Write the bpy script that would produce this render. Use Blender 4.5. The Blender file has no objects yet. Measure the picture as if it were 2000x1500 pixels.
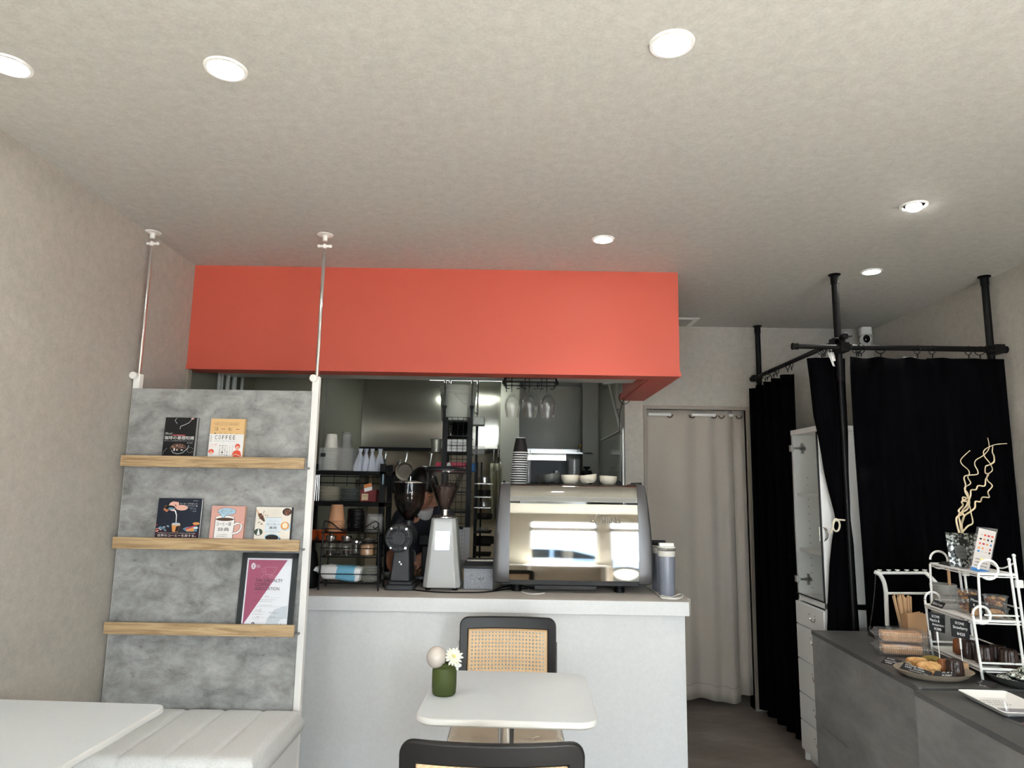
import bpy, math, random
from mathutils import Vector, Matrix
from math import sin, cos, pi, radians as R
random.seed(7)
SC = bpy.context.scene
COL = SC.collection
# ------------------------------------------------------------------ camera
F, PT, YW, RL, HC = 1334.6, 0.148849, 0.0030575, -0.01627946, 1.415
_rx = Matrix.Rotation(PT, 3, 'X'); _rz = Matrix.Rotation(YW, 3, 'Z'); _ry = Matrix.Rotation(RL, 3, 'Y')
MC = _rz @ _rx @ _ry                     # columns: right, forward, up
CAM = Vector((0, 0, HC))
cd = bpy.data.cameras.new('camera'); cam = bpy.data.objects.new('camera', cd); COL.objects.link(cam)
cd.sensor_fit = 'HORIZONTAL'; cd.sensor_width = 36; cd.lens = F / 2000 * 36; cd.clip_start = 0.05
rt, fw, up = MC.col[0], MC.col[1], MC.col[2]
m = Matrix((rt, up, -fw)).transposed().to_4x4(); m.translation = CAM
cam.matrix_world = m
SC.camera = cam
def ray(px, py): return MC @ Vector((px - 1000, F, 750 - py))
def aY(px, py, y):                       # the point of the plane at depth y seen at a pixel
    d = ray(px, py); return CAM + d * (y / d.y)
def aZ(px, py, z):
    d = ray(px, py); return CAM + d * ((z - HC) / d.z)
def aX(px, py, x):
    d = ray(px, py); return CAM + d * (x / d.x)
# ------------------------------------------------------------------ view
vs = SC.view_settings
SC.display_settings.display_device = 'sRGB'
vs.view_transform = 'Standard'; vs.look = 'None'; vs.gamma = 1; vs.use_curve_mapping = False
vs.exposure = 2.42
# ------------------------------------------------------------------ world, sun
W = bpy.data.worlds.new('sky'); SC.world = W; W.use_nodes = True
nt = W.node_tree; nt.nodes.clear()
wo = nt.nodes.new('ShaderNodeOutputWorld'); bg = nt.nodes.new('ShaderNodeBackground')
bg.inputs[0].default_value = (0.86, 0.94, 1.0, 1); bg.inputs[1].default_value = 3.5
nt.links.new(bg.outputs[0], wo.inputs[0])
sl = bpy.data.lights.new('sun', 'SUN'); sl.energy = 40.0; sl.angle = R(1.0); sl.color = (1, .985, .96)
so = bpy.data.objects.new('sun', sl); COL.objects.link(so)
so.rotation_euler = Vector((-0.12, 0.72, -1.0)).to_track_quat('-Z', 'Y').to_euler()
YF = -1.45                               # inner face of the shop front behind the camera
WINS = [(-1.40, -0.35, 0.45, 1.45), (0.22, 1.08, 0.78, 2.25), (1.22, 2.12, 0.06, 2.25)]  # first window is unseen, added and sized to shape the room light
for (x0, x1, z0, z1) in WINS:            # portals in the window openings, they only guide the sampling of the sky
    l = bpy.data.lights.new('window_portal', 'AREA'); l.shape = 'RECTANGLE'; l.size = x1 - x0; l.size_y = z1 - z0
    l.cycles.is_portal = True
    o = bpy.data.objects.new('window_portal', l); COL.objects.link(o)
    o.location = ((x0 + x1) / 2, YF - 0.08, (z0 + z1) / 2); o.rotation_euler = (R(90), 0, 0)
SC.cycles.max_bounces = 10; SC.cycles.diffuse_bounces = 6; SC.cycles.transparent_max_bounces = 24
SC.cycles.caustics_reflective = False; SC.cycles.caustics_refractive = False
SC.cycles.sample_clamp_indirect = 12.0
# ------------------------------------------------------------------ materials
def lin(c):
    f = lambda v: v / 12.92 if v <= .04045 else ((v + .055) / 1.055) ** 2.4
    return tuple(f(v / 255) for v in c)
def node(nt, t, **k):
    n = nt.nodes.new('ShaderNode' + t)
    for a, b in k.items(): setattr(n, a, b)
    return n
def M_(name, col, rough=.5, metal=0., noise=None, bump=None, emit=0, trans=0, ior=1.45, coat=0, spec=None, sheen=0):
    """col is 0-255 sRGB; noise=(scale, amount, stretch), bump=(scale, strength)"""
    mt = bpy.data.materials.new(name); mt.use_nodes = True
    nt = mt.node_tree; b = nt.nodes['Principled BSDF']
    c = lin(col); b.inputs['Base Color'].default_value = (*c, 1)
    b.inputs['Roughness'].default_value = rough; b.inputs['Metallic'].default_value = metal
    b.inputs['IOR'].default_value = ior; b.inputs['Transmission Weight'].default_value = trans
    b.inputs['Coat Weight'].default_value = coat
    if spec is not None: b.inputs['Specular IOR Level'].default_value = spec
    if sheen: b.inputs['Sheen Weight'].default_value = sheen
    if emit: b.inputs['Emission Color'].default_value = (*c, 1); b.inputs['Emission Strength'].default_value = emit
    tc = None
    if noise or bump:
        tc = node(nt, 'TexCoord')
    if noise:
        sc, am = noise[0], noise[1]
        src = tc.outputs['Object']
        if len(noise) > 2:
            mp = node(nt, 'Mapping'); mp.inputs['Scale'].default_value = noise[2]; nt.links.new(src, mp.inputs[0]); src = mp.outputs[0]
        n = node(nt, 'TexNoise'); n.inputs['Scale'].default_value = sc; n.inputs['Detail'].default_value = 6; n.inputs['Roughness'].default_value = .65
        nt.links.new(src, n.inputs['Vector'])
        r = node(nt, 'MapRange'); r.inputs[1].default_value = .3; r.inputs[2].default_value = .7
        r.inputs[3].default_value = 1 - am; r.inputs[4].default_value = 1 + am; nt.links.new(n.outputs['Fac'], r.inputs[0])
        v = node(nt, 'VectorMath', operation='SCALE'); v.inputs[0].default_value = c; nt.links.new(r.outputs[0], v.inputs['Scale'])
        nt.links.new(v.outputs[0], b.inputs['Base Color'])
    if bump:
        n = node(nt, 'TexNoise'); n.inputs['Scale'].default_value = bump[0]; n.inputs['Detail'].default_value = 4
        nt.links.new(tc.outputs['Object'], n.inputs['Vector'])
        bp = node(nt, 'Bump'); bp.inputs['Strength'].default_value = bump[1]; bp.inputs['Distance'].default_value = .004
        nt.links.new(n.outputs['Fac'], bp.inputs['Height']); nt.links.new(bp.outputs[0], b.inputs['Normal'])
    return mt
def thin(name, tint=(1, 1, 1), alpha=.12, rough=.02, body=None, gloss=1.0):
    """thin-walled glass or clear plastic: mostly see-through, fresnel reflection, optional milky body"""
    mt = bpy.data.materials.new(name); mt.use_nodes = True
    nt = mt.node_tree; nt.nodes.clear()
    out = node(nt, 'OutputMaterial'); tr = node(nt, 'BsdfTransparent'); tr.inputs[0].default_value = (*tint, 1)
    gl = node(nt, 'BsdfGlossy'); gl.inputs['Roughness'].default_value = rough
    lw = node(nt, 'LayerWeight'); lw.inputs[0].default_value = .30
    src = tr
    if body:
        df = node(nt, 'BsdfDiffuse'); df.inputs[0].default_value = (*lin(body), 1)
        mx = node(nt, 'MixShader'); mx.inputs[0].default_value = alpha
        nt.links.new(tr.outputs[0], mx.inputs[1]); nt.links.new(df.outputs[0], mx.inputs[2]); src = mx
    ml = node(nt, 'Math', operation='MULTIPLY_ADD'); ml.inputs[1].default_value = .40 * gloss; ml.inputs[2].default_value = .015
    nt.links.new(lw.outputs['Fresnel'], ml.inputs[0])
    m2 = node(nt, 'MixShader'); nt.links.new(ml.outputs[0], m2.inputs[0])
    nt.links.new(src.outputs[0], m2.inputs[1]); nt.links.new(gl.outputs[0], m2.inputs[2]); nt.links.new(m2.outputs[0], out.inputs[0])
    return mt
def wallpaper(name, col, stretch=(1, 1, 1), am=.10):
    mt = bpy.data.materials.new(name); mt.use_nodes = True
    nt = mt.node_tree; b = nt.nodes['Principled BSDF']; b.inputs['Roughness'].default_value = .72
    b.inputs['Specular IOR Level'].default_value = .35
    tc = node(nt, 'TexCoord'); mp = node(nt, 'Mapping'); mp.inputs['Scale'].default_value = stretch
    nt.links.new(tc.outputs['Object'], mp.inputs[0])
    def nz(s, d, ro=.6):
        n = node(nt, 'TexNoise'); n.inputs['Scale'].default_value = s; n.inputs['Detail'].default_value = d; n.inputs['Roughness'].default_value = ro
        nt.links.new(mp.outputs[0], n.inputs['Vector']); return n
    a = nz(26.0, 9, .74); c = nz(110, 3, .7)
    s1 = node(nt, 'Math', operation='MULTIPLY_ADD'); s1.inputs[1].default_value = am * 3.4; nt.links.new(a.outputs['Fac'], s1.inputs[0]); s1.inputs[2].default_value = 1 - am * 1.7 - am * 1.1
    s2 = node(nt, 'Math', operation='MULTIPLY_ADD'); s2.inputs[1].default_value = am * 2.2; nt.links.new(c.outputs['Fac'], s2.inputs[0]); nt.links.new(s1.outputs[0], s2.inputs[2])
    v = node(nt, 'VectorMath', operation='SCALE'); v.inputs[0].default_value = lin(col); nt.links.new(s2.outputs[0], v.inputs['Scale'])
    nt.links.new(v.outputs[0], b.inputs['Base Color'])
    bp = node(nt, 'Bump'); bp.inputs['Strength'].default_value = .35; bp.inputs['Distance'].default_value = .002
    nt.links.new(c.outputs['Fac'], bp.inputs['Height']); nt.links.new(bp.outputs[0], b.inputs['Normal'])
    return mt
def concrete(name, dark, light, scale=3.2, rough=.55, stretch=(1, 1, 1), cracks=True):
    mt = bpy.data.materials.new(name); mt.use_nodes = True
    nt = mt.node_tree; b = nt.nodes['Principled BSDF']; b.inputs['Roughness'].default_value = rough
    tc = node(nt, 'TexCoord'); mp = node(nt, 'Mapping'); mp.inputs['Scale'].default_value = stretch
    nt.links.new(tc.outputs['Object'], mp.inputs[0])
    n = node(nt, 'TexNoise'); n.inputs['Scale'].default_value = scale; n.inputs['Detail'].default_value = 9; n.inputs['Roughness'].default_value = .68; n.inputs['Distortion'].default_value = .3
    nt.links.new(mp.outputs[0], n.inputs['Vector'])
    r = node(nt, 'ValToRGB'); r.color_ramp.elements[0].position = .33; r.color_ramp.elements[1].position = .68
    r.color_ramp.elements[0].color = (*lin(dark), 1); r.color_ramp.elements[1].color = (*lin(light), 1)
    nt.links.new(n.outputs['Fac'], r.inputs[0])
    last = r.outputs[0]
    if cracks:
        vn = node(nt, 'TexNoise'); vn.inputs['Scale'].default_value = 24; vn.inputs['Detail'].default_value = 8; vn.inputs['Roughness'].default_value = .75
        nt.links.new(mp.outputs[0], vn.inputs['Vector'])
        r2 = node(nt, 'ValToRGB'); e = r2.color_ramp.elements
        e[0].position = .31; e[0].color = (.50, .50, .50, 1); e[1].position = .42; e[1].color = (1, 1, 1, 1)
        nt.links.new(vn.outputs['Fac'], r2.inputs[0])
        mx = node(nt, 'Mix', data_type='RGBA', blend_type='MULTIPLY'); mx.inputs['Factor'].default_value = .8
        nt.links.new(last, mx.inputs['A']); nt.links.new(r2.outputs[0], mx.inputs['B']); last = mx.outputs['Result']
    nt.links.new(last, b.inputs['Base Color'])
    return mt
def wood(name, dark, light, axis=0, scale=9, rough=.5):
    mt = bpy.data.materials.new(name); mt.use_nodes = True
    nt = mt.node_tree; b = nt.nodes['Principled BSDF']; b.inputs['Roughness'].default_value = rough
    tc = node(nt, 'TexCoord'); mp = node(nt, 'Mapping'); s = [scale * 2.2] * 3; s[axis] = scale * .16; mp.inputs['Scale'].default_value = s
    nt.links.new(tc.outputs['Object'], mp.inputs[0])
    n = node(nt, 'TexNoise'); n.inputs['Scale'].default_value = 1.6; n.inputs['Detail'].default_value = 7; n.inputs['Roughness'].default_value = .6; n.inputs['Distortion'].default_value = 1.6
    nt.links.new(mp.outputs[0], n.inputs['Vector'])
    r = node(nt, 'ValToRGB'); r.color_ramp.elements[0].position = .36; r.color_ramp.elements[1].position = .6
    r.color_ramp.elements[0].color = (*lin(dark), 1); r.color_ramp.elements[1].color = (*lin(light), 1)
    nt.links.new(n.outputs['Fac'], r.inputs[0]); nt.links.new(r.outputs[0], b.inputs['Base Color'])
    return mt
def cane(name, pitch):
    """woven cane: straw-coloured strands round open holes (object x/z)"""
    mt = bpy.data.materials.new(name); mt.use_nodes = True
    nt = mt.node_tree; b = nt.nodes['Principled BSDF']; b.inputs['Roughness'].default_value = .55
    out = nt.nodes['Material Output']
    tc = node(nt, 'TexCoord'); sp = node(nt, 'SeparateXYZ'); nt.links.new(tc.outputs['Object'], sp.inputs[0])
    def fr(o, off=0.):
        a = node(nt, 'Math', operation='MULTIPLY_ADD'); a.inputs[1].default_value = 1 / pitch; a.inputs[2].default_value = 100 + off; nt.links.new(o, a.inputs[0])
        f = node(nt, 'Math', operation='FRACT'); nt.links.new(a.outputs[0], f.inputs[0])
        s = node(nt, 'Math', operation='SUBTRACT'); s.inputs[1].default_value = .5; nt.links.new(f.outputs[0], s.inputs[0]); return s.outputs[0]
    def dist(offx, offz):
        c = node(nt, 'CombineXYZ'); nt.links.new(fr(sp.outputs['X'], offx), c.inputs[0]); nt.links.new(fr(sp.outputs['Z'], offz), c.inputs[1])
        l = node(nt, 'VectorMath', operation='LENGTH'); nt.links.new(c.outputs[0], l.inputs[0]); return l.outputs['Value']
    d1 = dist(0, 0)
    lt = node(nt, 'Math', operation='LESS_THAN'); lt.inputs[1].default_value = .27; nt.links.new(d1, lt.inputs[0])
    tr = node(nt, 'BsdfTransparent'); mx = node(nt, 'MixShader'); nt.links.new(lt.outputs[0], mx.inputs[0])
    nt.links.new(b.outputs[0], mx.inputs[1]); nt.links.new(tr.outputs[0], mx.inputs[2]); nt.links.new(mx.outputs[0], out.inputs[0])
    wv = node(nt, 'TexWave'); wv.inputs['Scale'].default_value = 1 / pitch * .64; wv.bands_direction = 'DIAGONAL'; wv.inputs['Distortion'].default_value = 1.0
    nt.links.new(tc.outputs['Object'], wv.inputs['Vector'])
    r = node(nt, 'ValToRGB'); r.color_ramp.elements[0].color = (*lin((216, 184, 140)), 1); r.color_ramp.elements[1].color = (*lin((234, 205, 166)), 1)
    nt.links.new(wv.outputs['Fac'], r.inputs[0]); nt.links.new(r.outputs[0], b.inputs['Base Color'])
    return mt
m_wall = wallpaper('wallpaper_beige', (175, 171, 163), am=.15)
m_ceil = wallpaper('ceiling_paper', (190, 189, 184), stretch=(1, 1, 1), am=.17)
m_floor = concrete('floor_vinyl', (112, 103, 96), (152, 142, 134), scale=2.2, rough=.45, stretch=(1, 2.4, 1), cracks=False)
m_red = M_('coral_paint', (199, 88, 71), .55)
m_white = M_('white_laminate', (232, 233, 232), .38)
m_speck = M_('speckled_white_board', (226, 229, 231), .45, noise=(60, .035))
m_top = M_('counter_top_laminate', (178, 172, 164), .4, noise=(40, .03))
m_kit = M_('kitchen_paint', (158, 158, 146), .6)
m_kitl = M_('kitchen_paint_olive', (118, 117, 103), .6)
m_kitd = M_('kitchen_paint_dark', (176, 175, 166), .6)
m_kitc = M_('kitchen_ceiling_paint', (196, 198, 194), .6)
m_frame = M_('painted_jamb', (156, 146, 134), .5)
m_conc = concrete('concrete_print', (116, 117, 116), (174, 176, 176), scale=9, stretch=(1, 1, 1.5))
m_slate = concrete('dark_slate_laminate', (104, 104, 104), (142, 142, 141), scale=3.0, rough=.42, stretch=(1, 1.0, 2.4), cracks=False)
m_slate_refl = concrete('slate_dark_reflection', (64, 64, 64), (92, 92, 91), scale=3.0, rough=.38, stretch=(1, 1.0, 2.4), cracks=False)  # darker copy of the slate, the black curtain's reflection painted into the colour
m_slate2 = M_('slate_edge', (104, 104, 102), .5, noise=(50, .1))
m_oak = wood('oak_ledge', (150, 124, 90), (194, 168, 130), axis=0, scale=14)
m_kraft = M_('kraft_paper', (186, 148, 110), .7, noise=(30, .05))
m_bamboo = M_('straw_paper', (214, 178, 138), .6)
m_wpl = M_('white_plastic', (236, 236, 233), .35)
m_wmetal = M_('white_enamel_wire', (240, 240, 238), .3)
m_black = M_('black_enamel', (8, 8, 9), .45, spec=.25)
m_blackm = M_('matt_black_plastic', (30, 31, 33), .55)
m_anth = M_('anthracite_paint', (44, 46, 49), .45, noise=(120, .06))
m_cloth = M_('black_curtain_cloth', (5, 5, 7), 1.0, spec=.05)
m_drape = M_('taupe_curtain_cloth', (182, 174, 163), .85, noise=(90, .04), bump=(160, .15))
m_chrome = M_('chrome', (225, 225, 225), .08, 1)
m_steel = M_('brushed_steel', (180, 180, 178), .28, 1)
m_mirror = M_('polished_steel', (182, 180, 174), .035, 1)
m_hood = M_('hood_steel', (190, 187, 175), .2, .9)
m_gunm = M_('gunmetal_paint', (102, 102, 104), .36, .65)
m_dwood = M_('black_stained_beech', (20, 19, 19), .42, noise=(14, .25, (1, 8, 1)))
m_cane = cane('woven_cane', .0153)
m_canes = M_('cane_border', (210, 172, 126), .55)
m_seat = M_('cream_leather', (206, 194, 174), .45, noise=(30, .03))
m_cush = M_('cream_boucle', (216, 219, 219), .85, noise=(150, .09), bump=(220, .6))
m_tabt = M_('table_laminate', (214, 221, 226), .32, noise=(70, .015))
m_tabe = M_('table_edge', (222, 224, 222), .3)
m_glass = thin('clear_glass')
m_smoke = thin('smoked_plastic', (.62, .62, .63), gloss=1.0)
m_clear = thin('clear_plastic', (.97, .97, .97), .09, .08, body=(230, 230, 230))
m_milk = thin('frosted_plastic', (.95, .95, .95), .20, .25, body=(214, 218, 216), gloss=.6)
m_pane = thin('window_glass', (.97, .98, .98), gloss=.45)
m_bean = M_('roasted_coffee_beans', (60, 42, 36), .4)
m_paperw = M_('white_paper', (232, 232, 232), .7)
m_ink = M_('black_ink', (28, 26, 26), .6)
m_chalk = M_('white_chalk_ink', (238, 238, 236), .7)
m_card = M_('black_card', (24, 24, 26), .6)
m_porc = M_('white_porcelain', (228, 226, 220), .22)
m_bowlw = M_('cream_stoneware', (222, 216, 200), .4)
m_bowld = M_('grey_stoneware', (92, 94, 92), .4)
m_skin = M_('skin', (196, 142, 116), .5)
m_hair = M_('black_hair', (12, 11, 11), .35)
m_navy = M_('dark_navy_cloth', (36, 38, 48), .85)
m_lamp = M_('lamp_glow', (255, 252, 244), .5, emit=14)
m_tube = M_('fluorescent_glow', (246, 255, 248), .5, emit=2)
m_orange = M_('orange_enamel', (206, 92, 44), .45)
m_blue = M_('blue_label', (60, 128, 196), .5)
m_lblue = M_('light_blue_print', (112, 176, 206), .55)
m_rope = M_('cotton_rope', (226, 216, 196), .85)
# ------------------------------------------------------------------ mesh builder
def col_basis(d):
    d = d.normalized(); a = Vector((0, 0, 1)) if abs(d.z) < .9 else Vector((1, 0, 0))
    u = d.cross(a).normalized(); return u, d.cross(u).normalized()
_TX = {}
def text_data(s):
    if s not in _TX:
        c = bpy.data.curves.new('t', 'FONT'); c.body = s; c.resolution_u = 3
        o = bpy.data.objects.new('t', c)
        me = bpy.data.meshes.new_from_object(o)
        vs_ = [(v.co.x, v.co.y) for v in me.vertices]; fs = [tuple(p.vertices) for p in me.polygons]
        bpy.data.objects.remove(o); bpy.data.curves.remove(c); bpy.data.meshes.remove(me)
        if vs_:
            x0 = min(v[0] for v in vs_); x1 = max(v[0] for v in vs_); y0 = min(v[1] for v in vs_); y1 = max(v[1] for v in vs_)
            vs_ = [((v[0] - x0) / max(1e-6, x1 - x0), (v[1] - y0) / max(1e-6, y1 - y0)) for v in vs_]
        _TX[s] = (vs_, fs)
    return _TX[s]
class MB:
    def __init__(s, mat=None): s.v = []; s.f = []; s.fm = []; s.mats = []; s.cur = mat; s.X = None
    def mi(s, m):
        m = m or s.cur
        if m not in s.mats: s.mats.append(m)
        return s.mats.index(m)
    def add(s, vs_, fs, m=None):
        b = len(s.v); i = s.mi(m)
        for p in vs_:
            p = Vector(p); s.v.append(s.X @ p if s.X is not None else p)
        for f in fs: s.f.append(tuple(b + k for k in f)); s.fm.append(i)
        return s
    def box(s, x0, x1, y0, y1, z0, z1, m=None):
        if x0 > x1: x0, x1 = x1, x0
        if y0 > y1: y0, y1 = y1, y0
        if z0 > z1: z0, z1 = z1, z0
        v = [(x, y, z) for z in (z0, z1) for y in (y0, y1) for x in (x0, x1)]
        return s.add(v, [(0, 2, 3, 1), (4, 5, 7, 6), (0, 1, 5, 4), (2, 6, 7, 3), (0, 4, 6, 2), (1, 3, 7, 5)], m)
    def rod(s, a, b, r, r2=None, n=10, m=None, caps=True):
        a, b = Vector(a), Vector(b); r2 = r if r2 is None else r2
        u, w = col_basis(b - a); v = []
        for p, rr in ((a, r), (b, r2)):
            for i in range(n):
                t = 2 * pi * i / n; v.append(p + u * (cos(t) * rr) + w * (sin(t) * rr))
        f = [(i, (i + 1) % n, n + (i + 1) % n, n + i) for i in range(n)]
        if caps: f += [tuple(range(n))[::-1], tuple(range(n, 2 * n))]
        return s.add(v, f, m)
    def tube(s, pts, r, n=8, m=None, closed=False):
        pts = [Vector(p) for p in pts]; k = len(pts); v = []; f = []
        rr = r if hasattr(r, '__len__') else [r] * k
        u = None
        for i, p in enumerate(pts):
            d = (pts[(i + 1) % k] - pts[i - 1]) if closed else (pts[min(i + 1, k - 1)] - pts[max(i - 1, 0)])
            if d.length < 1e-9: d = Vector((0, 0, 1))
            d.normalize()
            if u is None: u, w = col_basis(d)
            u = (u - d * u.dot(d))
            if u.length < 1e-6: u, w = col_basis(d)
            u.normalize(); w = d.cross(u)
            for j in range(n):
                t = 2 * pi * j / n; v.append(p + u * cos(t) * rr[i] + w * sin(t) * rr[i])
        for i in range(k if closed else k - 1):
            a = i * n; b = ((i + 1) % k) * n
            for j in range(n): f.append((a + j, a + (j + 1) % n, b + (j + 1) % n, b + j))
        if not closed: f += [tuple(range(n))[::-1], tuple(range((k - 1) * n, k * n))]
        return s.add(v, f, m)
    def lathe(s, prof, c=(0, 0, 0), n=28, m=None, ax=None, open_=False, rx=1, ry=1):
        """prof: (radius, height) pairs from one end to the other"""
        c = Vector(c); v = []; f = []
        if ax is None: u, w, d = Vector((1, 0, 0)), Vector((0, 1, 0)), Vector((0, 0, 1))
        else: d = Vector(ax).normalized(); u, w = col_basis(d)
        for (r, h) in prof:
            for i in range(n):
                t = 2 * pi * i / n; v.append(c + d * h + u * (cos(t) * max(r, 1e-5) * rx) + w * (sin(t) * max(r, 1e-5) * ry))
        k = len(prof)
        for a in range(k - 1):
            for i in range(n): f.append((a * n + i, a * n + (i + 1) % n, (a + 1) * n + (i + 1) % n, (a + 1) * n + i))
        if not open_: f += [tuple(range(n))[::-1], tuple(range((k - 1) * n, k * n))]
        return s.add(v, f, m)
    def ball(s, c, rx, ry=None, rz=None, n=18, k=10, m=None):
        ry = ry or rx; rz = rz or rx; c = Vector(c); v = []; f = []
        for a in range(k + 1):
            p = pi * a / k
            for i in range(n):
                t = 2 * pi * i / n; q = max(sin(p), 1e-4); v.append(c + Vector((cos(t) * q * rx, sin(t) * q * ry, -cos(p) * rz)))
        for a in range(k):
            for i in range(n): f.append((a * n + i, a * n + (i + 1) % n, (a + 1) * n + (i + 1) % n, (a + 1) * n + i))
        return s.add(v, f, m)
    def prism(s, poly, a0, a1, axis='z', m=None):
        """poly 2-D outline extruded along an axis: z->(x,y), x->(y,z), y->(x,z)"""
        n = len(poly); mk = {'z': lambda p, h: (p[0], p[1], h), 'x': lambda p, h: (h, p[0], p[1]), 'y': lambda p, h: (p[0], h, p[1])}[axis]
        v = [mk(p, a0) for p in poly] + [mk(p, a1) for p in poly]
        f = [tuple(range(n))[::-1], tuple(range(n, 2 * n))] + [(i, (i + 1) % n, n + (i + 1) % n, n + i) for i in range(n)]
        return s.add(v, f, m)
    def grid(s, fn, nu, nv, m=None, cu=False):
        v = [fn(i / nu, j / nv) for j in range(nv + 1) for i in range(nu + 1)]
        f = [(j * (nu + 1) + i, j * (nu + 1) + i + 1, (j + 1) * (nu + 1) + i + 1, (j + 1) * (nu + 1) + i) for j in range(nv) for i in range(nu)]
        return s.add(v, f, m)
    def quad(s, a, b, c, d, m=None): return s.add([a, b, c, d], [(0, 1, 2, 3)], m)
class Face:
    """flat printed matter on a plane: u, v run 0..1 from the lower left corner"""
    def __init__(s, mb, o, U, V, lift=.0005):
        s.mb = mb; s.o = Vector(o); s.U = Vector(U); s.V = Vector(V); s.N = s.U.cross(s.V).normalized(); s.l = lift
    def p(s, u, v, k=1): return s.o + s.U * u + s.V * v + s.N * s.l * k
    def poly(s, pts, m, k=1): s.mb.add([s.p(u, v, k) for u, v in pts], [tuple(range(len(pts)))], m)
    def rect(s, u0, v0, u1, v1, m, k=1): s.poly([(u0, v0), (u1, v0), (u1, v1), (u0, v1)], m, k)
    def ell(s, u, v, ru, rv, m, k=1, n=20, a0=0, a1=2 * pi): s.poly([(u + ru * cos(a0 + (a1 - a0) * i / n), v + rv * sin(a0 + (a1 - a0) * i / n)) for i in range(n if a1 - a0 > 6.28 else n + 1)], m, k)
    def line(s, pts, w, m, k=1):
        q = [s.p(u, v, k) for u, v in pts]
        for a, b in zip(q, q[1:]):
            d = (b - a)
            if d.length < 1e-7: continue
            t = s.N.cross(d.normalized()) * w * .5; e = d.normalized() * w * .3
            s.mb.add([a - t - e, b - t + e, b + t + e, a + t - e], [(0, 1, 2, 3)], m)
    def text(s, st, u, v, w, h, m, k=2, shear=0, rise=0):
        vs_, fs = text_data(st)
        s.mb.add([s.p(u + x * w + shear * y * h, v + y * h + rise * x, k) for x, y in vs_], fs, m)
    def scribble(s, u, v, w, h, m, k=2, n=10, th=.0006):
        for i in range(n):
            a = u + w * i / n; L = w / n * random.uniform(.45, .8)
            s.line([(a, v + random.uniform(0, h * .3)), (a + L * .5, v + h * random.uniform(.6, 1)), (a + L, v + random.uniform(0, h * .5))], th, m, k)
OFF = {}
def build(mb, name, parent=None, bevel=0, seg=2, solid=0, sub=0, angle=35, kind=None, local=False, org=None, flat=False):
    me = bpy.data.meshes.new(name)
    off = Vector((0, 0, 0))
    if parent is not None: off = OFF.get(parent.name, Vector((0, 0, 0))) if not local else Vector((0, 0, 0))
    elif org is not None: off = Vector(org)
    elif not local:
        xs = [v.x for v in mb.v]; ys = [v.y for v in mb.v]; zs = [v.z for v in mb.v]
        off = Vector(((min(xs) + max(xs)) / 2, (min(ys) + max(ys)) / 2, min(zs)))
    me.from_pydata([v - off for v in mb.v], [], mb.f)
    for m in mb.mats: me.materials.append(m)
    me.polygons.foreach_set('material_index', mb.fm)
    me.validate(); me.update()
    if not flat:
        import bmesh
        bm = bmesh.new(); bm.from_mesh(me); bmesh.ops.recalc_face_normals(bm, faces=bm.faces); bm.to_mesh(me); bm.free()
        me.shade_smooth(); me.set_sharp_from_angle(angle=R(angle))
    o = bpy.data.objects.new(name, me); COL.objects.link(o)
    if parent is not None:
        o.parent = parent; OFF[o.name] = OFF.get(parent.name, Vector((0, 0, 0)))
    else:
        o.location = off; OFF[o.name] = off
    if solid: md = o.modifiers.new('solid', 'SOLIDIFY'); md.thickness = solid; md.offset = 0
    if bevel: md = o.modifiers.new('bevel', 'BEVEL'); md.width = bevel; md.segments = seg; md.limit_method = 'ANGLE'; md.angle_limit = R(40); md.harden_normals = False
    if sub: md = o.modifiers.new('sub', 'SUBSURF'); md.levels = sub; md.render_levels = sub
    if kind: o['kind'] = kind
    return o
def T(name, label, cat, loc=(0, 0, 0), rz=0, group=None):
    o = bpy.data.objects.new(name, None); COL.objects.link(o); o.location = loc; o.rotation_euler = (0, 0, rz)
    o.empty_display_size = .05
    o['label'] = label; o['category'] = cat
    if group: o['group'] = group
    OFF[o.name] = Vector(loc)
    return o
def tag(o, label, cat, group=None):
    o['label'] = label; o['category'] = cat
    if group: o['group'] = group
    return o
def S(mb, name, **k): return build(mb, name, kind='structure', **k)
KIDS = {}
def copy_tree(o, parent=None):
    c = o.copy(); COL.objects.link(c)
    if parent is not None: c.parent = parent
    for ch in [x for x in bpy.data.objects if x.parent == o and x != c]: copy_tree(ch, c)
    return c
def rrect(x0, x1, y0, y1, r, n=6):
    p = []
    for cx, cy, a in ((x1 - r, y1 - r, 0), (x0 + r, y1 - r, 90), (x0 + r, y0 + r, 180), (x1 - r, y0 + r, 270)):
        for i in range(n + 1):
            t = R(a + 90 * i / n); p.append((cx + r * cos(t), cy + r * sin(t)))
    return p
def arc(c, r, a0, a1, n, U=(1, 0, 0), V=(0, 0, 1)):
    c, U, V = Vector(c), Vector(U), Vector(V)
    return [c + U * r * cos(R(a0 + (a1 - a0) * i / n)) + V * r * sin(R(a0 + (a1 - a0) * i / n)) for i in range(n + 1)]
def smooth(pts, n=6):
    pts = [Vector(p) for p in pts]; out = []
    for i in range(len(pts) - 1):
        a, b, c, d = pts[max(i - 1, 0)], pts[i], pts[i + 1], pts[min(i + 2, len(pts) - 1)]
        for k in range(n):
            t = k / n; out.append(.5 * ((2 * b) + (c - a) * t + (2 * a - 5 * b + 4 * c - d) * t * t + (3 * b - a - 3 * c + d) * t ** 3))
    return out + [pts[-1]]
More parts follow.
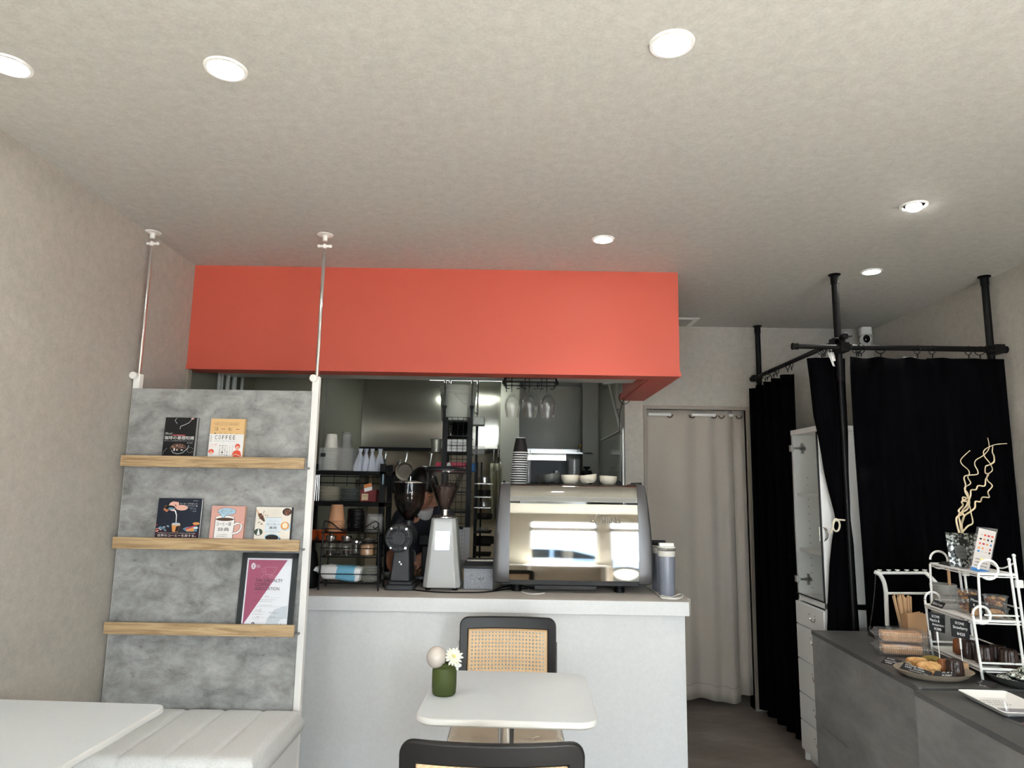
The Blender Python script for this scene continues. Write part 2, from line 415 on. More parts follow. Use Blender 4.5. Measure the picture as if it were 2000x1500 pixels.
# ================================================================== the setting
XL, XR, YB, CE = -1.70, 2.515, 4.70, 2.549
a = MB(m_floor); a.box(XL - .1, XR + .1, YF - .1, 6.6, -.05, 0); S(a, 'floor')
a = MB(m_ceil); a.box(XL - .1, XR + .1, YF - .1, YB + .1, CE, CE + .05); S(a, 'ceiling')
a = MB(m_wall); a.box(XL - .1, XL, YF - .1, 3.49, 0, CE); S(a, 'wall_left')
a = MB(m_wall); a.box(XR, XR + .1, YF - .1, YB + .1, 0, CE); S(a, 'wall_right')
# back wall with the doorway
DX0, DX1, DZ = .916, 1.60, 1.96
a = MB(m_wall); a.box(.857, DX0, YB, YB + .1, 0, DZ); a.box(.72, XR, YB, YB + .1, DZ, CE); a.box(DX1, XR, YB, YB + .1, 0, DZ); S(a, 'wall_back')
a = MB(m_frame)
a.box(DX0 - .022, DX0, YB - .012, YB + .1, 0, DZ + .024); a.box(DX1, DX1 + .022, YB - .012, YB + .1, 0, DZ + .024); a.box(DX0, DX1, YB - .012, YB + .1, DZ, DZ + .024)
S(a, 'trim_1', bevel=.002)
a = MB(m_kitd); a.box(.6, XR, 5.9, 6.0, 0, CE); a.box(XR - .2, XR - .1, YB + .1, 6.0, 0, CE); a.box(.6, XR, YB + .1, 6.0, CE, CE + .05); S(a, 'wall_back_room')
# coral beam over the counter opening
a = MB(m_red)
a.box(XL, .857, 3.49, 3.605, 1.99, CE); a.box(.722, .857, 3.605, 4.50, 1.99, CE)
a.box(XL, .862, 3.482, 3.49, 1.99, 2.012); a.box(.857, .862, 3.49, 4.50, 1.99, 2.012)
a.box(.700, .722, 3.605, 4.5, 1.996, 2.03)
S(a, 'beam_1')
a = MB(m_wall); a.box(.735, .857, 4.50, YB + .1, 0, CE); S(a, 'wall_pillar')
a = MB(m_frame); a.box(XL, XL + .012, 3.49, 3.53, .875, 1.99); S(a, 'trim_2')
# kitchen behind the counter
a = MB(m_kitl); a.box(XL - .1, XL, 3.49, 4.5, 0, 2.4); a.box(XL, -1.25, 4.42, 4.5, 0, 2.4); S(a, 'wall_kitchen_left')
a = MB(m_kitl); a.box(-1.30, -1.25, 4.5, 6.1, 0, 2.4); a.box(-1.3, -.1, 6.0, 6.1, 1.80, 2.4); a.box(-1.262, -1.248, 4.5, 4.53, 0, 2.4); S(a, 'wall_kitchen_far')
a = MB(M_('kitchen_wall_warm_light', (206, 190, 164), .5)); a.box(-1.3, -.1, 6.0, 6.1, 0, 1.80); S(a, 'wall_kitchen_under_hood')  # plain wall under the hood, warm light painted in as a paler colour
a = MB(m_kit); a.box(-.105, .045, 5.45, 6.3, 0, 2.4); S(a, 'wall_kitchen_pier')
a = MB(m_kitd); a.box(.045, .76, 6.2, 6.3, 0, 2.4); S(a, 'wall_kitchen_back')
a = MB(m_kit); a.box(.735, .80, YB + .1, 6.3, 0, 2.4); S(a, 'wall_kitchen_right')
a = MB(m_kitc); a.box(XL, .70, 3.605, 4.0, 2.03, 2.06); S(a, 'ceiling_kitchen_drop')
a = MB(m_kitc); a.box(XL - .1, .80, 4.0, 6.3, 2.33, 2.38); a.box(XL, .8, 3.98, 4.0, 2.06, 2.35); S(a, 'ceiling_kitchen')
# pipes on the kitchen left wall
for i, (px, r) in enumerate(((428, .010), (434, .006), (445, .012), (458, .014), (473, .010))):
    p = aX(px, 745, XL + .03)
    a = MB(m_kitc); a.rod((XL + .03, p.y, .9), (XL + .03, p.y, 2.33), r, n=8)
    tag(build(a, 'wall_pipe'), 'grey-green vertical pipe on the kitchen wall, %s from the coral beam end' % ('first', 'second', 'third', 'fourth', 'fifth')[i], 'pipe', 'pipes on the kitchen wall')
# shop front behind the camera
m_front = M_('front_wall_cream', (176, 170, 158), .6)
a = MB(m_front); xs = [XL - .1] + [v for w in WINS for v in w[:2]] + [XR + .1]
for i in range(0, len(xs), 2): a.box(xs[i], xs[i + 1], YF - .12, YF, 0, CE)
for (x0, x1, z0, z1) in WINS:
    a.box(x0, x1, YF - .12, YF, 0, z0); a.box(x0, x1, YF - .12, YF, z1, CE)
S(a, 'wall_front')
for i, (x0, x1, z0, z1) in enumerate(WINS):
    a = MB(m_front); t = .035
    for q in ((x0, x0 + t, z0, z1), (x1 - t, x1, z0, z1), (x0, x1, z0, z0 + t), (x0, x1, z1 - t, z1), (x0, x1, 1.88, 2.01)): a.box(q[0], q[1], YF - .07, YF - .03, q[2], q[3])
    w = S(a, ('window_added', 'window_2', 'door_1')[i])
    g = MB(m_pane); g.box(x0 + t, x1 - t, YF - .052, YF - .048, z0 + t, z1 - t); build(g, 'pane', w)
m_out = M_('pavement', (176, 172, 166), .8, noise=(1.2, .08))
a = MB(m_out); a.box(-14, 14, -16, YF - .12, -.2, -.1); S(a, 'ground')
t = T('parked_car', 'blue-grey parked car outside, seen only reflected in the polished machine', 'car', (.6, -5.2, -.1))
m_car = M_('car_paint', (70, 92, 120), .25, coat=1); m_cg = M_('car_glass', (14, 18, 22), .05); m_tyre = M_('tyre', (16, 16, 16), .8)
a = MB(m_car); pf = [(-1.55, .12), (2.75, .12), (2.80, .50), (2.72, .68), (1.75, .80), (1.10, 1.28), (.70, 1.36), (-.55, 1.36), (-1.10, 1.22), (-1.45, .84), (-1.60, .74)]
a.prism(pf, -6.0, -4.35, 'y'); build(a, 'car_body', t, bevel=.05, seg=3)
for q in ([(-1.05, .86), (-.35, .86), (-.35, 1.27), (-.55, 1.27), (-.98, 1.16)], [(-.28, .86), (.62, .86), (.62, 1.27), (-.28, 1.27)], [(.70, .86), (1.52, .84), (1.02, 1.20), (.70, 1.26)]): a = MB(m_cg); a.prism(q, -4.352, -4.335, 'y'); build(a, 'side_window', t)
for x in (-.78, 1.88):
    for y in (-4.45, -5.9): a = MB(m_tyre); a.rod((x, y - .1, .20), (x, y + .12, .20), .30, n=28); w_ = build(a, 'wheel', t); a = MB(m_steel); a.rod((x, y + .12, .20), (x, y + .128, .20), .19, n=24); build(a, 'hub_cap', w_)
# ------------------------------------------------------------------ ceiling things
LSP = [((18, 127), .056, 'round recessed downlight cut by the left edge of the photo', 0),
       ((441, 134), .056, 'round recessed downlight above the two shelf poles', 0),
       ((1312, 85), .056, 'round recessed downlight nearest the top edge, right of centre', 0),
       ((1178, 467), .050, 'round recessed downlight just in front of the coral beam', 0),
       ((1785, 401), .050, 'round recessed adjustable downlight with a tilted lamp near the right wall', 1),
       ((1702, 530), .050, 'round recessed downlight between the two front curtain poles', 0)]
for (p, r, lab, tilt) in LSP:
    c = aZ(p[0], p[1], CE)
    t = T('downlight', lab, 'ceiling light', (c.x, c.y, CE), group='recessed ceiling downlights')
    a = MB(m_wpl); a.lathe([(r + .002, 0), (r, -.005), (r - .008, -.006), (r - .010, -.001), (r - .010, 0)], c, n=36); build(a, 'trim_ring', t)
    a = MB(m_lamp)
    if tilt: a.lathe([(r - .022, -.004), (r - .022, -.012), (0, -.012)], c + Vector((0, 0, 0)), n=30, ax=(.25, .2, 1))
    else: a.lathe([(r - .010, -.0015), (r - .010, -.004), (0, -.004)], c, n=30)
    build(a, 'lamp_face', t)
    l = bpy.data.lights.new('downlight_lamp', 'SPOT'); l.energy = 2.6; l.spot_size = R(110); l.spot_blend = .8; l.shadow_soft_size = .04; l.color = (1, .96, .9)
    lo = bpy.data.objects.new('downlight_lamp', l); COL.objects.link(lo); lo.location = (c.x, c.y, CE - .03)
# ventilation cover
c0 = aZ(1366, 621, CE)
t = T('ceiling_vent', 'square flush vent cover on the ceiling beside the coral beam', 'vent', (1.10, 4.56, CE))
a = MB(m_wpl); a.box(.90, 1.235, 4.45, 4.68, CE - .004, CE); build(a, 'cover_frame', t)
a = MB(m_ceil); a.box(.93, 1.195, 4.475, 4.655, CE - .009, CE - .004); build(a, 'cover_panel', t, bevel=.002)
# security camera
c = aY(1690, 655, 4.60)
t = T('security_camera', 'white dome security camera hanging in the far ceiling corner', 'camera', (c.x, 4.62, 2.44))
a = MB(m_wpl); a.prism(rrect(c.x - .036, c.x + .036, 4.565, 4.635, .02), 2.483, 2.535); build(a, 'housing', t, bevel=.004)
a = MB(m_wpl); a.ball((c.x, 4.60, 2.452), .038, n=24, k=14); h = build(a, 'camera_head', t)
a = MB(M_('lens_black', (6, 6, 7), .1)); a.ball((c.x - .006, 4.573, 2.452), .024, .014, .028); build(a, 'lens', h)
a = MB(m_wpl); a.tube(smooth([(c.x + .02, 4.62, 2.44), (c.x + .048, 4.64, 2.42), (c.x + .056, 4.67, 2.46), (c.x + .05, 4.69, 2.52)]), .006); a.box(c.x + .02, c.x + .08, 4.685, 4.70, 2.43, 2.53); build(a, 'bracket', t)
# ------------------------------------------------------------------ white serving counter
t = T('serving_counter', 'white speckled serving counter with a pale chamfered top under the coral beam', 'counter', (-.4, 3.7, 0))
a = MB(m_speck); a.box(XL + .002, .857, 3.49, 3.56, .0, .800); build(a, 'counter_front', t)
a = MB(m_top)
pf = [(3.500, .88), (3.472, .868), (3.468, .802), (3.49, .802), (3.49, .84), (4.0, .84), (4.0, .88)]
a.prism(pf, XL + .002, .875, 'x')
a.prism([(.875, 3.500), (.893, 3.512), (.893, 4.0), (.875, 4.0)], .802, .878, 'z')
a.fm = [0] * len(a.f)
# front strip of the top in the white board
a.mats.append(m_speck)
for k, f in enumerate(a.f):
    ys = [a.v[i].y for i in f]
    if max(ys) <= 3.4725: a.fm[k] = 1
build(a, 'countertop', t, bevel=.0015)
t = T('counter_return', 'narrow return of the white counter running back to the wallpapered pillar', 'counter', (.81, 4.25, 0))
a = MB(m_speck); a.box(.80, .857, 4.003, 4.497, 0, .80); build(a, 'return_panel', t)
a = MB(m_top); a.box(.745, .893, 4.003, 4.497, .802, .879); build(a, 'return_top', t, bevel=.0015)
# white shelf under the front windows (seen only in the mirror panel of the machine)
t = T('window_counter', 'white window counter seen reflected along the bottom of the polished machine', 'counter', (.3, -1.1, 0))
a = MB(m_white); a.box(-.7, 1.15, YF + .002, -.92, .70, .73); build(a, 'worktop', t, bevel=.003)
for x in (-.66, .2, 1.10): a = MB(m_white); a.box(x, x + .03, YF + .01, -.96, 0, .70); build(a, 'support', t)
# ================================================================== shelf panel with ledges and poles
t = T('display_shelf', 'grey concrete-look shelf panel with three oak ledges on ceiling poles', 'shelf', (-1.28, 3.0, 0))
a = MB(m_conc); a.box(-1.683, -.894, 2.985, 3.0, .12, 1.817); build(a, 'panel', t, bevel=.0008)
for nm, x0, x1 in (('left', -1.692, -1.664), ('right', -.896, -.866)):
    a = MB(m_wmetal); a.box(x0, x1, 2.998, 3.03, 0, 1.885); po = build(a, 'post', t, bevel=.001)
    xc = (x0 + x1) / 2; kx = xc - .006
    a = MB(m_wpl); a.rod((kx, 2.998, 1.874), (kx, 2.975, 1.874), .0165, n=20); build(a, 'knob', po, bevel=.002)
    a = MB(m_chrome); a.rod((xc, 3.014, 1.86), (xc, 3.014, 2.455), .0085, n=14); a.rod((xc, 3.014, 2.455), (xc, 3.014, 2.49), .004); build(a, 'pole', po)
    a = MB(m_wpl); a.lathe([(.036, 0), (.036, -.003), (.012, -.006), (.011, -.03), (.006, -.03)], (xc, 3.014, CE), n=24)
    a.rod((xc - .027, 3.014, 2.494), (xc + .027, 3.014, 2.494), .006); a.ball((xc - .027, 3.014, 2.494), .008); a.ball((xc + .027, 3.014, 2.494), .008)
    a.rod((xc, 3.014, 2.484), (xc, 3.014, 2.504), .008); build(a, 'ceiling_foot', po)
for z0 in (1.474, 1.132, .789):
    a = MB(m_oak); a.box(-1.671, -.888, 2.925, 2.937, z0, z0 + .047); l = build(a, 'ledge', t, bevel=.0006)
    a = MB(m_conc); a.box(-1.668, -.880, 2.937, 2.985, z0, z0 + .008); build(a, 'ledge_base', l)
# ------------------------------------------------------------------ books
def book(px, ztop, zbot, y, th, cover, label, spine, fn, side=None):
    """px = (x of lower left, lower right, upper left, upper right)"""
    x0 = aY(px[0], 1000, y).x; x1 = aY(px[1], 1000, y).x
    w = x1 - x0; h = ztop - zbot; t = T('book', label, 'book', ((x0 + x1) / 2, y, zbot), group='coffee books on the ledges')
    yt = y + .010
    def slab(mb, x0, x1, d0, d1, z0, z1, m):
        f = lambda z: (z - zbot) / h * .010
        v = [(x, y + d + f(z), z) for z in (z0, z1) for d in (d0, d1) for x in (x0, x1)]
        mb.add(v, [(0, 2, 3, 1), (4, 5, 7, 6), (0, 1, 5, 4), (2, 6, 7, 3), (0, 4, 6, 2), (1, 3, 7, 5)], m)
    a = MB(m_paperw); slab(a, x0 + .002, x1 - .002, .0012, th - .0012, zbot + .002, ztop - .002, m_paperw if side is None else side); build(a, 'pages', t)
    a = MB(cover); slab(a, x0, x1, 0, .0012, zbot, ztop, cover); slab(a, x0, x1, th - .0012, th, zbot, ztop, cover)
    if spine is not None: slab(a, x1 - .0012, x1, .0, th, zbot, ztop, spine)
    else: slab(a, x0, x0 + .0012, .0, th, zbot, ztop, cover)
    zl = zbot + .0385; F_ = Face(a, (x0, y + .010 * (zl - zbot) / h, zl), (w, 0, 0), (0, .010 * (ztop - zl) / h, ztop - zl), lift=.00025)
    fn(F_)
    build(a, 'cover', t, flat=True)
c_blk = M_('cover_black', (20, 20, 22), .35); c_tan = M_('cover_tan', (224, 186, 132), .5); c_navy = M_('cover_navy', (26, 34, 50), .4)
c_pink = M_('cover_pink', (214, 164, 154), .5); c_crm = M_('cover_cream', (226, 220, 210), .5); c_red = M_('cover_red', (190, 40, 50), .5)
c_sil = M_('ink_silver', (186, 190, 196), .5); c_brn = M_('ink_brown', (92, 64, 48), .5); c_copper = M_('ink_copper', (190, 120, 88), .5)
c_ltblue = M_('ink_pale_blue', (176, 208, 226), .5); c_verm = M_('ink_vermilion', (224, 84, 60), .5); c_sk = M_('ink_skin', (226, 176, 160), .5)
c_grn = M_('ink_green', (46, 66, 52), .5); c_coral = M_('ink_amber', (218, 150, 84), .5); c_pur = M_('ink_plum', (52, 22, 34), .5); c_tblue = M_('ink_steel_blue', (92, 140, 168), .5)
def bk1(f):
    f.line([(.36, .98), (.30, .93), (.34, .88), (.38, .84)], .0018, c_sil)
    f.line([(.84, .99), (.82, .93), (.74, .86), (.62, .81), (.50, .77), (.49, .70)], .0022, c_sil); f.ell(.86, .975, .05, .025, c_sk)
    f.rect(.27, .525, .68, .553, c_red, 1); f.scribble(.29, .53, .36, .018, m_chalk, 2, 12, .0005)
    f.line([(.03, .60), (.05, .56), (.24, .56), (.27, .60)], .0007, m_chalk); f.text('新しい', .06, .565, .18, .045, m_chalk)
    f.text('珈琲の基礎知識', .03, .425, .94, .092, m_chalk, 3)
    f.text('知りたいことが初歩から学べるハンドブック', .03, .375, .92, .032, c_sil, 2)
    f.text('堀口俊英', .76, .325, .18, .03, c_sil, 2)
    f.ell(.50, .20, .26, .125, c_brn, 1); f.ell(.50, .17, .24, .10, c_blk, 2); f.ell(.46, .235, .20, .06, c_brn, 3)
    for i in range(26): u = .5 + .2 * random.uniform(-1, 1); v = .24 + .05 * random.uniform(-1, 1); f.ell(u, v, .012, .008, c_copper if i % 2 else c_sil, 4, 6)
    f.line([(.30, .14), (.36, .08), (.50, .055), (.66, .085), (.80, .20), (.83, .28)], .0022, c_sil, 4)
    f.ell(.38, .165, .03, .04, c_sil, 4, 8); f.ell(.47, .155, .025, .016, m_chalk, 4, 8); f.ell(.62, .155, .04, .018, c_sil, 4, 8)
    for i in range(9): t_ = i / 8 * pi; f.ell(.88 + .09 * cos(t_ * 1.6 + .6), .16 + .07 * sin(t_ * 1.6 + .6), .012, .008, c_sil, 2, 6)
    f.line([(.02, .02), (.06, .12), (.14, .2)], .0007, c_sil)
def bk2(f):
    f.rect(0, 0, 1, .595, m_paperw, 1)
    f.line(rrect(.13, .83, .82, .90, .035) + [(.83, .86)], .0007, c_brn, 2); f.text('世界一わかりやすい珈琲の教科書', .17, .842, .62, .032, c_brn)
    for i, ch in enumerate('コーヒー'): f.text(ch, .12 + i * .21, .69 if ch != 'ー' else .72, .10, .075 if ch != 'ー' else .012, m_ink)
    for i, ch in enumerate('1年めの本'): f.text(ch, .13 + i * .155, .597, .05, .02, m_ink)
    for i, ch in enumerate('COFFEE'): f.text(ch, .16 + i * .105, .455, .062, .105, m_ink)
    f.text('FIRST TEXTBOOK', .16, .39, .60, .035, c_sil)
    for k in range(4): f.text('井崎英典'[k], .03, .53 - k * .045, .045, .03, m_ink)
    for j, s in enumerate(('楽しめます', '最高の一杯', '初心者でも', 'おうちコーヒー', 'いちばん楽しい', '淹れ方の基本')):
        for k, ch in enumerate(s[:5 if j < 3 else 7]): f.text(ch, .31 + j * .075, .27 - k * (.058 if j < 3 else .04), .05 if j < 3 else .03, .036 if j < 3 else .022, m_ink)
    f.text('カフェ読み', .03, .295, .23, .035, c_verm); f.text('ストーリー', .03, .245, .2, .025, c_verm)
    f.ell(.09, .135, .08, .06, c_verm, 2); f.ell(.09, .10, .045, .045, c_sk, 3)
    f.ell(.84, .27, .075, .075, c_verm, 2); f.ell(.84, .235, .055, .055, c_sk, 3); f.poly([(.70, .06), (.74, .15), (.84, .18), (.93, .15), (.97, .04), (.97, 0), (.74, 0)], c_verm, 2)
    f.line([(.68, .03), (.80, .07), (.95, .02)], .004, c_sk, 3)
    f.line([(.10, .74), (.05, .88), (.2, .84)], .0005, c_verm, 2)
def bk3(f):
    f.ell(.55, .76, .14, .07, c_sk, 1); f.poly([(.26, .86), (.22, .75), (.28, .69), (.36, .67), (.40, .73), (.38, .84)], c_sk, 2)
    f.poly([(.30, .90), (.40, .95), (.52, .94), (.53, .90), (.44, .76), (.40, .80), (.42, .86), (.34, .74), (.28, .82)], c_sk, 3); f.mb.f.pop(); f.mb.fm.pop()
    f.poly([(.42, .77), (.34, .72), (.28, .80), (.27, .88), (.34, .92)], c_sk, 3); f.poly([(.34, .92), (.30, .87), (.40, .84), (.45, .75), (.49, .78), (.47, .90)], c_sk, 4)
    f.poly([(.13, .70), (.18, .82), (.30, .76), (.22, .64)], c_copper, 5); f.ell(.28, .76, .12, .055, c_blk, 6); f.ell(.31, .735, .07, .03, c_tblue, 7)
    f.poly([(.30, .70), (.40, .67), (.44, .56), (.45, .38), (.465, .38), (.46, .57), (.42, .69)], m_chalk, 7)
    f.poly([(.36, .33), (.39, .14), (.52, .14), (.56, .33)], c_coral, 3); f.ell(.46, .34, .10, .035, c_sil, 5); f.poly([(.47, .28), (.55, .30), (.52, .15), (.45, .15)], c_blk, 4)
    for i in range(12): f.ell(.08 + .22 * random.random(), .16 + .16 * random.random(), .03, .018, c_tblue if i % 3 else c_sil, 3, 6)
    for i in range(8): f.ell(.02 + .06 * random.random(), .14 + .2 * random.random(), .02, .015, c_red if i % 2 else c_sk, 3, 7)
    f.poly([(.62, .22), (.70, .27), (.95, .30), (.95, .16), (.72, .15)], c_tblue, 2); f.poly([(.70, .20), (.90, .27), (.88, .16), (.72, .16)], c_coral, 3); f.line([(.70, .22), (.90, .31)], .005, c_red, 4); f.ell(.92, .36, .08, .035, c_coral, 3)
    f.ell(.92, .25, .06, .02, m_chalk, 4, 10)
    f.rect(0, 0, 1, .125, c_pur, 4); f.rect(0, .0, .3, .22, c_pur, .5)
    f.text('gestalten', .80, .932, .11, .018, m_chalk); f.text('コーヒープラネット', .50, .842, .41, .045, m_chalk, 8); f.text('Coffee Planet', .64, .80, .22, .026, c_sil); f.ell(.89, .81, .017, .013, m_chalk)
    f.text('知られざる世界のコーヒー', .63, .752, .26, .018, c_sil); f.text('旅への招待', .75, .722, .14, .018, c_sil); f.text('カフェ図鑑', .76, .68, .13, .012, c_sil); f.text('伊藤訳', .80, .66, .09, .012, c_sil)
    f.text('今や世界に広がるすてきなカフェの一杯に魅せられる本の大冒険', .06, .100, .86, .020, m_chalk, 5); f.text('世界のコーヒーを旅する。', .06, .015, .88, .066, m_chalk, 5)
def bk4(f):
    f.poly([(.12, 0), (.13, .58), (.20, .64), (.68, .64), (.72, .57), (.70, 0)], m_ink, 1)
    f.poly([(.135, 0), (.145, .575), (.21, .63), (.67, .63), (.705, .565), (.685, 0)], m_paperw, 2)
    f.ell(.42, .625, .29, .085, m_ink, 2); f.ell(.42, .625, .28, .078, m_paperw, 3); f.ell(.42, .585, .265, .052, c_brn, 4)
    f.line([(.70, .42), (.80, .47), (.90, .46), (.93, .38), (.90, .26), (.82, .18), (.69, .15)], .0105, m_ink, 2)
    f.line([(.70, .42), (.80, .47), (.90, .46), (.93, .38), (.90, .26), (.82, .18), (.69, .15)], .0078, m_paperw, 3)
    f.poly([(.84, .47), (.99, .55), (.99, .49), (.90, .44)], c_sk, 4)
    f.ell(.46, .83, .275, .118, m_ink, 5, 28); f.poly([(.24, .78), (.36, .60), (.46, .72)], m_ink, 5); f.ell(.46, .83, .265, .110, c_ltblue, 6, 28); f.poly([(.25, .78), (.36, .615), (.45, .73)], c_ltblue, 6)
    f.text('珈琲にまつわる', .28, .845, .34, .035, m_ink, 8, rise=.03); f.text('言葉をずらりと集めた', .22, .795, .46, .03, m_ink, 8, rise=.03); f.text('ゆかいな絵と文', .32, .75, .3, .03, m_ink, 8, rise=.02)
    f.text('コーヒー語', .18, .385, .44, .115, m_ink, 4); f.text('辞典', .24, .215, .33, .115, m_ink, 4)
    f.text('文 山本加奈子', .24, .10, .3, .028, m_ink, 4); f.text('絵 村田善子', .22, .045, .3, .028, m_ink, 4)
def bk5(f):
    c_bn = M_('ink_bean', (84, 58, 48), .6)
    f.ell(.87, .86, .13, .12, m_ink, 1); f.ell(.88, .85, .10, .09, c_bn, 2)
    for i in range(20): f.ell(.88 + .09 * random.uniform(-1, 1), .85 + .08 * random.uniform(-1, 1), .012, .008, c_copper, 3, 6)
    f.poly([(.0, .92), (.02, .92), (.10, .78), (.06, .78)], c_coral, 2); f.poly([(.06, .79), (.15, .81), (.22, .70), (.27, .56), (.24, .54), (.14, .62), (.07, .72)], c_bn, 3)
    for i in range(16): f.ell(.10 + .12 * random.random(), .60 + .16 * random.random(), .014, .010, c_copper if i % 2 else m_ink, 4, 6)
    for (u, v) in ((.22, .87), (.21, .82), (.27, .75), (.33, .73), (.09, .51), (.12, .525), (.18, .49), (.20, .46), (.16, .46), (.24, .55)): f.ell(u, v, .018, .012, m_ink, 2, 8)
    for k, w in enumerate((.36, .24, .36, .42, .38, .32)): f.text('世界中のコーヒーの生産国と味わいかたを'[k:k + 14], .50 - w / 2, .915 - k * .034, w, .016, c_sil, 2)
    f.rect(.28, .20, .73, .68, M_('ink_paper_blue', (214, 224, 232), .6), 2); f.line([(.28, .68), (.73, .68)], .0008, m_ink, 3)
    f.text('世界を旅する', .35, .535, .32, .045, c_sil, 4); f.text('コーヒー', .32, .43, .38, .065, m_ink, 4); f.text('事典', .40, .31, .22, .085, m_ink, 4)
    f.text('すべてのコーヒー好きに', .36, .255, .28, .015, m_ink, 4); f.text('香りと味を楽しむ一冊', .30, .215, .4, .02, m_ink, 4)
    f.ell(.86, .40, .14, .14, c_ltblue, 1); f.ell(.84, .42, .12, .125, c_coral, 3); f.ell(.84, .43, .075, .09, M_('ink_foam', (240, 222, 196), .6), 4)
    f.ell(.11, .21, .12, .11, c_grn, 2, 24); f.poly([(.07, .12), (.10, .31), (.12, .31), (.16, .12)], m_paperw, 3)
    f.ell(.50, .06, .22, .115, c_ltblue, 1); f.ell(.50, .045, .185, .095, m_ink, 3); f.ell(.72, .02, .03, .03, c_tblue, 2)
book((305, 367.5, 0, 0), 1.688, 1.483, 2.948, .024, c_blk, 'black coffee handbook with white title and a cup of beans, left on the top ledge', None, bk1, side=M_('grey_page_edge', (176, 176, 176), .7))
book((396, 464.5, 0, 0), 1.686, 1.483, 2.948, .018, c_tan, 'tan coffee textbook with a white band printed in red, on the top ledge', c_tan, bk2)
book((306, 391, 0, 0), 1.342, 1.141, 2.945, .016, c_navy, 'large navy coffee book showing milk poured into a glass, on the middle ledge', None, bk3)
book((411.5, 477.5, 0, 0), 1.313, 1.141, 2.945, .018, c_pink, 'pink coffee dictionary with a drawn white mug, centre of the middle ledge', None, bk4, side=M_('page_tan', (176, 158, 134), .7))
book((499, 568.5, 0, 0), 1.311, 1.141, 2.945, .022, c_crm, 'cream coffee encyclopedia with beans and latte cup, right end of the middle ledge', c_blk, bk5)
# ------------------------------------------------------------------ framed certificate
def rel(x, y, z): return (x, y, z)
x0, x1, z0, z1 = aY(461, 1216, 2.95).x, aY(571, 1216, 2.95).x, .797, 1.119
t = T('certificate_frame', 'black framed plum and white certificate leaning on the lowest ledge', 'framed certificate', ((x0 + x1) / 2, 2.95, z0))
dx = .010
def lean(z): return (z - z0) / (z1 - z0)
def fb(mb, xa, xb, za, zb, d0, d1, m):
    v = [(x + dx * .0, 2.942 + d + .028 * lean(z), z) for z in (za, zb) for d in (d0, d1) for x in (xa, xb)]
    mb.add(v, [(0, 2, 3, 1), (4, 5, 7, 6), (0, 1, 5, 4), (2, 6, 7, 3), (0, 4, 6, 2), (1, 3, 7, 5)], m)
m_fr = M_('frame_black', (40, 44, 46), .5)
a = MB(m_fr); b = .021
for q in ((x0, x0 + b, z0, z1), (x1 - b, x1, z0, z1), (x0, x1, z0, z0 + b * .6), (x0, x1, z1 - b, z1)): fb(a, *q, 0, .012, m_fr)
fb(a, x0, x1, z0, z1, .010, .014, m_fr); build(a, 'frame', t, flat=True)
m_plum = M_('print_plum', (160, 84, 112), .4); m_pw = M_('print_white', (226, 230, 238), .35); m_pg = M_('print_grey', (196, 206, 216), .4); m_plt = M_('print_pale_plum', (200, 150, 170), .4)
a = MB(m_pw); xa, xb, za, zb = x0 + b, x1 - b, z0 + .012, z1 - b
fb(a, xa, xb, za, zb, .006, .009, m_pw)
f = Face(a, (xa, 2.948 + .028 * lean(za), za), (xb - xa, 0, 0), (0, .028 * (lean(zb) - lean(za)), zb - za), .0004)
f.poly([(.03, .065), (.03, .975), (.885, .975)], m_plum, 1)
f.poly([(.50, 0), (.55, .16), (.70, .29), (.97, .345), (.97, 0)], m_pg, 1); f.ell(.94, .10, .14, .065, m_pw, 2)
f.ell(.145, .885, .048, .044, m_pw, 3); f.line([(.12, .86), (.16, .875), (.13, .895), (.17, .91)], .0028, m_plum, 4); f.text('Specialty', .205, .893, .09, .012, m_pw, 3); f.text('Coffee', .205, .878, .08, .012, m_pw, 3); f.text('Association', .205, .864, .10, .009, m_pw, 3)
f.line([(.41, .875), (.66, .875), (.62, .80), (.58, .77), (.45, .77), (.42, .82), (.41, .875)], .0009, m_plt, 3); f.line([(.41, .86), (.35, .85), (.34, .82), (.37, .80), (.42, .81)], .0009, m_plt, 3)
f.line([(.36, .69), (.34, .73), (.40, .77), (.60, .765), (.50, .74), (.58, .735), (.66, .76), (.64, .73), (.40, .68)], .0009, m_plt, 3)
m_pk = M_('print_dark', (58, 48, 58), .5)
f.text('THE SPECIALTY', .22, .665, .60, .042, m_pk, 4); f.text('COFFEE', .22, .608, .31, .042, m_pk, 4); f.text('ASSOCIATION', .22, .551, .54, .042, m_pk, 4)
for v, u0, u1 in ((.512, .22, .48), (.45, .45, .78), (.325, .30, .9), (.25, .23, .5), (.235, .56, .80), (.175, .23, .5), (.175, .56, .9)): f.line([(u0, v), (u1, v)], .0004, m_pk, 3)
f.scribble(.46, .46, .09, .014, m_pk, 3, 5); f.scribble(.22, .415, .5, .012, m_pk, 3, 26, .0005); f.scribble(.22, .392, .42, .012, m_pk, 3, 22, .0005); f.scribble(.36, .335, .28, .012, m_pk, 3, 14, .0005)
f.line([(.27, .255), (.30, .285), (.31, .26), (.34, .28), (.36, .255), (.40, .30), (.38, .262), (.42, .262)], .0006, m_pk, 3)
f.scribble(.23, .215, .22, .012, m_pk, 3, 12, .0005); f.scribble(.58, .243, .16, .012, m_pk, 3, 9, .0005); f.scribble(.31, .18, .07, .012, m_pk, 3, 5, .0005); f.scribble(.60, .18, .13, .012, m_pk, 3, 8, .0005)
f.scribble(.22, .152, .16, .008, m_pk, 3, 10, .0004); f.scribble(.56, .152, .1, .008, m_pk, 3, 7, .0004)
f.ell(.255, .085, .036, .026, m_pk, 3); f.ell(.255, .087, .018, .012, m_pg, 4); f.scribble(.27, .05, .04, .008, m_pk, 3, 4, .0004)
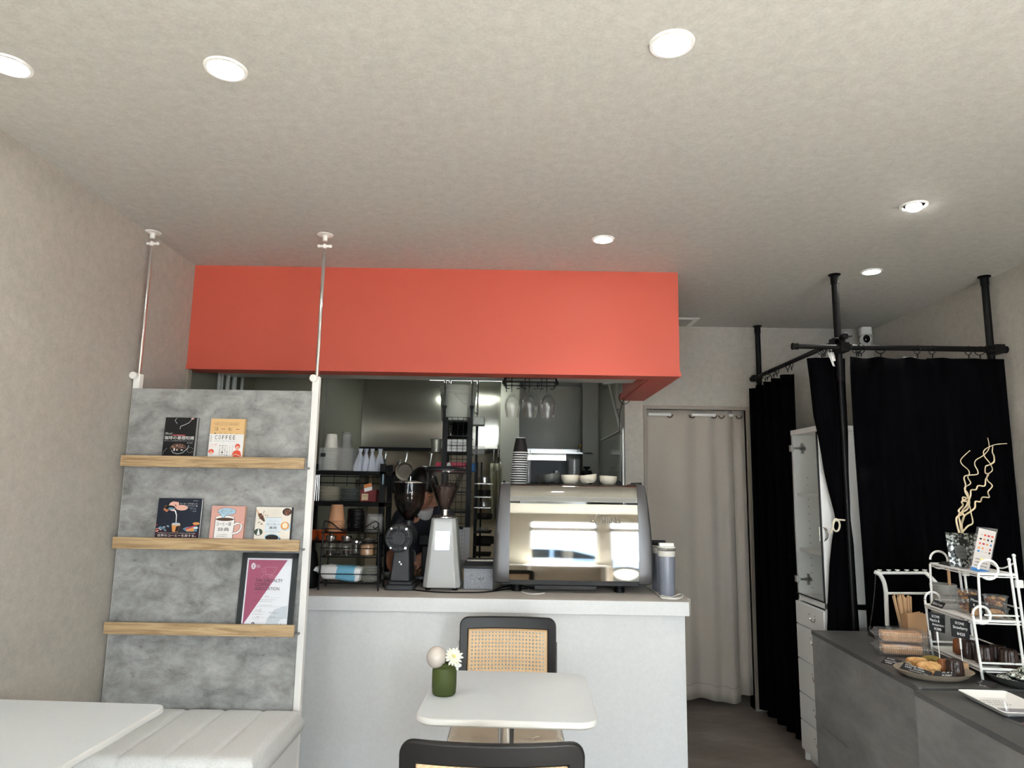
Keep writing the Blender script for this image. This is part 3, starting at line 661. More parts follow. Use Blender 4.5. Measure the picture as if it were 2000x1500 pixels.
f.poly([(.82, .045), (.845, .07), (.85, .095), (.86, .095), (.865, .07), (.89, .045)], m_pk, 3); f.scribble(.90, .06, .05, .012, m_pk, 3, 4, .0004)
build(a, 'certificate', t, flat=True)
# ================================================================== bench
BX1 = -.845
t = T('bench', 'white box bench with a channelled cream boucle cushion in front of the shelf panel', 'bench', (-1.27, 2.7, 0))
a = MB(m_white); a.box(XL + .004, BX1 - .012, 2.44, 2.965, .0, .405); build(a, 'bench_box', t, bevel=.003)
a = MB(m_cush)
nx, ny = 60, 22; bw = BX1 - (XL + .006); X0 = XL + .006; Y0, Y1 = 2.425, 2.970
seam = [BX1 - .155 * k for k in range(1, 6)]
def cz(x, y):
    d = min(min(abs(x - s_) for s_ in seam), 9); e = .0055 * math.exp(-(d / .010) ** 2)
    rb = .035; k = 0
    for q in (x - X0, BX1 - x, y - Y0, Y1 - y):
        if q < rb: k = max(k, rb - math.sqrt(max(rb * rb - (rb - q) ** 2, 0)))
    return .500 - e - k
def cg(u, v):
    # crowd the samples near the edges
    s_ = lambda q: .5 - .5 * math.cos(pi * q) if True else q
    x = X0 + bw * u; y = Y0 + (Y1 - Y0) * s_(v); return (x, y, cz(x, y))
a.grid(cg, 150, 24)
# walls of the cushion
def side(u, v):
    P = [(X0, Y0), (BX1, Y0), (BX1, Y1), (X0, Y1), (X0, Y0)]
    L = [bw, Y1 - Y0, bw, Y1 - Y0]; s_ = u * sum(L); k = 0
    while k < 3 and s_ > L[k]: s_ -= L[k]; k += 1
    q = s_ / L[k]; x = P[k][0] + (P[k + 1][0] - P[k][0]) * q; y = P[k][1] + (P[k + 1][1] - P[k][1]) * q
    d = min(abs(x - s__) for s__ in seam); g = .005 * math.exp(-(d / .01) ** 2) if k in (0, 2) else 0
    bul = .010 * sin(pi * v) - g
    nx_, ny_ = ((0, -1), (1, 0), (0, 1), (-1, 0))[k]
    if k == 3: bul = 0
    if k == 2: bul *= .2
    return (x + nx_ * bul, y + ny_ * bul, .412 + .053 * v)
a.grid(side, 260, 6); a.box(X0 + .01, BX1 - .012, Y0 + .01, Y1 - .01, .407, .42)
build(a, 'cushion', t, angle=60)
# ================================================================== big table at the left
def tabletop(mb, cx, cy, w, d, z, th, rz, mt, me, r=.06):
    mb.X = Matrix.Translation((cx, cy, 0)) @ Matrix.Rotation(rz, 4, 'Z')
    o = rrect(-w / 2, w / 2, -d / 2, d / 2, r, 8); n = len(o)
    prof = [(.0, z), (.0035, z - .0012), (.006, z - .007), (.006, z - th * .62), (.0, z - th * .85), (-.02, z - th)]
    v = []
    for off, zz in prof:
        for i, p in enumerate(o):
            q = Vector((p[0], p[1])); nrm = Vector((o[(i + 1) % n][1] - o[i - 1][1], -(o[(i + 1) % n][0] - o[i - 1][0]))).normalized()
            v.append((q.x + nrm.x * off, q.y + nrm.y * off, zz))
    fs = [tuple(range(n))]; mb.add(v[:n], fs, mt)
    fs = [tuple(range(len(prof) * n - n, len(prof) * n))[::-1]] + [(a * n + i, a * n + (i + 1) % n, (a + 1) * n + (i + 1) % n, (a + 1) * n + i) for a in range(len(prof) - 1) for i in range(n)]
    mb.add(v, fs, me); mb.X = None
def pedestal(t, cx, cy, base=.21, zt=.695):
    a = MB(m_chrome); a.rod((cx, cy, .02), (cx, cy, zt), .028, n=24); build(a, 'column', t)
    a = MB(m_steel); a.lathe([(base, 0), (base, .008), (base - .03, .014), (.05, .022), (.03, .03)], (cx, cy, 0), n=36); build(a, 'base', t)
    a = MB(m_black); a.box(cx - .12, cx + .12, cy - .02, cy + .02, zt - .012, zt); a.box(cx - .02, cx + .02, cy - .12, cy + .12, zt - .012, zt); build(a, 'top_bracket', t)
t = T('dining_table', 'large white laminate table cut by the lower left corner of the photo', 'table', (-1.38, 1.99, 0), group='white pedestal tables')
a = MB(); tabletop(a, -1.382, 1.993, .585, .585, .72, .026, R(-4.0) * 0 + R(-2.5), m_tabt, m_tabe, .035); build(a, 'tabletop', t)
pedestal(t, -1.382, 1.98)
# small centre table
t = T('dining_table', 'small white table in the centre holding the green vase', 'table', (0, 2.46, 0), group='white pedestal tables')
a = MB(); tabletop(a, .0, 2.452, .548, .548, .72, .026, R(-1.6), m_tabt, m_tabe, .06); build(a, 'tabletop', t)
pedestal(t, -.008, 2.46)
# ================================================================== cane chairs
def make_chair(x, y, rz, label):
    """local frame: sitter faces -y, back at +y"""
    t = T('cantilever_chair', label, 'chair', (x, y, 0), rz, 'cane and black wood cantilever chairs')
    W2, zb, zt = .218, .46, .825
    rake = lambda z: (z - zb) * .12
    curv = lambda x_: -.030 * (1 - 0) * ((x_ / W2) ** 2)
    def yb(x_, z): return .20 + rake(z) + curv(x_)
    # back frame: rounded rectangle ring swept with the curve of the back
    o = rrect(-W2, W2, zb, zt, .035, 6); n = len(o)
    inn = rrect(-W2 + .040, W2 - .040, zb + .045, zt - .052, .018, 6)
    def ringpts(path, k=14):
        out = []
        for i in range(len(path)):
            a_, b_ = Vector(path[i]), Vector(path[(i + 1) % len(path)])
            m_ = max(1, int((b_ - a_).length / .03))
            for q in range(m_): out.append(a_ + (b_ - a_) * q / m_)
        return out
    a = MB(m_dwood)
    # build both outlines with the same number of points by angle-free resampling
    def resample(path, N):
        P = [Vector(p) for p in path]; P.append(P[0]); L = [0]
        for i in range(len(P) - 1): L.append(L[-1] + (P[i + 1] - P[i]).length)
        out = []
        for k in range(N):
            s_ = L[-1] * k / N; i = 0
            while L[i + 1] < s_: i += 1
            out.append(P[i] + (P[i + 1] - P[i]) * ((s_ - L[i]) / max(1e-9, L[i + 1] - L[i])))
        return out
    N = 96
    oo = ringpts(o); ii = []
    for p in oo:       # nearest matching point on the inner outline by clamping
        q = Vector((max(-W2 + .040, min(W2 - .040, p.x)), max(zb + .045, min(zt - .052, p.y)))); ii.append(q)
    n = len(oo); v = []
    th = .022
    for lst, dy, ins in ((oo, -th / 2, .004), (oo, th / 2, .004), (ii, th / 2, 0), (ii, -th / 2, 0)):
        for p in lst:
            v.append((p.x, yb(p.x, p.y) + dy, p.y))
    fs = []
    for k in range(4):
        for i in range(n): fs.append((k * n + i, k * n + (i + 1) % n, ((k + 1) % 4) * n + (i + 1) % n, ((k + 1) % 4) * n + i))
    a.add(v, fs); build(a, 'back_frame', t, local=True, bevel=.005, seg=3)
    a = MB(m_cane)
    xi, z0i, z1i = W2 - .040, zb + .045, zt - .052
    a.grid(lambda u, w: (-xi + 2 * xi * u, yb(-xi + 2 * xi * u, z0i + (z1i - z0i) * w) - .003, z0i + (z1i - z0i) * w), 16, 6); cb = build(a, 'cane_back', t, local=True)
    a = MB(m_canes)
    for (p, q) in (((-xi, z0i), (xi, z0i)), ((xi, z0i), (xi, z1i)), ((xi, z1i), (-xi, z1i)), ((-xi, z1i), (-xi, z0i))):
        pts = []
        for k in range(13): xx = p[0] + (q[0] - p[0]) * k / 12; zz = p[1] + (q[1] - p[1]) * k / 12; pts.append((xx * .994, yb(xx, zz) - .006, zz + (0 if p[0] == q[0] else (.0025 if p[1] == z0i else -.0025))))
        a.tube(pts, .0032, 6)
    build(a, 'cane_edging', cb, local=True)
    # seat: frame and leather pad with two dimples
    a = MB(m_dwood); a.prism(rrect(-.225, .225, -.345, .10, .05), .432, .452); build(a, 'seat_frame', t, local=True, bevel=.004)
    a = MB(m_seat)
    def sg(u, w):
        xx = -.222 + .444 * u; yy = -.352 + .43 * w
        e = min(xx + .222, .222 - xx, yy + .352, .078 - yy); zz = .452 + .034 * min(1, max(0, e) / .03) ** .5
        for bx_ in (-.10, .10):
            d = math.hypot(xx - bx_, yy + .285); zz -= .012 * math.exp(-(d / .02) ** 2)
        return (xx, yy, zz)
    a.grid(sg, 44, 40); a.box(-.22, .22, -.35, .076, .449, .455)
    st = build(a, 'seat_pad', t, local=True, angle=70)
    a = MB(M_('cream_piping', (224, 216, 198), .5))
    for s_ in (-1, 1):
        a.ball((s_ * .10, -.285, .476), .007, .007, .004, 10, 6)
        a.tube([(s_ * (.10 + .12 * k / 8), -.285 + .035 * sin(k / 8 * pi / 2) ** 2 * 0 + .022 * sin(pi * k / 8), .4835 if k < 8 else .47) for k in range(9)], .0012, 5)
    build(a, 'seat_stitching', st, local=True)
    # bent chrome tube: one continuous frame
    a = MB(m_chrome)
    L = []
    for s_ in (-1, 1):
        p = [(s_ * .215, yb(.215, .72) + .018, .72), (s_ * .215, yb(.215, .50) + .014, .50), (s_ * .222, .17, .436), (s_ * .222, .10, .425), (s_ * .222, -.29, .425), (s_ * .222, -.325, .39), (s_ * .222, -.335, .10), (s_ * .222, -.315, .02), (s_ * .222, -.27, .012), (s_ * .222, .22, .012), (s_ * .20, .255, .012), (s_ * .16, .262, .012), (0, .262, .012)]
        L.append(smooth(p, 4))
    a.tube(L[0] + L[1][::-1][1:], .0115, 10); build(a, 'tube_frame', t, local=True)
    return t
make_chair(-.010, 3.02, 0, 'cane-backed black chair between the centre table and white counter')
make_chair(-.038, 1.930, pi, 'cane-backed black chair nearest the camera, cut by the lower edge')
# ================================================================== vase with flower and globe
vx, vy = aZ(867, 1350, .72).x, 2.43
vx = aY(868, 1320, 2.43).x
m_gv = M_('green_frosted_glass', (86, 100, 52), .45, trans=.45, ior=1.3)
t = T('bud_vase', 'small frosted green glass vase on the centre table', 'vase', (vx, vy, .72))
a = MB(m_gv); a.lathe([(.0, .0), (.034, 0), (.0395, .006), (.0415, .03), (.0415, .078), (.038, .088), (.026, .093), (.0235, .098), (.0255, .103), (.0225, .103), (.021, .096), (.0, .094)], (vx, vy, .72), n=40); build(a, 'vase_body', t)
t = T('light_bulb', 'frosted pearly glass globe resting in the mouth of the green vase', 'bulb', (vx, vy, .82))
p = aY(853, 1283, 2.43)
a = MB(M_('pearl_glass', (196, 188, 180), .2, coat=.6, bump=(26, .35))); a.ball((p.x, 2.425, p.z), .034, .034, .036, 28, 18); build(a, 'globe', t)
a = MB(m_steel); a.rod((p.x + .012, 2.427, p.z - .03), (vx + .006, vy, .80), .0115, .010, 14); build(a, 'cap', t)
p = aY(886, 1283, 2.42)
t = T('white_flower', 'white daisy-like flower standing in the green vase', 'flower', (vx, vy, .80))
m_pet = M_('petal', (236, 236, 218), .6)
a = MB(m_pet); c = Vector((p.x, 2.42, p.z)); ax = Vector((.35, -.75, .55)).normalized(); U, Wv = col_basis(ax)
for ring, (n_, L_, tl) in enumerate(((15, .034, .02), (13, .027, .45), (10, .018, .95))):
    for i in range(n_):
        an = 2 * pi * i / n_ + ring * .3 + random.uniform(-.06, .06); d = (U * cos(an) + Wv * sin(an)); d2 = (d * cos(tl) + ax * sin(tl)).normalized(); s_ = ax.cross(d).normalized()
        L2 = L_ * random.uniform(.88, 1.08); w_ = .0042
        pts = [c, c + d2 * L2 * .35 + s_ * w_ * .8, c + d2 * L2 * .8 + s_ * w_ * .9, c + d2 * L2, c + d2 * L2 * .8 - s_ * w_ * .9, c + d2 * L2 * .35 - s_ * w_ * .8]
        a.add(pts + [q + ax * .0012 for q in pts], [(0, 1, 2, 3, 4, 5), (6, 7, 8, 9, 10, 11), (1, 2, 8, 7), (4, 5, 11, 10), (2, 3, 9, 8), (3, 4, 10, 9)])
build(a, 'petals', t)
a = MB(M_('flower_centre', (206, 196, 110), .7)); a.ball(c + ax * .004, .006); build(a, 'flower_centre', t)
a = MB(M_('stem_green', (120, 140, 90), .6)); a.tube(smooth([c, c - ax * .02 + Vector((0, 0, -.01)), (vx + .012, vy, .82), (vx + .008, vy, .775)]), .0022); build(a, 'stem', t)
a = MB(M_('dried_leaf', (226, 228, 224), .6))
for dx_, dz_ in ((.012, .0), (.022, .012)): q = aY(889, 1303, 2.43); q = Vector((q.x + dx_ - .014, 2.43, q.z + dz_ - .006)); a.ball(q, .014, .006, .008, 10, 6)
build(a, 'small_petal', t)
# ================================================================== espresso machine (its customer side)
CT = .88
t = T('espresso_machine', 'large polished espresso machine with a mirror back panel on the white counter', 'espresso machine', (.32, 3.85, CT))
def mprof(n=18, z0=.945, z1=1.352):
    y = 3.600; out = []
    for i in range(n + 1):
        z = z0 + (z1 - z0) * i / n; th = R(.2 + 10.5 * ((z - z0) / (z1 - z0)) ** 1.2); out.append((y, z)); y += math.tan(th) * (z1 - z0) / n
    return out
pr = mprof(); MX0, MX1 = -.010, .655
a = MB(m_mirror)
def panel(mb, prof, x0, x1, th, m, nx=1):
    n = len(prof); v = [(x, y, z) for x in (x0, x1) for (y, z) in prof] + [(x, y + th, z) for x in (x0, x1) for (y, z) in prof]
    f = []
    for i in range(n - 1):
        f += [(i, n + i, n + i + 1, i + 1), (2 * n + i, 2 * n + i + 1, 3 * n + i + 1, 3 * n + i), (i, i + 1, 2 * n + i + 1, 2 * n + i), (n + i, 3 * n + i, 3 * n + i + 1, n + i + 1)]
    f += [(0, 2 * n, 3 * n, n), (n - 1, 2 * n - 1, 4 * n - 1, 3 * n - 1)]
    mb.add(v, f, m)
panel(a, [p for p in pr if p[1] <= 1.338], MX0, MX1, .006, m_mirror); build(a, 'mirror_panel', t, angle=50)
ytop = pr[-1][0]
a = MB(M_('vent_steel', (150, 148, 142), .55, .6)); a.box(MX0, MX1, ytop - .001, ytop + .012, 1.340, 1.366); vn = build(a, 'vent_strip', t)
a = MB(m_ink)
for i in range(96):
    x = MX0 + .008 + (MX1 - MX0 - .016) * i / 95
    for zz in (1.345, 1.3515, 1.358): a.box(x - .0014, x + .0014, ytop - .0016, ytop, zz, zz + .004)
build(a, 'vent_slots', vn)
a = MB(m_mirror); up_ = [(ytop + .002, 1.366), (ytop + .008, 1.39), (ytop + .016, 1.42), (ytop + .022, 1.428), (ytop + .04, 1.431)]
panel(a, up_, MX0, MX1, .006, m_mirror); build(a, 'upper_panel', t, angle=50)
for s_, xa, xb in ((-1, -.068, MX0 - .001), (1, MX1 + .001, .705)):
    a = MB(m_gunm); n = 14
    prof = [(3.598, .945)] + [(y - .004, z) for (y, z) in pr[2:]] + [(ytop + .01, 1.40), (ytop + .03, 1.432), (ytop + .07, 1.438), (3.94, 1.438), (3.98, 1.40), (3.99, 1.0), (3.98, .94), (3.62, .925), (3.604, .932)]
    def bul(z): return .026 * math.sin(min(1, max(0, (1.44 - z) / .5)) * pi / 2) if True else 0
    n = len(prof); v = []
    inner = xa if s_ > 0 else xb; outer0 = xb if s_ > 0 else xa
    for lay, (ins, bz) in enumerate(((0, 0), (0, .62), (.006, .86), (.022, 1.0))):
        for (y, z) in prof:
            cy, cz_ = 3.80, 1.18; k = 1 - ins / .3
            xx = inner + (outer0 + s_ * bul(z) - inner) * bz if lay else inner
            v.append((xx, cy + (y - cy) * k, cz_ + (z - cz_) * k))
    f = [tuple(range(n))[::-1], tuple(range(3 * n, 4 * n))] + [(l * n + i, l * n + (i + 1) % n, (l + 1) * n + (i + 1) % n, (l + 1) * n + i) for l in range(3) for i in range(n)]
    a.add(v, f); build(a, 'side_panel', t, angle=32)
a = MB(m_blackm); a.box(-.05, .70, 3.625, 3.985, .915, .946); a.box(.12, .44, 3.61, 3.64, .895, .918); build(a, 'base', t, bevel=.004)
a = MB(m_ink)
for x in (.185, .300): a.box(x, x + .07, 3.6085, 3.612, .902, .910)
build(a, 'base_slots', t)
for x, y in ((.03, 3.68), (.565, 3.68), (.03, 3.93), (.6, 3.93)):
    a = MB(m_black); a.lathe([(.027, 0), (.027, .02), (.024, .022), (.024, .04)], (x, y, CT), n=20); build(a, 'foot', t)
a = MB(m_steel); a.box(-.05, .69, ytop + .04, 3.985, 1.400, 1.431); build(a, 'cup_tray', t, bevel=.002)
a = MB(m_black)
for x in (-.045, .685): a.rod((x, ytop + .06, 1.440), (x, 3.97, 1.440), .007)
build(a, 'tray_rail', t)
a = MB(M_('lettering_steel', (120, 116, 108), .25, .8))
f = Face(a, (.408, 3.6125, 1.232), (.155, 0, 0), (0, .006, .036), .002)
f.text('La', 0, .08, .12, .55, None, 1); f.text('C', .14, -.15, .19, 1.5, None, 1); f.text('IMBALI', .34, .08, .66, .85, None, 1)
f2 = a
# give the letters thickness
nv = len(a.v); a.v += [p - Vector((0, .004, 0)) for p in a.v]; a.f += [tuple(k + nv for k in q) for q in list(a.f)]; a.fm += list(a.fm)
build(a, 'raised_lettering', t, flat=True)
# ------------------------------------------------------------------ cups on the machine
MTZ = 1.432
def paper_cup(x, y, z, r0, r1, h, label, m, rim, grp, inv=True, name='paper_cup', cat='cup'):
    a = MB(m)
    if inv: pr_ = [(r1 - .004, 0), (r1, .0), (r1 + .0025, .0015), (r1 + .0025, .005), (r1, .006), (r0, h - .003), (r0 - .002, h), (r0 - .003, h), (r0 - .0035, h - .008), (0, h - .008)]
    else: pr_ = [(0, .006), (r0 - .001, .006), (r0 - .001, 0), (r0, 0), (r1, h - .005), (r1 + .0025, h - .004), (r1 + .0025, h - .0005), (r1, h), (r1 - .003, h - .001), (r0 - .002, .01), (0, .01)]
    a.lathe(pr_, (x, y, z), n=28, open_=True)
    ri = a.mi(rim)
    for k, q in enumerate(a.f):
        zs = [a.v[i].z for i in q]
        if inv and (max(zs) <= z + .0062 or min(zs) >= z + h - .0085): a.fm[k] = ri
        if not inv and min(zs) >= z + h - .0055: a.fm[k] = ri
    o = build(a, name); tag(o, label, cat, grp); return o
px, py = 1012, 0
x = aY(1012, 940, 3.80).x
n = 14; st_ = .0128
m_cupb = M_('black_ripple_card', (30, 28, 28), .6); ordn = ['bottom', 'second', 'third', 'fourth', 'fifth', 'sixth', 'seventh', 'eighth', 'ninth', 'tenth', 'eleventh', 'twelfth', 'thirteenth', 'top']
zc = MTZ
for k in range(n):
    lab = ('%s black paper cup of the upturned stack on the machine' % ordn[k]) if k in (0, n - 1) else ('%s black paper cup from the bottom of the tall upturned stack on the machine' % ordn[k])
    paper_cup(x + .0008 * k, 3.80, zc + st_ * k, .0265, .0415, .085, lab, m_cupb, m_paperw, 'stacked black paper cups')
# lids column beside the cups
a = MB(m_clear); a.lathe([(.012, 0), (.012, .19), (0, .19)], (x + .058, 3.86, MTZ), n=16)
tag(build(a, 'cup_sleeve'), 'slim clear plastic sleeve standing right of the black cup stack', 'sleeve')
def bowl(px, py, y, r, h, m, label, tilt=0, z=None):
    c = aY(px, py, y); z = MTZ if z is None else z
    a = MB(m); rt_ = Matrix.Translation((c.x, y, z + .002)) @ Matrix.Rotation(tilt, 4, 'Y')
    a.X = rt_; h *= 1.22; a.lathe([(.018, 0), (r * .62, .001), (r * .86, h * .25), (r * .97, h * .62), (r, h), (r - .003, h), (r * .93, h * .6), (r * .80, h * .28), (r * .56, .006), (0, .005)], (0, 0, 0), n=36); a.X = None
    return tag(build(a, 'bowl'), label, 'bowl', 'bowls on the espresso machine')
bowl(1064, 938, 3.93, .050, .034, m_bowld, 'dark grey bowl farthest left on the espresso machine', .10, MTZ)
bowl(1082, 938, 3.915, .046, .034, m_bowld, 'dark grey bowl in the middle of the three grey ones', .12, MTZ)
bowl(1078, 941, 3.80, .050, .038, m_bowld, 'front dark grey bowl tilted against the first cream bowl', -.20, MTZ + .008)
bowl(1113, 940, 3.80, .049, .040, m_bowlw, 'left of the three front cream bowls on the machine')
bowl(1132, 937, 3.92, .046, .040, m_bowlw, 'cream bowl half hidden behind the front row')
bowl(1150, 941, 3.80, .049, .038, m_bowlw, 'middle front cream bowl, tilted, on the machine', -.14, MTZ + .005)
bowl(1187, 941, 3.80, .049, .038, m_bowlw, 'right of the three front cream bowls on the machine', .04)
c = aY(1209, 941, 3.9); a = MB(m_black); a.box(c.x - .012, c.x + .012, 3.89, 3.92, MTZ, MTZ + .018); a.box(c.x - .006, c.x + .006, 3.885, 3.9, MTZ + .018, MTZ + .024)
tag(build(a, 'tray_clip', bevel=.003), 'small black clip at the right of the cream bowls', 'clip')
# ================================================================== black grinder
gx = -.560; gy = 3.70
t = T('coffee_grinder', 'black coffee grinder with a round ribbed face and smoked bell hopper', 'grinder', (gx, gy, CT), group='coffee grinders')
a = MB(m_anth)
a.prism(rrect(gx - .088, gx + .064, 3.60, 3.86, .02), CT + .002, CT + .028); a.prism(rrect(gx - .070, gx + .055, 3.605, 3.84, .015), CT + .028, CT + .044); build(a, 'base', t, bevel=.004)
a = MB(m_anth)
def taper(mb, x0, x1, y0, y1, z0, X0_, X1_, Y0_, Y1_, z1, m=None):
    v = [(x0, y0, z0), (x1, y0, z0), (x1, y1, z0), (x0, y1, z0), (X0_, Y0_, z1), (X1_, Y0_, z1), (X1_, Y1_, z1), (X0_, Y1_, z1)]
    mb.add(v, [(0, 3, 2, 1), (4, 5, 6, 7), (0, 1, 5, 4), (1, 2, 6, 5), (2, 3, 7, 6), (3, 0, 4, 7)], m)
taper(a, gx - .062, gx + .040, 3.612, 3.80, CT + .044, gx - .046, gx + .030, 3.622, 3.78, CT + .225); build(a, 'body', t, bevel=.006)
a = MB(m_steel)
for dx_, z in ((-.014, CT + .142), (-.006, CT + .131)): a.rod((gx + dx_, 3.615, z), (gx + dx_, 3.607, z), .0045)
build(a, 'switch', t)
dcx, dcz = gx - .022, CT + .262
a = MB(m_anth); a.rod((dcx, 3.600, dcz), (dcx, 3.80, dcz), .072, n=40); d_ = build(a, 'grind_drum', t, bevel=.003)
a = MB(m_anth)
a.rod((dcx, 3.596, dcz), (dcx, 3.60, dcz), .020, n=24)
a.tube(arc((dcx, 3.597, dcz), .066, 0, 360, 40)[:-1], .004, 6, closed=True)
for k in range(4): a.tube(arc((dcx, 3.598, dcz), .044, 90 * k + 14, 90 * k + 76, 10), .0075, 8)
for k in range(4): u = Vector((cos(pi / 2 * k), 0, sin(pi / 2 * k))); c = Vector((dcx, 3.598, dcz)); a.rod(c + u * .030, c + u * .064, .0045, n=6)
build(a, 'face_ribs', d_)
a = MB(m_chrome)
for k in range(4): an = R(50 + 85 * k if k < 1 else (52, 128, 232, 308)[k]); a.rod((dcx + .062 * cos(an), 3.599, dcz + .062 * sin(an)), (dcx + .062 * cos(an), 3.590, dcz + .062 * sin(an)), .0052, n=12)
build(a, 'face_screw', d_)
hz = CT + .345; hx = gx + .012
a = MB(m_smoke); a.lathe([(.017, 0), (.030, .016), (.056, .046), (.074, .085), (.0815, .12), (.084, .165), (.084, .20), (.082, .20), (.082, .165), (.0795, .12), (.072, .085), (.054, .047), (.028, .018), (.015, 0)], (hx, 3.70, hz), n=40, open_=True); hp = build(a, 'hopper', t)
a = MB(m_chrome); a.lathe([(.084, .198), (.087, .200), (.086, .205), (.05, .212), (0, .215)], (hx, 3.70, hz), n=36); a.rod((hx, 3.70, hz + .21), (hx, 3.70, hz + .235), .005, n=10); build(a, 'hopper_lid', hp)
a = MB(m_bean); a.lathe([(.0, .006), (.018, .01), (.030, .03), (.032, .045), (.018, .06), (.008, .085), (0, .09)], (hx, 3.70, hz), n=20); build(a, 'coffee_beans', hp)
a = MB(m_anth); a.rod((hx, 3.70, CT + .32), (hx, 3.70, CT + .352), .022, .018, 20); build(a, 'hopper_neck', t)
a = MB(m_anth); a.rod((gx + .085, 3.70, CT + .05), (gx + .085, 3.70, CT + .062), .03); a.tube([(gx + .045, 3.65, CT + .20), (gx + .058, 3.64, CT + .19), (gx + .062, 3.64, CT + .14)], .005); build(a, 'dosing_fork', t)
# white grinder
wx = aY(864, 1100, 3.66).x
t = T('coffee_grinder', 'white coffee grinder with a clear cone hopper full of beans', 'grinder', (wx, 3.72, CT), group='coffee grinders')
m_wg = M_('white_gloss_paint', (176, 178, 177), .3, coat=.3)
a = MB(m_wg)
def octo(w, d, c): return [(-w, -d + c), (-w + c, -d), (w - c, -d), (w, -d + c), (w, d), (-w, d)]
lev = [(CT + .014, .096, .10, .024), (CT + .03, .096, .10, .024), (CT + .36, .064, .085, .017), (CT + .366, .061, .082, .016)]
v = []
for z, w, d, c_ in lev: v += [(wx + p[0], 3.72 + p[1], z) for p in octo(w, d, c_)]
f_ = [tuple(range(6))[::-1], tuple(range(18, 24))] + [(l * 6 + i, l * 6 + (i + 1) % 6, (l + 1) * 6 + (i + 1) % 6, (l + 1) * 6 + i) for l in range(3) for i in range(6)]
a.add(v, f_); build(a, 'body', t, bevel=.004, angle=20)
a = MB(m_chrome); taper(a, wx - .037, wx + .037, 3.6240, 3.66, CT + .205, wx - .037, wx + .037, 3.6285, 3.66, CT + .298)
badge = build(a, 'badge_plate', t)
a = MB(m_steel)
f = Face(a, (wx - .033, 3.6244, CT + .222), (.066, 0, 0), (0, .0030, .06), .0008)
for k in range(2): f.text('MM' if k else 'MM', .02 + .0, .55 - .42 * k, .40, .30, M_('badge_ink', (120, 122, 122), .4), 1); f.text('MM', .52, .55 - .42 * k, .40, .30, bpy.data.materials['badge_ink'], 1)
build(a, 'badge_lettering', badge, flat=True)
a = MB(m_black)
for x in (-.07, .07):
    for y in (-.07, .07): a.rod((wx + x, 3.72 + y, CT), (wx + x, 3.72 + y, CT + .016), .013)
build(a, 'feet', t)
a = MB(m_chrome); a.lathe([(.062, 0), (.062, .006), (.055, .012), (.03, .014), (.022, .018), (.022, .034), (.026, .036), (.026, .042)], (wx, 3.72, CT + .365), n=36); build(a, 'collar', t)
hz = CT + .402
a = MB(m_glass); a.lathe([(.020, 0), (.030, .004), (.100, .180), (.108, .20), (.108, .212), (.106, .212), (.106, .20), (.098, .180), (.028, .006), (.018, 0)], (wx - .002, 3.72, hz), n=44, open_=True); hp = build(a, 'hopper', t)
a = MB(m_blackm); a.lathe([(.110, .210), (.113, .212), (.113, .220), (.10, .230), (0, .236)], (wx - .002, 3.72, hz), n=44); build(a, 'hopper_lid', hp)
a = MB(m_bean)
def hr(h): return .0255 + (h - .006) * .40
for i in range(900):
    an = random.uniform(0, 2 * pi); h = .012 + .118 * math.sqrt(random.random()); top = .128 + .022 * cos(an - 5.6)
    if h > top - .01: h = top - .01 * random.random()
    rr = hr(h) - .0085
    if random.random() < .35: rr *= math.sqrt(random.random()); h = top - .004
    x, y, z = wx - .002 + rr * cos(an), 3.72 + rr * sin(an), hz + h
    a.X = Matrix.Translation((x, y, z)) @ Matrix.Rotation(random.uniform(0, 6), 4, 'Z') @ Matrix.Rotation(random.uniform(0, 3), 4, 'X')
    a.ball((0, 0, 0), .0058, .0042, .0034, 6, 4)
a.X = None
a.lathe([(.016, .006), (.09 * .4 + .018, .075), (.064, .125), (0, .13)], (wx - .002, 3.72, hz), n=24)
o = build(a, 'coffee_beans', hp); o['kind'] = 'stuff'
# ------------------------------------------------------------------ knock box
c = aY(934, 1152, 3.68)
t = T('knock_box', 'speckled grey knock box with a dark lid between white grinder and machine', 'knock box', (c.x, 3.74, CT))
m_gran = M_('grey_granite_plastic', (136, 139, 146), .6, noise=(260, .5))
kx = c.x
a = MB(m_gran); taper(a, kx - .077, kx + .075, 3.68, 3.84, CT + .002, kx - .077, kx + .075, 3.68, 3.84, CT + .108); build(a, 'box', t, bevel=.002)
a = MB(m_blackm); taper(a, kx - .086, kx + .084, 3.67, 3.85, CT + .108, kx - .084, kx + .082, 3.67, 3.85, CT + .122)
taper(a, kx - .084, kx + .082, 3.67, 3.85, CT + .122, kx - .066, kx + .070, 3.70, 3.84, CT + .146); build(a, 'lid', t, bevel=.002)
a = MB(m_steel); a.rod((kx - .062, 3.695, CT + .147), (kx + .075, 3.695, CT + .147), .007); build(a, 'knock_bar', t)
a = MB(m_ink); f = Face(a, (kx - .012, 3.68, CT + .045), (.04, 0, 0), (0, 0, .022), .0006); f.line([(0, .6), (.1, .9)], .0012, m_ink); f.line([(.3, .8), (.4, .2), (.5, .7)], .0015, m_ink); f.line([(.55, .6), (.62, 0), (.7, .5)], .0012, m_ink); f.line([(.85, .9), (.9, .3), (1, .8)], .0016, m_ink)
build(a, 'pen_marks', t, flat=True)
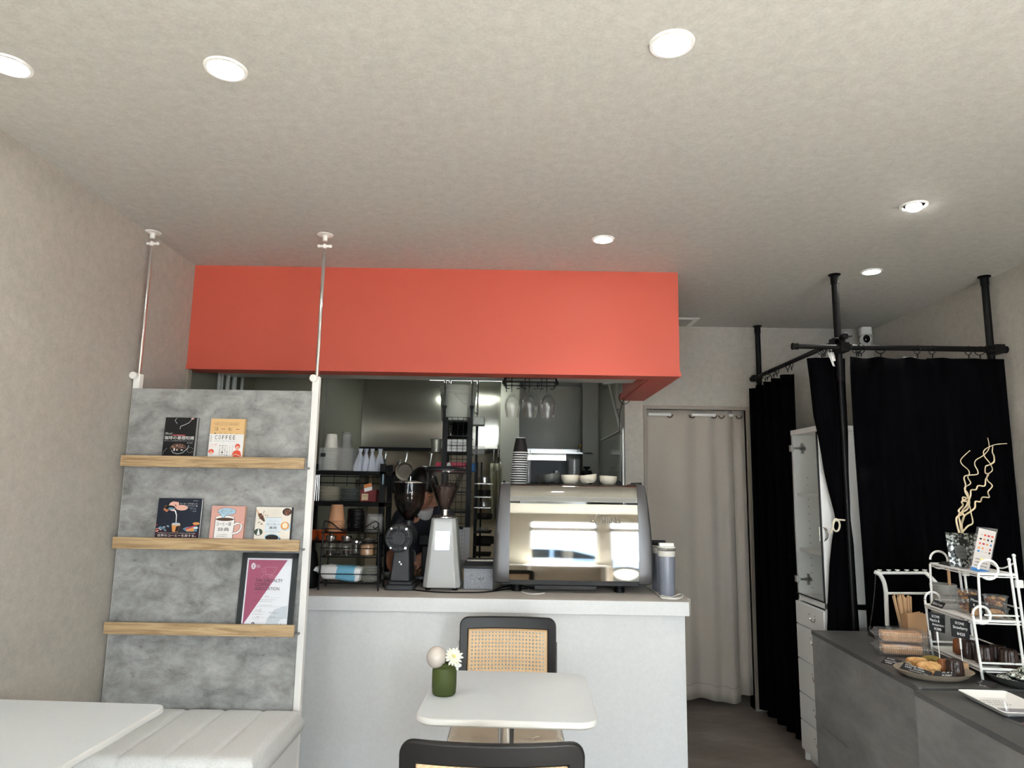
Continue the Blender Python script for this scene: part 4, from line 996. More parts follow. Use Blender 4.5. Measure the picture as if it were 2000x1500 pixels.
# cables lying on the counter
def cable(name, pts, r, m, label): a = MB(m); a.tube(smooth(pts, 6), r, 6); return tag(build(a, name), label, 'cable')
cable('power_cable', [aZ(x_, y_, CT + .004) for x_, y_ in ((782, 1148), (800, 1151), (850, 1156), (905, 1157), (950, 1156), (990, 1151), (1030, 1150))], .0035, m_black, 'black cable lying along the counter edge from grinder to machine')
cable('power_cable', [aZ(x_, y_, CT + .008) for x_, y_ in ((965, 1153), (985, 1146), (1010, 1142), (1035, 1148), (1060, 1150), (1095, 1148))], .004, m_black, 'black cable looping under the left of the espresso machine')
cable('power_cable', [aZ(x_, y_, CT + .006) for x_, y_ in ((1019, 1156), (1035, 1160), (1052, 1160), (1063, 1158))], .003, m_wpl, 'short white cable end under the espresso machine')
cable('power_cable', [aZ(x_, y_, CT + .006) for x_, y_ in ((1265, 1146), (1276, 1153), (1287, 1162), (1296, 1167))] + [aZ(x_, y_, CT + .007) for x_, y_ in ((1325, 1168), (1334, 1164), (1329, 1160), (1310, 1166), (1292, 1163), (1293, 1168), (1320, 1170), (1331, 1167))], .0028, m_wpl, 'white cord folded in a loop in front of the grey tumblers')
# grey tumblers
def tumbler(px, py, y, k, label, lidm):
    c = aZ(px, py, CT); c = Vector((c.x, y, CT)); t = T('tumbler', label, 'tumbler', tuple(c), group='tumblers')
    mt_ = M_('grey_tumbler_coat', (140, 146, 160), .35, .2) if 'grey_tumbler_coat' not in bpy.data.materials else bpy.data.materials['grey_tumbler_coat']
    a = MB(mt_); a.lathe([(0, 0), (.0375 * k, 0), (.0385 * k, .004), (.043 * k, .18), (.043 * k, .222)], c, n=36); build(a, 'cup_body', t)
    a = MB(m_porc); a.lathe([(.0435 * k, .196), (.0445 * k, .198), (.045 * k, .222), (.0435 * k, .223)], c, n=36); build(a, 'band', t)
    a = MB(m_clear); a.lathe([(.043 * k, .223), (.046 * k, .226), (.046 * k, .236), (.042 * k, .238)], c, n=36, open_=True); build(a, 'clear_ring', t)
    a = MB(lidm); a.lathe([(.046 * k, .238), (.047 * k, .240), (.046 * k, .244), (0, .246)], c, n=36); a.box(c.x - .038 * k, c.x + .036 * k, y - .015, y + .015, CT + .244, CT + .262); build(a, 'lid', t, bevel=.002)
tumbler(1305, 1165, 3.585, 1, 'front grey tumbler with a white band and lid at the counter end', m_porc)
tumbler(1287, 1153, 3.755, .95, 'grey tumbler with a black lid just behind the front one', m_black)
# ================================================================== hanging wine glasses
t = T('wine_glass_rack', 'black wire stemware rack under the beam holding three glasses', 'rack', (.09, 3.72, 2.03))
a = MB(m_black)
zr = 1.985
for x in (-.055, .236): a.rod((x, 3.72, zr), (x, 3.86, zr), .005); a.rod((x + (.012 if x < 0 else -.012), 3.73, zr + .045), (x, 3.72, zr), .005); a.ball((x, 3.71, zr - .005), .010, .008, .013)
a.rod((-.06, 3.72, zr), (.24, 3.72, zr), .005); a.rod((-.06, 3.86, zr), (.24, 3.86, zr), .004)
for x in (-.042, -.012, .060, .084, .150, .180): a.tube([(x, 3.71, 2.03), (x, 3.71, zr - .02), (x, 3.722, zr - .038), (x, 3.86, zr - .036)], .0024, 6)
for xa, xb in ((-.047, .038), (.046, .130), (.138, .222)): a.tube([(xa, 3.72, zr), (xa, 3.72, zr - .033), (xa + .006, 3.72, zr - .037), (xa + .024, 3.72, zr - .037)], .0024, 6); a.tube([(xb, 3.72, zr), (xb, 3.72, zr - .033), (xb - .006, 3.72, zr - .037), (xb - .024, 3.72, zr - .037)], .0024, 6)
a.box(-.05, .23, 3.72, 3.86, 2.025, 2.03); build(a, 'rack_frame', t)
m_wg2 = thin('wine_glass', gloss=.8)
for i, px in enumerate((1001, 1035, 1070)):
    x = aY(px, 790, 3.76).x
    prof = [(.033, -.0), (.034, .0015), (.006, .006), (.0035, .014), (.0035, .035), (.006, .045), (.022, .056), (.037, .078), (.044, .108), (.043, .13), (.036, .165), (.0345, .178), (.0335, .178), (.035, .165), (.042, .13), (.043, .108), (.036, .08), (.021, .058), (0, .05)]
    a = MB(m_wg2); a.lathe([(r, -h) for r, h in prof], (x, 3.76, 1.972), n=40)
    tag(build(a, 'wine_glass', angle=60), '%s wine glass hanging upside down from the black wire rack' % ('left', 'middle', 'right')[i], 'wine glass', 'hanging wine glasses')
# ================================================================== wire rack on the counter at the left
WX0, WX1 = -.975, -.672; WY0, WY1 = 3.575, 3.72
t = T('wire_rack', 'black three-tier wire rack with scrolled top beside the shelf panel', 'rack', ((WX0 + WX1) / 2, 3.65, CT))
a = MB(m_black); tiers = (CT + .036, CT + .165, CT + .285)
for x, lean_ in ((WX0, .012), (WX1, -.012)):
    for y in (WY0, WY1): a.rod((x, y, CT + .0), (x + (lean_ if y == WY0 else lean_), y, CT + .34), .0045, n=8)
build(a, 'rack_posts', t)
for k, z in enumerate(tiers):
    a = MB(m_black)
    for y in (WY0, WY1): a.rod((WX0 + .003 * k, y, z), (WX1 - .003 * k, y, z), .003, n=6)
    for i in range(15): x = WX0 + (WX1 - WX0) * (i + .5) / 15; a.rod((x, WY0, z), (x, WY1, z), .0016, n=5)
    a.rod((WX0, WY0 - .002, z + .045 if k < 2 else z + .02), (WX1, WY0 - .002, z + .045 if k < 2 else z + .02), .0025, n=6)
    a.rod((WX0, WY0, z), (WX0, WY1, z), .003, n=6); a.rod((WX1, WY0, z), (WX1, WY1, z), .003, n=6)
    build(a, 'tier', t)
a = MB(m_black); z = CT + .345
a.tube(smooth([(WX0 + .012, WY0, z), (WX0 + .05, WY0, z - .01), (WX0 + .10, WY0, z - .045), (WX0 + .15, WY0, z - .05), (WX0 + .20, WY0, z - .045), (WX0 + .25, WY0, z - .012), (WX1 - .025, WY0, z + .002), (WX1 - .012, WY0, z - .02), (WX1 - .03, WY0, z - .035), (WX1 - .038, WY0, z - .022)]), .0028, 6)
a.tube(arc((WX0 + .16, WY0, z - .02), .02, 0, 250, 14), .002, 6)
for zz in (CT + .24, CT + .10): a.tube(arc((WX1 - .004, 3.65, zz), .028, 0, 300, 16, U=(0, 1, 0)), .002, 6)
build(a, 'scroll_wire', t)
# items on the rack
T3 = tiers[2] + .003; T2 = tiers[1] + .003; T1 = tiers[0] + .003
x = aY(657, 1020, 3.66).x
m_kc = M_('kraft_cup', (186, 140, 106), .6)
for k in range(8): paper_cup(x, 3.66, T3 + .0075 * k, .031, .0415, .085, '%s kraft paper cup of the upturned stack on the wire rack' % (ordn[k] if k < 7 else 'top'), m_kc, m_kc, 'stacked kraft paper cups')
x = aY(695, 1020, 3.66).x
for k in range(11):
    a = MB(m_black); a.lathe([(.044, 0), (.046, .002), (.046, .006), (.042, .009), (.040, .014), (.034, .0145), (0, .013)], (x + .001 * sin(k), 3.66, T3 + .0105 * k), n=30)
    tag(build(a, 'cup_cover'), 'black cup lid %s' % ('at the bottom of the stack beside the kraft cups' if k == 0 else 'on top of its stack by the kraft cups' if k == 10 else '%s from the bottom of the stack beside the kraft cups' % ordn[k]), 'cup lid', 'stacked black cup lids')
x = aY(730, 1020, 3.67).x
for k in range(9):
    a = MB(m_clear); a.lathe([(.046, 0), (.047, .002), (.047, .006), (.043, .008), (.038, .024), (.02, .026), (0, .026)], (x + .0006 * k, 3.67, T3 + .0085 * k), n=30)
    tag(build(a, 'dome_cover'), 'clear dome lid %s' % ('at the bottom of its stack on the wire rack' if k == 0 else 'on top of its stack on the wire rack' if k == 8 else '%s from the bottom of its stack on the wire rack' % ordn[k]), 'dome lid', 'stacked clear dome lids')
for i, px in enumerate((645, 676)):
    x = aY(px, 1075, 3.65).x; t = T('glass_jar', '%s round glass jar with a chrome lid on the middle tier' % ('left', 'second')[i], 'jar', (x, 3.65, T2), group='jars on the wire rack')
    a = MB(m_glass); a.lathe([(.0, 0), (.026, 0), (.036, .008), (.043, .03), (.042, .05), (.034, .068), (.024, .076), (.024, .082), (.022, .082), (.022, .075), (.032, .066), (.040, .05), (.041, .03), (.034, .010), (0, .004)], (x, 3.65, T2), n=36); build(a, 'jar_body', t)
    a = MB(m_chrome); a.lathe([(.026, .080), (.027, .082), (.027, .096), (.024, .099), (0, .100)], (x, 3.65, T2), n=30); build(a, 'lid', t)
    a = MB(m_bean); a.lathe([(.0, .006), (.020, .006), (.020, .02), (0, .024)], (x, 3.65, T2), n=16); build(a, 'contents', t)
x = aY(695, 1080, 3.69).x; t = T('glass_jar', 'small plain glass jar between the round jars and the sugar jar', 'jar', (x, 3.69, T2), group='jars on the wire rack')
a = MB(m_glass); a.lathe([(0, 0), (.024, 0), (.026, .004), (.026, .06), (.024, .064), (.022, .064), (.024, .058), (.024, .006), (0, .003)], (x, 3.69, T2), n=28); build(a, 'jar_body', t)
a = MB(m_chrome); a.lathe([(.026, .062), (.026, .072), (0, .074)], (x, 3.69, T2), n=24); build(a, 'lid', t)
x = aY(717, 1080, 3.65).x; t = T('glass_jar', 'clip-top glass jar of brown sugar at the right of the middle tier', 'jar', (x, 3.65, T2), group='jars on the wire rack')
a = MB(m_glass); a.lathe([(0, 0), (.038, 0), (.042, .004), (.042, .066), (.036, .078), (.038, .084), (.036, .086), (.034, .078), (.040, .064), (.040, .006), (0, .003)], (x, 3.65, T2), n=36); build(a, 'jar_body', t)
a = MB(m_glass); a.lathe([(.037, .086), (.040, .089), (.038, .096), (.0, .100)], (x, 3.65, T2), n=32); build(a, 'lid', t)
a = MB(m_steel); a.tube(arc((x, 3.65, T2 + .082), .0385, 0, 360, 28, V=(0, 1, 0))[:-1], .0013, 5, closed=True); a.tube([(x + .038, 3.65, T2 + .08), (x + .05, 3.65, T2 + .095), (x + .05, 3.65, T2 + .075), (x + .04, 3.65, T2 + .07)], .0014, 5); build(a, 'clip_wire', t)
a = MB(M_('brown_sugar', (176, 138, 104), .8, noise=(300, .3))); a.lathe([(0, .005), (.038, .005), (.0385, .05), (.03, .056), (0, .052)], (x, 3.65, T2), n=30); build(a, 'sugar', t)
# coffee bag and white saucers on the lowest tier
t = T('coffee_bag', 'white coffee bag with a light blue block lying on the lowest tier', 'bag', (-.86, 3.62, T1))
a = MB(m_paperw)
P0, P1 = aY(612, 1120, 3.62), aY(703, 1128, 3.62)
L0 = aY(614, 1116, 3.62).x; L1 = aY(704, 1128, 3.62).x
def bagp(u, v):
    an = 2 * pi * v; w = .5 - .5 * cos(pi * min(1, u / .32)) if u < .32 else (1 if u < .93 else 1 - .18 * (u - .93) / .07)
    ry, rz = .020 + .034 * w * .8, .010 + .028 * w
    cx = L0 + (L1 - L0) * u; cz_ = T1 + .052 - .016 * u + (.008 if u < .2 else 0)
    q = lambda s_: math.copysign(abs(s_) ** .6, s_)
    return (cx + .006 * q(sin(an)), 3.635 + ry * q(cos(an)), cz_ + rz * q(sin(an)) + .002 * sin(9 * u + 5 * v))
a.grid(bagp, 24, 24); a.add([bagp(1, k / 24) for k in range(24)], [tuple(range(24))]); a.add([bagp(0, k / 24) for k in range(24)], [tuple(range(24))[::-1]])
bi = a.mi(m_lblue)
for k, q in enumerate(a.f[:576]):
    cx = sum(a.v[i].x for i in q) / 4; u = (cx - L0) / (L1 - L0)
    if .50 < u < .90: a.fm[k] = bi
build(a, 'bag_body', t, angle=60)
c = aY(722, 1140, 3.65)
for k in range(10):
    a = MB(m_porc); a.lathe([(.022, 0), (.030, .001), (.046, .005), (.047, .006), (.03, .0035), (0, .003)], (c.x + .0012 * sin(k * 2), 3.65, T1 + .0075 * k), n=30)
    tag(build(a, 'saucer'), 'white saucer %s' % ('at the bottom of the pile right of the coffee bag' if k == 0 else 'on top of the pile right of the coffee bag' if k == 9 else '%s from the bottom of the pile right of the coffee bag' % ordn[k]), 'saucer', 'white saucers on the wire rack')
a = MB(m_black); p = aY(606, 1110, 3.66); a.lathe([(.0, 0), (.062, 0), (.066, .01), (.058, .10), (.045, .17), (.03, .20), (.012, .205), (.012, .22), (0, .222)], (p.x - .02, 3.68, CT), n=36)
tag(build(a, 'kettle'), 'black kettle on the counter half hidden behind the shelf panel', 'kettle')
# ================================================================== storage shelf behind the wire rack
def X_(px, y): return aY(px, 957, y).x
def Z_(py, y, px=1000): return aY(px, py, y).z
ys = 4.05
bx0, bx1 = X_(590, ys), X_(752, ys)
t = T('storage_shelf', 'black metal storage shelf behind the wire rack, holding cups and plates', 'shelf', ((bx0 + bx1) / 2, 4.15, 0))
zt = Z_(920, ys, 680); z2 = Z_(980, ys, 680)
for z, th in ((zt, .022), (z2, .026), (Z_(1047, ys, 680) - .03, .01)):
    a = MB(m_black); a.box(bx0, bx1, 4.03, 4.30, z - th, z); build(a, 'shelf_board', t, bevel=.001)
for (x0, x1) in ((X_(742, ys), bx1), (bx0, bx0 + .03)):
    for y in (4.03, 4.27): a = MB(m_black); a.box(x0, x1, y, y + .03, .0, zt + .045); build(a, 'upright', t)
a = MB(m_black)
for zz in (zt - .03, zt - .07): a.rod((bx0, 4.29, zz), (bx1, 4.29, zz), .003)
for k in range(6): a.rod((bx0 + (bx1 - bx0) * (k + .5) / 6, 4.29, zt), (bx0 + (bx1 - bx0) * (k + .5) / 6, 4.29, zt - .09), .002)
build(a, 'back_mesh', t)
a = MB(M_('pale_sticker', (150, 176, 186), .6)); a.box(X_(747, ys), X_(750, ys), 4.0285, 4.03, Z_(946, ys, 748), Z_(926, ys, 748)); build(a, 'sticker', t)
# clear bin with cups
ux0, ux1 = X_(621, 4.08), X_(688, 4.08); zb = zt + .001; ztb = Z_(875, 4.08, 650)
t = T('plastic_bin', 'frosted clear bin of cups on the top board of the black shelf', 'bin', ((ux0 + ux1) / 2, 4.15, zb))
a = MB(m_milk); a.box(ux0, ux1, 4.06, 4.062, zb, ztb); a.box(ux0, ux1, 4.238, 4.24, zb, ztb); a.box(ux0, ux0 + .002, 4.06, 4.24, zb, ztb); a.box(ux1 - .002, ux1, 4.06, 4.24, zb, ztb); a.box(ux0, ux1, 4.06, 4.24, zb, zb + .003); build(a, 'bin_body', t)
a = MB(m_navy); f = Face(a, (X_(622, 4.06), 4.06, Z_(892, 4.06, 625)), (.03, 0, 0), (0, 0, .022), .001); f.rect(0, 0, 1, 1, m_blackm); build(a, 'bin_label', t, flat=True)
x = X_(643, 4.15)
for k in range(16): paper_cup(x, 4.14, zb + .004 + .0088 * k, .031, .041, .085, 'white paper cup %s' % ('at the bottom of the stack in the clear bin' if k == 0 else 'on top of the stack sticking out of the clear bin' if k == 15 else 'number %d up in the clear bin stack' % (k + 1)), m_porc, m_porc, 'white paper cups in the bin')
x = X_(672, 4.15)
for k in range(9): paper_cup(x, 4.15, zb + .004 + .0165 * k, .028, .040, .10, 'clear plastic cup %s' % ('at the bottom of the stack in the bin' if k == 0 else 'on top of the stack rising out of the bin' if k == 8 else 'number %d up in the bin stack' % (k + 1)), m_clear, m_clear, 'clear cups in the bin', name='plastic_cup')
for i, px in enumerate((697, 711, 725, 738)):
    x = X_(px, 4.12); h = .135; a = MB(M_('napkin_white', (186, 192, 204), .8) if 'napkin_white' not in bpy.data.materials else bpy.data.materials['napkin_white'])
    def cone(u, v, x=x, i=i):
        r = (.030 * (1 - v / .8) ** .75 + .0055 if v < .8 else .0055 + .008 * ((v - .8) / .2) ** .8) * (1 + .16 * cos(5 * pi * 2 * u + i * 2))
        lx = (.004 * (1 if i % 2 else -1)) * v * (1 if i else -3)
        return (x + lx + r * cos(2 * pi * u), 4.12 + r * sin(2 * pi * u), zt + .001 + h * v)
    a.grid(cone, 24, 12); a.add([cone(k / 24, 1) for k in range(24)], [tuple(range(24))]); a.add([cone(k / 24, 0) for k in range(24)], [tuple(range(24))[::-1]])
    tag(build(a, 'folded_napkin', angle=70), 'peaked white napkin, %s in the row on the black shelf' % ('first from the left', 'second', 'third', 'rightmost')[i], 'napkin', 'folded napkins in a row')
# plates on the second board
for px, r, n, m, lab in ((644, .062, 9, m_bowlw, 'cream plate'), (684, .060, 8, M_('slate_plate', (124, 130, 130), .4), 'grey plate')):
    x = X_(px, 4.12)
    for k in range(n):
        a = MB(m); a.lathe([(.03, 0), (r * .8, .002), (r, .0085), (r - .001, .0095), (r * .78, .004), (0, .003)], (x + .001 * sin(k * 3), 4.12, z2 + .001 + .0094 * k), n=36)
        tag(build(a, 'plate'), '%s %s, black shelf second board' % (lab, 'at the bottom of its pile' if k == 0 else 'on top of its pile' if k == n - 1 else '%s from the bottom of its pile' % ordn[k]), 'plate', lab + 's on the black shelf')
x0, x1 = X_(704, 4.08), X_(735, 4.08)
t = T('gift_box', 'dark red box with a cream and orange tag on the black shelf', 'box', ((x0 + x1) / 2, 4.12, z2))
a = MB(M_('maroon_card', (112, 34, 34), .6)); a.box(x0, x1, 4.08, 4.16, z2 + .001, Z_(956, 4.08, 720)); build(a, 'box_body', t, bevel=.001)
a = MB(m_kraft); f = Face(a, (X_(707, 4.08), 4.08, Z_(977, 4.08, 710)), (.038, 0, 0), (0, 0, .038), .001); f.rect(0, 0, 1, 1, M_('cream_label', (206, 184, 150), .7)); f.text('COFFEE BEAN', .1, .6, .8, .14, m_ink, 2)
f = Face(a, (X_(712, 4.075), 4.075, Z_(961, 4.07, 715)), (.046, 0, .012), (-.006, 0, .042), .001); f.rect(0, 0, 1, .5, m_paperw); f.rect(0, .5, 1, 1, M_('tag_orange', (206, 128, 72), .6)); build(a, 'tag', t, flat=True)
# dark utensils left of the plates
for k in range(5):
    x = X_(607 + 4 * k, 4.1); a = MB(m_steel); a.rod((x, 4.1, z2 + .002), (x + .004 * sin(k), 4.1, z2 + .15 + .01 * (k % 2)), .0035, n=8); a.ball((x + .004 * sin(k), 4.1, z2 + .165), .010, .004, .018)
    tag(build(a, 'spoon'), 'long steel spoon standing at the left end of the black shelf', 'spoon', 'spoons on the black shelf')
# orange baskets on the third board
z3 = Z_(1047, ys, 680) - .03
for i, px in enumerate((611, 637, 668)):
    x = X_(px, 4.12); a = MB(m_orange); w, w2 = .034, .050; zc_ = z3 + .001
    a.lathe([(.030, 0), (.046, .052), (.049, .054), (.047, .056), (.043, .052), (.028, .003), (0, .003)], (x, 4.12, z3 + .0015), n=20)
    tag(build(a, 'ramekin'), 'orange ribbed dish %s on the board seen through the wire rack' % ('at the left', 'in the middle', 'at the right')[i], 'dish', 'orange dishes')
# ================================================================== hood, hanging rail and pans
hx0, hx1 = X_(700, 5.6), X_(978, 5.6); hz0 = Z_(875, 5.6, 850)
t = T('range_hood', 'wide polished steel hood above the hanging pans in the kitchen', 'hood', ((hx0 + hx1) / 2, 5.75, hz0))
a = MB(m_hood)
def hg(u, v): return (hx0 + (hx1 - hx0) * u, 5.60 + .10 * (v - .35) ** 2 + .012 * sin(7 * u), hz0 + (2.32 - hz0) * v)
a.grid(hg, 30, 14); a.box(hx0, hx1, 5.64, 5.98, hz0, hz0 + .01); a.box(hx1 - .004, hx1, 5.64, 5.98, hz0, 2.32); build(a, 'hood_front', t, angle=70)
a = MB(m_black); a.box(X_(683, 5.58), X_(847, 5.58), 5.57, 5.60, hz0 - .028, hz0 - .002); a.box(X_(950, 5.58), X_(975, 5.58), 5.57, 5.6, hz0 - .03, hz0 - .002); build(a, 'lower_rail', t)
a = MB(m_tube); a.rod((X_(832, 5.3), 5.3, 2.242), (X_(976, 5.3), 5.3, 2.242), .013, n=14)
t2 = T('strip_light', 'glowing fluorescent strip above the hood, behind the white bucket', 'light', (-.4, 5.3, 2.26)); build(a, 'tube', t2)
a = MB(m_kitc); a.box(X_(832, 5.3), X_(976, 5.3), 5.29, 5.34, 2.26, 2.33); build(a, 'fitting', t2)
lt = bpy.data.lights.new('strip_lamp', 'AREA'); lt.shape = 'RECTANGLE'; lt.size = .55; lt.size_y = .03; lt.energy = .9; lt.color = (.95, 1, .95)
lo = bpy.data.objects.new('strip_lamp', lt); COL.objects.link(lo); lo.location = (-.42, 5.3, 2.22)
m_pan = M_('worn_pan_steel', (150, 140, 128), .5, .35); m_pand = M_('dark_iron', (48, 46, 44), .5, .5)
for (px, py, r, hy, m, lab) in ((791, 921, 17, 884, m_pan, 'small steel frying pan hanging nearest the black-haired head'), (776, 942, 22, 900, m_pand, 'larger dark pan hanging behind the small steel pan'), (839, 925, 14, 884, m_pan, 'pan with only its steel handle seen above the head'), (749, 925, 16, 884, m_pand, 'dark pan hanging just right of the black shelf end'), (700, 955, 18, 890, m_pan, 'curved steel ladle pan seen through the black shelf')):
    c = aY(px, py, 5.52); rr = r / F * 5.52; hp_ = aY(px + 3, hy, 5.52)
    dy_ = .05 if m is m_pand else 0
    t = T('frying_pan', lab, 'pan', tuple(c), group='pans hanging under the hood')
    a = MB(m); a.lathe([(0, 0), (rr * .8, 0), (rr, -.03), (rr + .003, -.03), (rr * .82, .004), (0, .004)], c + Vector((0, dy_, 0)), n=30, ax=(0, 1, 0)); build(a, 'pan_body', t)
    a = MB(m_steel); a.tube([(c.x, 5.50 + dy_, c.z + rr), (hp_.x, 5.53, hp_.z - .05), (hp_.x, 5.55, hp_.z - .012)], [.008, .010, .013], 8); a.tube(arc((hp_.x, 5.56, hp_.z + .0), .012, 0, 350, 10), .0025, 5); build(a, 'handle', t)
# wall behind the pans has its warm light painted into the wall colour
# ================================================================== tall black rack with the bucket
ry = 4.60
def rx(px): return X_(px, ry)
t = T('pole_rack', 'tall black pole rack with mesh end panel, right of the person', 'rack', (rx(890), 4.75, 0))
zf = Z_(798, ry, 890)
for px, y in ((863.5, ry), (917.5, ry)):
    x = rx(px); a = MB(m_black); a.box(x - .009, x + .009, y - .009, y + .009, 0, zf); a.box(x - .013, x + .013, y - .013, y + .013, zf, zf + .02); u_ = build(a, 'upright', t)
    a = MB(m_chrome); a.rod((x, y, zf), (x, y, 2.33), .0065, n=12); build(a, 'pole', u_)
for px, y in ((872, 4.95), (910, 4.95)):
    x = X_(px, y) ; x = rx(863.5) if px == 872 else rx(917.5) + .02
    a = MB(m_black); a.box(x - .009, x + .009, y - .009, y + .009, 0, zf - .02); u_ = build(a, 'upright', t)
    a = MB(m_chrome); a.rod((x, y, zf - .02), (x, y, 2.33), .0065, n=12); build(a, 'pole', u_)
xa, xb = rx(868), rx(913)
a = MB(m_black)
z0, z1 = .95, Z_(815, ry, 890)
for k in range(5): x = xa + (xb - xa) * k / 4; a.rod((x, ry, z0), (x, ry, z1), .0018, n=5)
z = z1
while z > z0: a.rod((xa, ry, z), (xb, ry, z), .0018, n=5); z -= .047
a.box(xa - .006, xa + .010, ry - .004, ry + .004, z0, z1); a.box(xb - .010, xb + .006, ry - .004, ry + .004, z0, z1)
build(a, 'mesh_panel', t)
for py in (822, 850, 882.5, 922, 960, 1000):
    z = Z_(py, ry, 890); a = MB(m_black); a.box(rx(866), rx(916), ry, 4.95, z - .008, z); build(a, 'rack_shelf', t)
c = aY(893, 822, 4.72); bz = Z_(820, ry, 890) + .004
t = T('bucket', 'big white lidded bucket on top of the tall black rack', 'bucket', (c.x + .0, 4.76, bz))
a = MB(M_('bucket_white', (206, 210, 200), .4)); hh = Z_(752, 4.66, 893) - bz; r = .128
a.lathe([(0, 0), (r * .86, 0), (r * .88, .004), (r * .97, hh * .72), (r * 1.0, hh * .74), (r * 1.0, hh * .78), (r * .975, hh * .79), (r * .98, hh * .86), (r * 1.01, hh * .87), (r * 1.03, hh * .95), (r * 1.0, hh), (r * .9, hh + .004), (0, hh + .006)], (c.x, 4.76, bz), n=48); build(a, 'bucket_body', t)
a = MB(m_steel); q0 = aY(886, 769, 4.625); q1 = aY(930, 808, 4.66); a.rod(q0, q1, .003); a.rod(q1, q1 + Vector((.015, 0, -.003)), .007); build(a, 'handle', t)
def pb(name, lab, cat, x0, y0, x1, y1, yf, d, m, grp=None, bev=.002, extra=None):
    a = MB(m); a.box(aY(x0, y0, yf).x, aY(x1, y0, yf).x, yf, yf + d, aY((x0 + x1) / 2, y1, yf).z, aY((x0 + x1) / 2, y0, yf).z)
    if extra: extra(a)
    return tag(build(a, name, bevel=bev), lab, cat, grp)
# bowls, boxes on the rack shelves
for k in range(4):
    a = MB(m_steel); zz = Z_(850, ry, 890) + .002 + k * .017; a.lathe([(.03, 0), (.05, .004), (.078, .032), (.080, .033), (.076, .034), (.05, .008), (0, .006)], (rx(891), 4.72, zz), n=36)
    tag(build(a, 'mixing_bowl'), 'steel mixing bowl, %s of the nest below the bucket' % ('lowest', 'second', 'third', 'uppermost')[k], 'bowl', 'nested steel bowls')
def carton(a):
    f = Face(a, (rx(872), 4.62, Z_(882, 4.62, 890)), (rx(910) - rx(872), 0, 0), (0, 0, .082), .001)
    for v in (.62, .36, .14): f.scribble(.08, v, .84, .2, m_ink, 1, 14, .0016)
pb('paper_carton', 'white printed carton behind the mesh of the tall rack', 'carton', 868, 858, 911, 882, 4.62, .2, m_paperw, extra=carton)
def fish(a):
    f = Face(a, (rx(870), 4.62, Z_(921, 4.62, 890)), (rx(912) - rx(870), 0, 0), (0, 0, .064), .001)
    f.ell(.12, .5, .12, .45, m_paperw, 1); f.text('フレスト', .35, .62, .5, .2, M_('pale_pink_ink', (236, 170, 180), .6), 1)
    for k in range(4): f.ell(.40 + .15 * k, .36, .05, .12, m_paperw, 1)
m_pinkb = M_('crimson_card', (178, 44, 72), .55)
pb('snack_box', 'crimson printed box on the tall black rack', 'box', 851, 903, 910, 922, 4.62, .2, m_pinkb, extra=fish)
pb('snack_box', 'blue box end sticking out right of the crimson box', 'box', 920, 905, 927, 921, 4.66, .15, m_blue)
t = MB(m_kitc)
a = MB(M_('grey_tin', (150, 150, 140), .4, .4)); c = aY(852, 870, 4.66); a.lathe([(0, 0), (.030, 0), (.038, .082), (.042, .086), (.040, .088), (.036, .082), (.028, .003), (0, .003)], (c.x, 4.66, Z_(883, 4.66, 852)), n=26); tag(build(a, 'tin_pail'), 'ribbed grey tin pail left of the rack carton', 'pail')
pb('plastic_basket', 'pale basket hung on the right side of the tall rack near the bucket', 'basket', 924, 814, 946, 830, 4.75, .12, M_('basket_white', (206, 212, 204), .5), bev=.006)
pb('plastic_tub', 'clear tub on the right side of the tall rack', 'tub', 921, 871, 946, 887, 4.72, .12, m_milk, bev=.004)
a = MB(m_paperw); x0, x1 = X_(893, 4.5), X_(920, 4.5); z0, z1 = Z_(1094, 4.5, 900), Z_(1030, 4.5, 900); a.box(x0, x1, 4.50, 4.502, z0, z1)
f = Face(a, (x0, 4.5, z0), (x1 - x0, 0, 0), (0, 0, z1 - z0), .0008)
for k in range(1, 8): f.line([(0.02, k / 8), (.62, k / 8)], .0008, m_ink)
for k in range(4): f.line([(.02 + .2 * k, .12), (.02 + .2 * k, .93)], .0008, m_ink)
t = T('wall_calendar', 'white sheet with a printed grid clipped to the tall rack', 'calendar', ((x0 + x1) / 2, 4.5, z0))
build(a, 'sheet', t, flat=True)
a = MB(m_black); a.box(x0 + .02, x0 + .045, 4.49, 4.505, z1 - .012, z1 + .006); a.box(x0, x1, 4.502, 4.512, z1 - .004, z1 + .004); build(a, 'clip', t)
pb('cardboard_sheet', 'pale grey card below the grid sheet behind the white grinder', 'card', 892, 1094, 919, 1110, 4.52, .02, m_kitc)
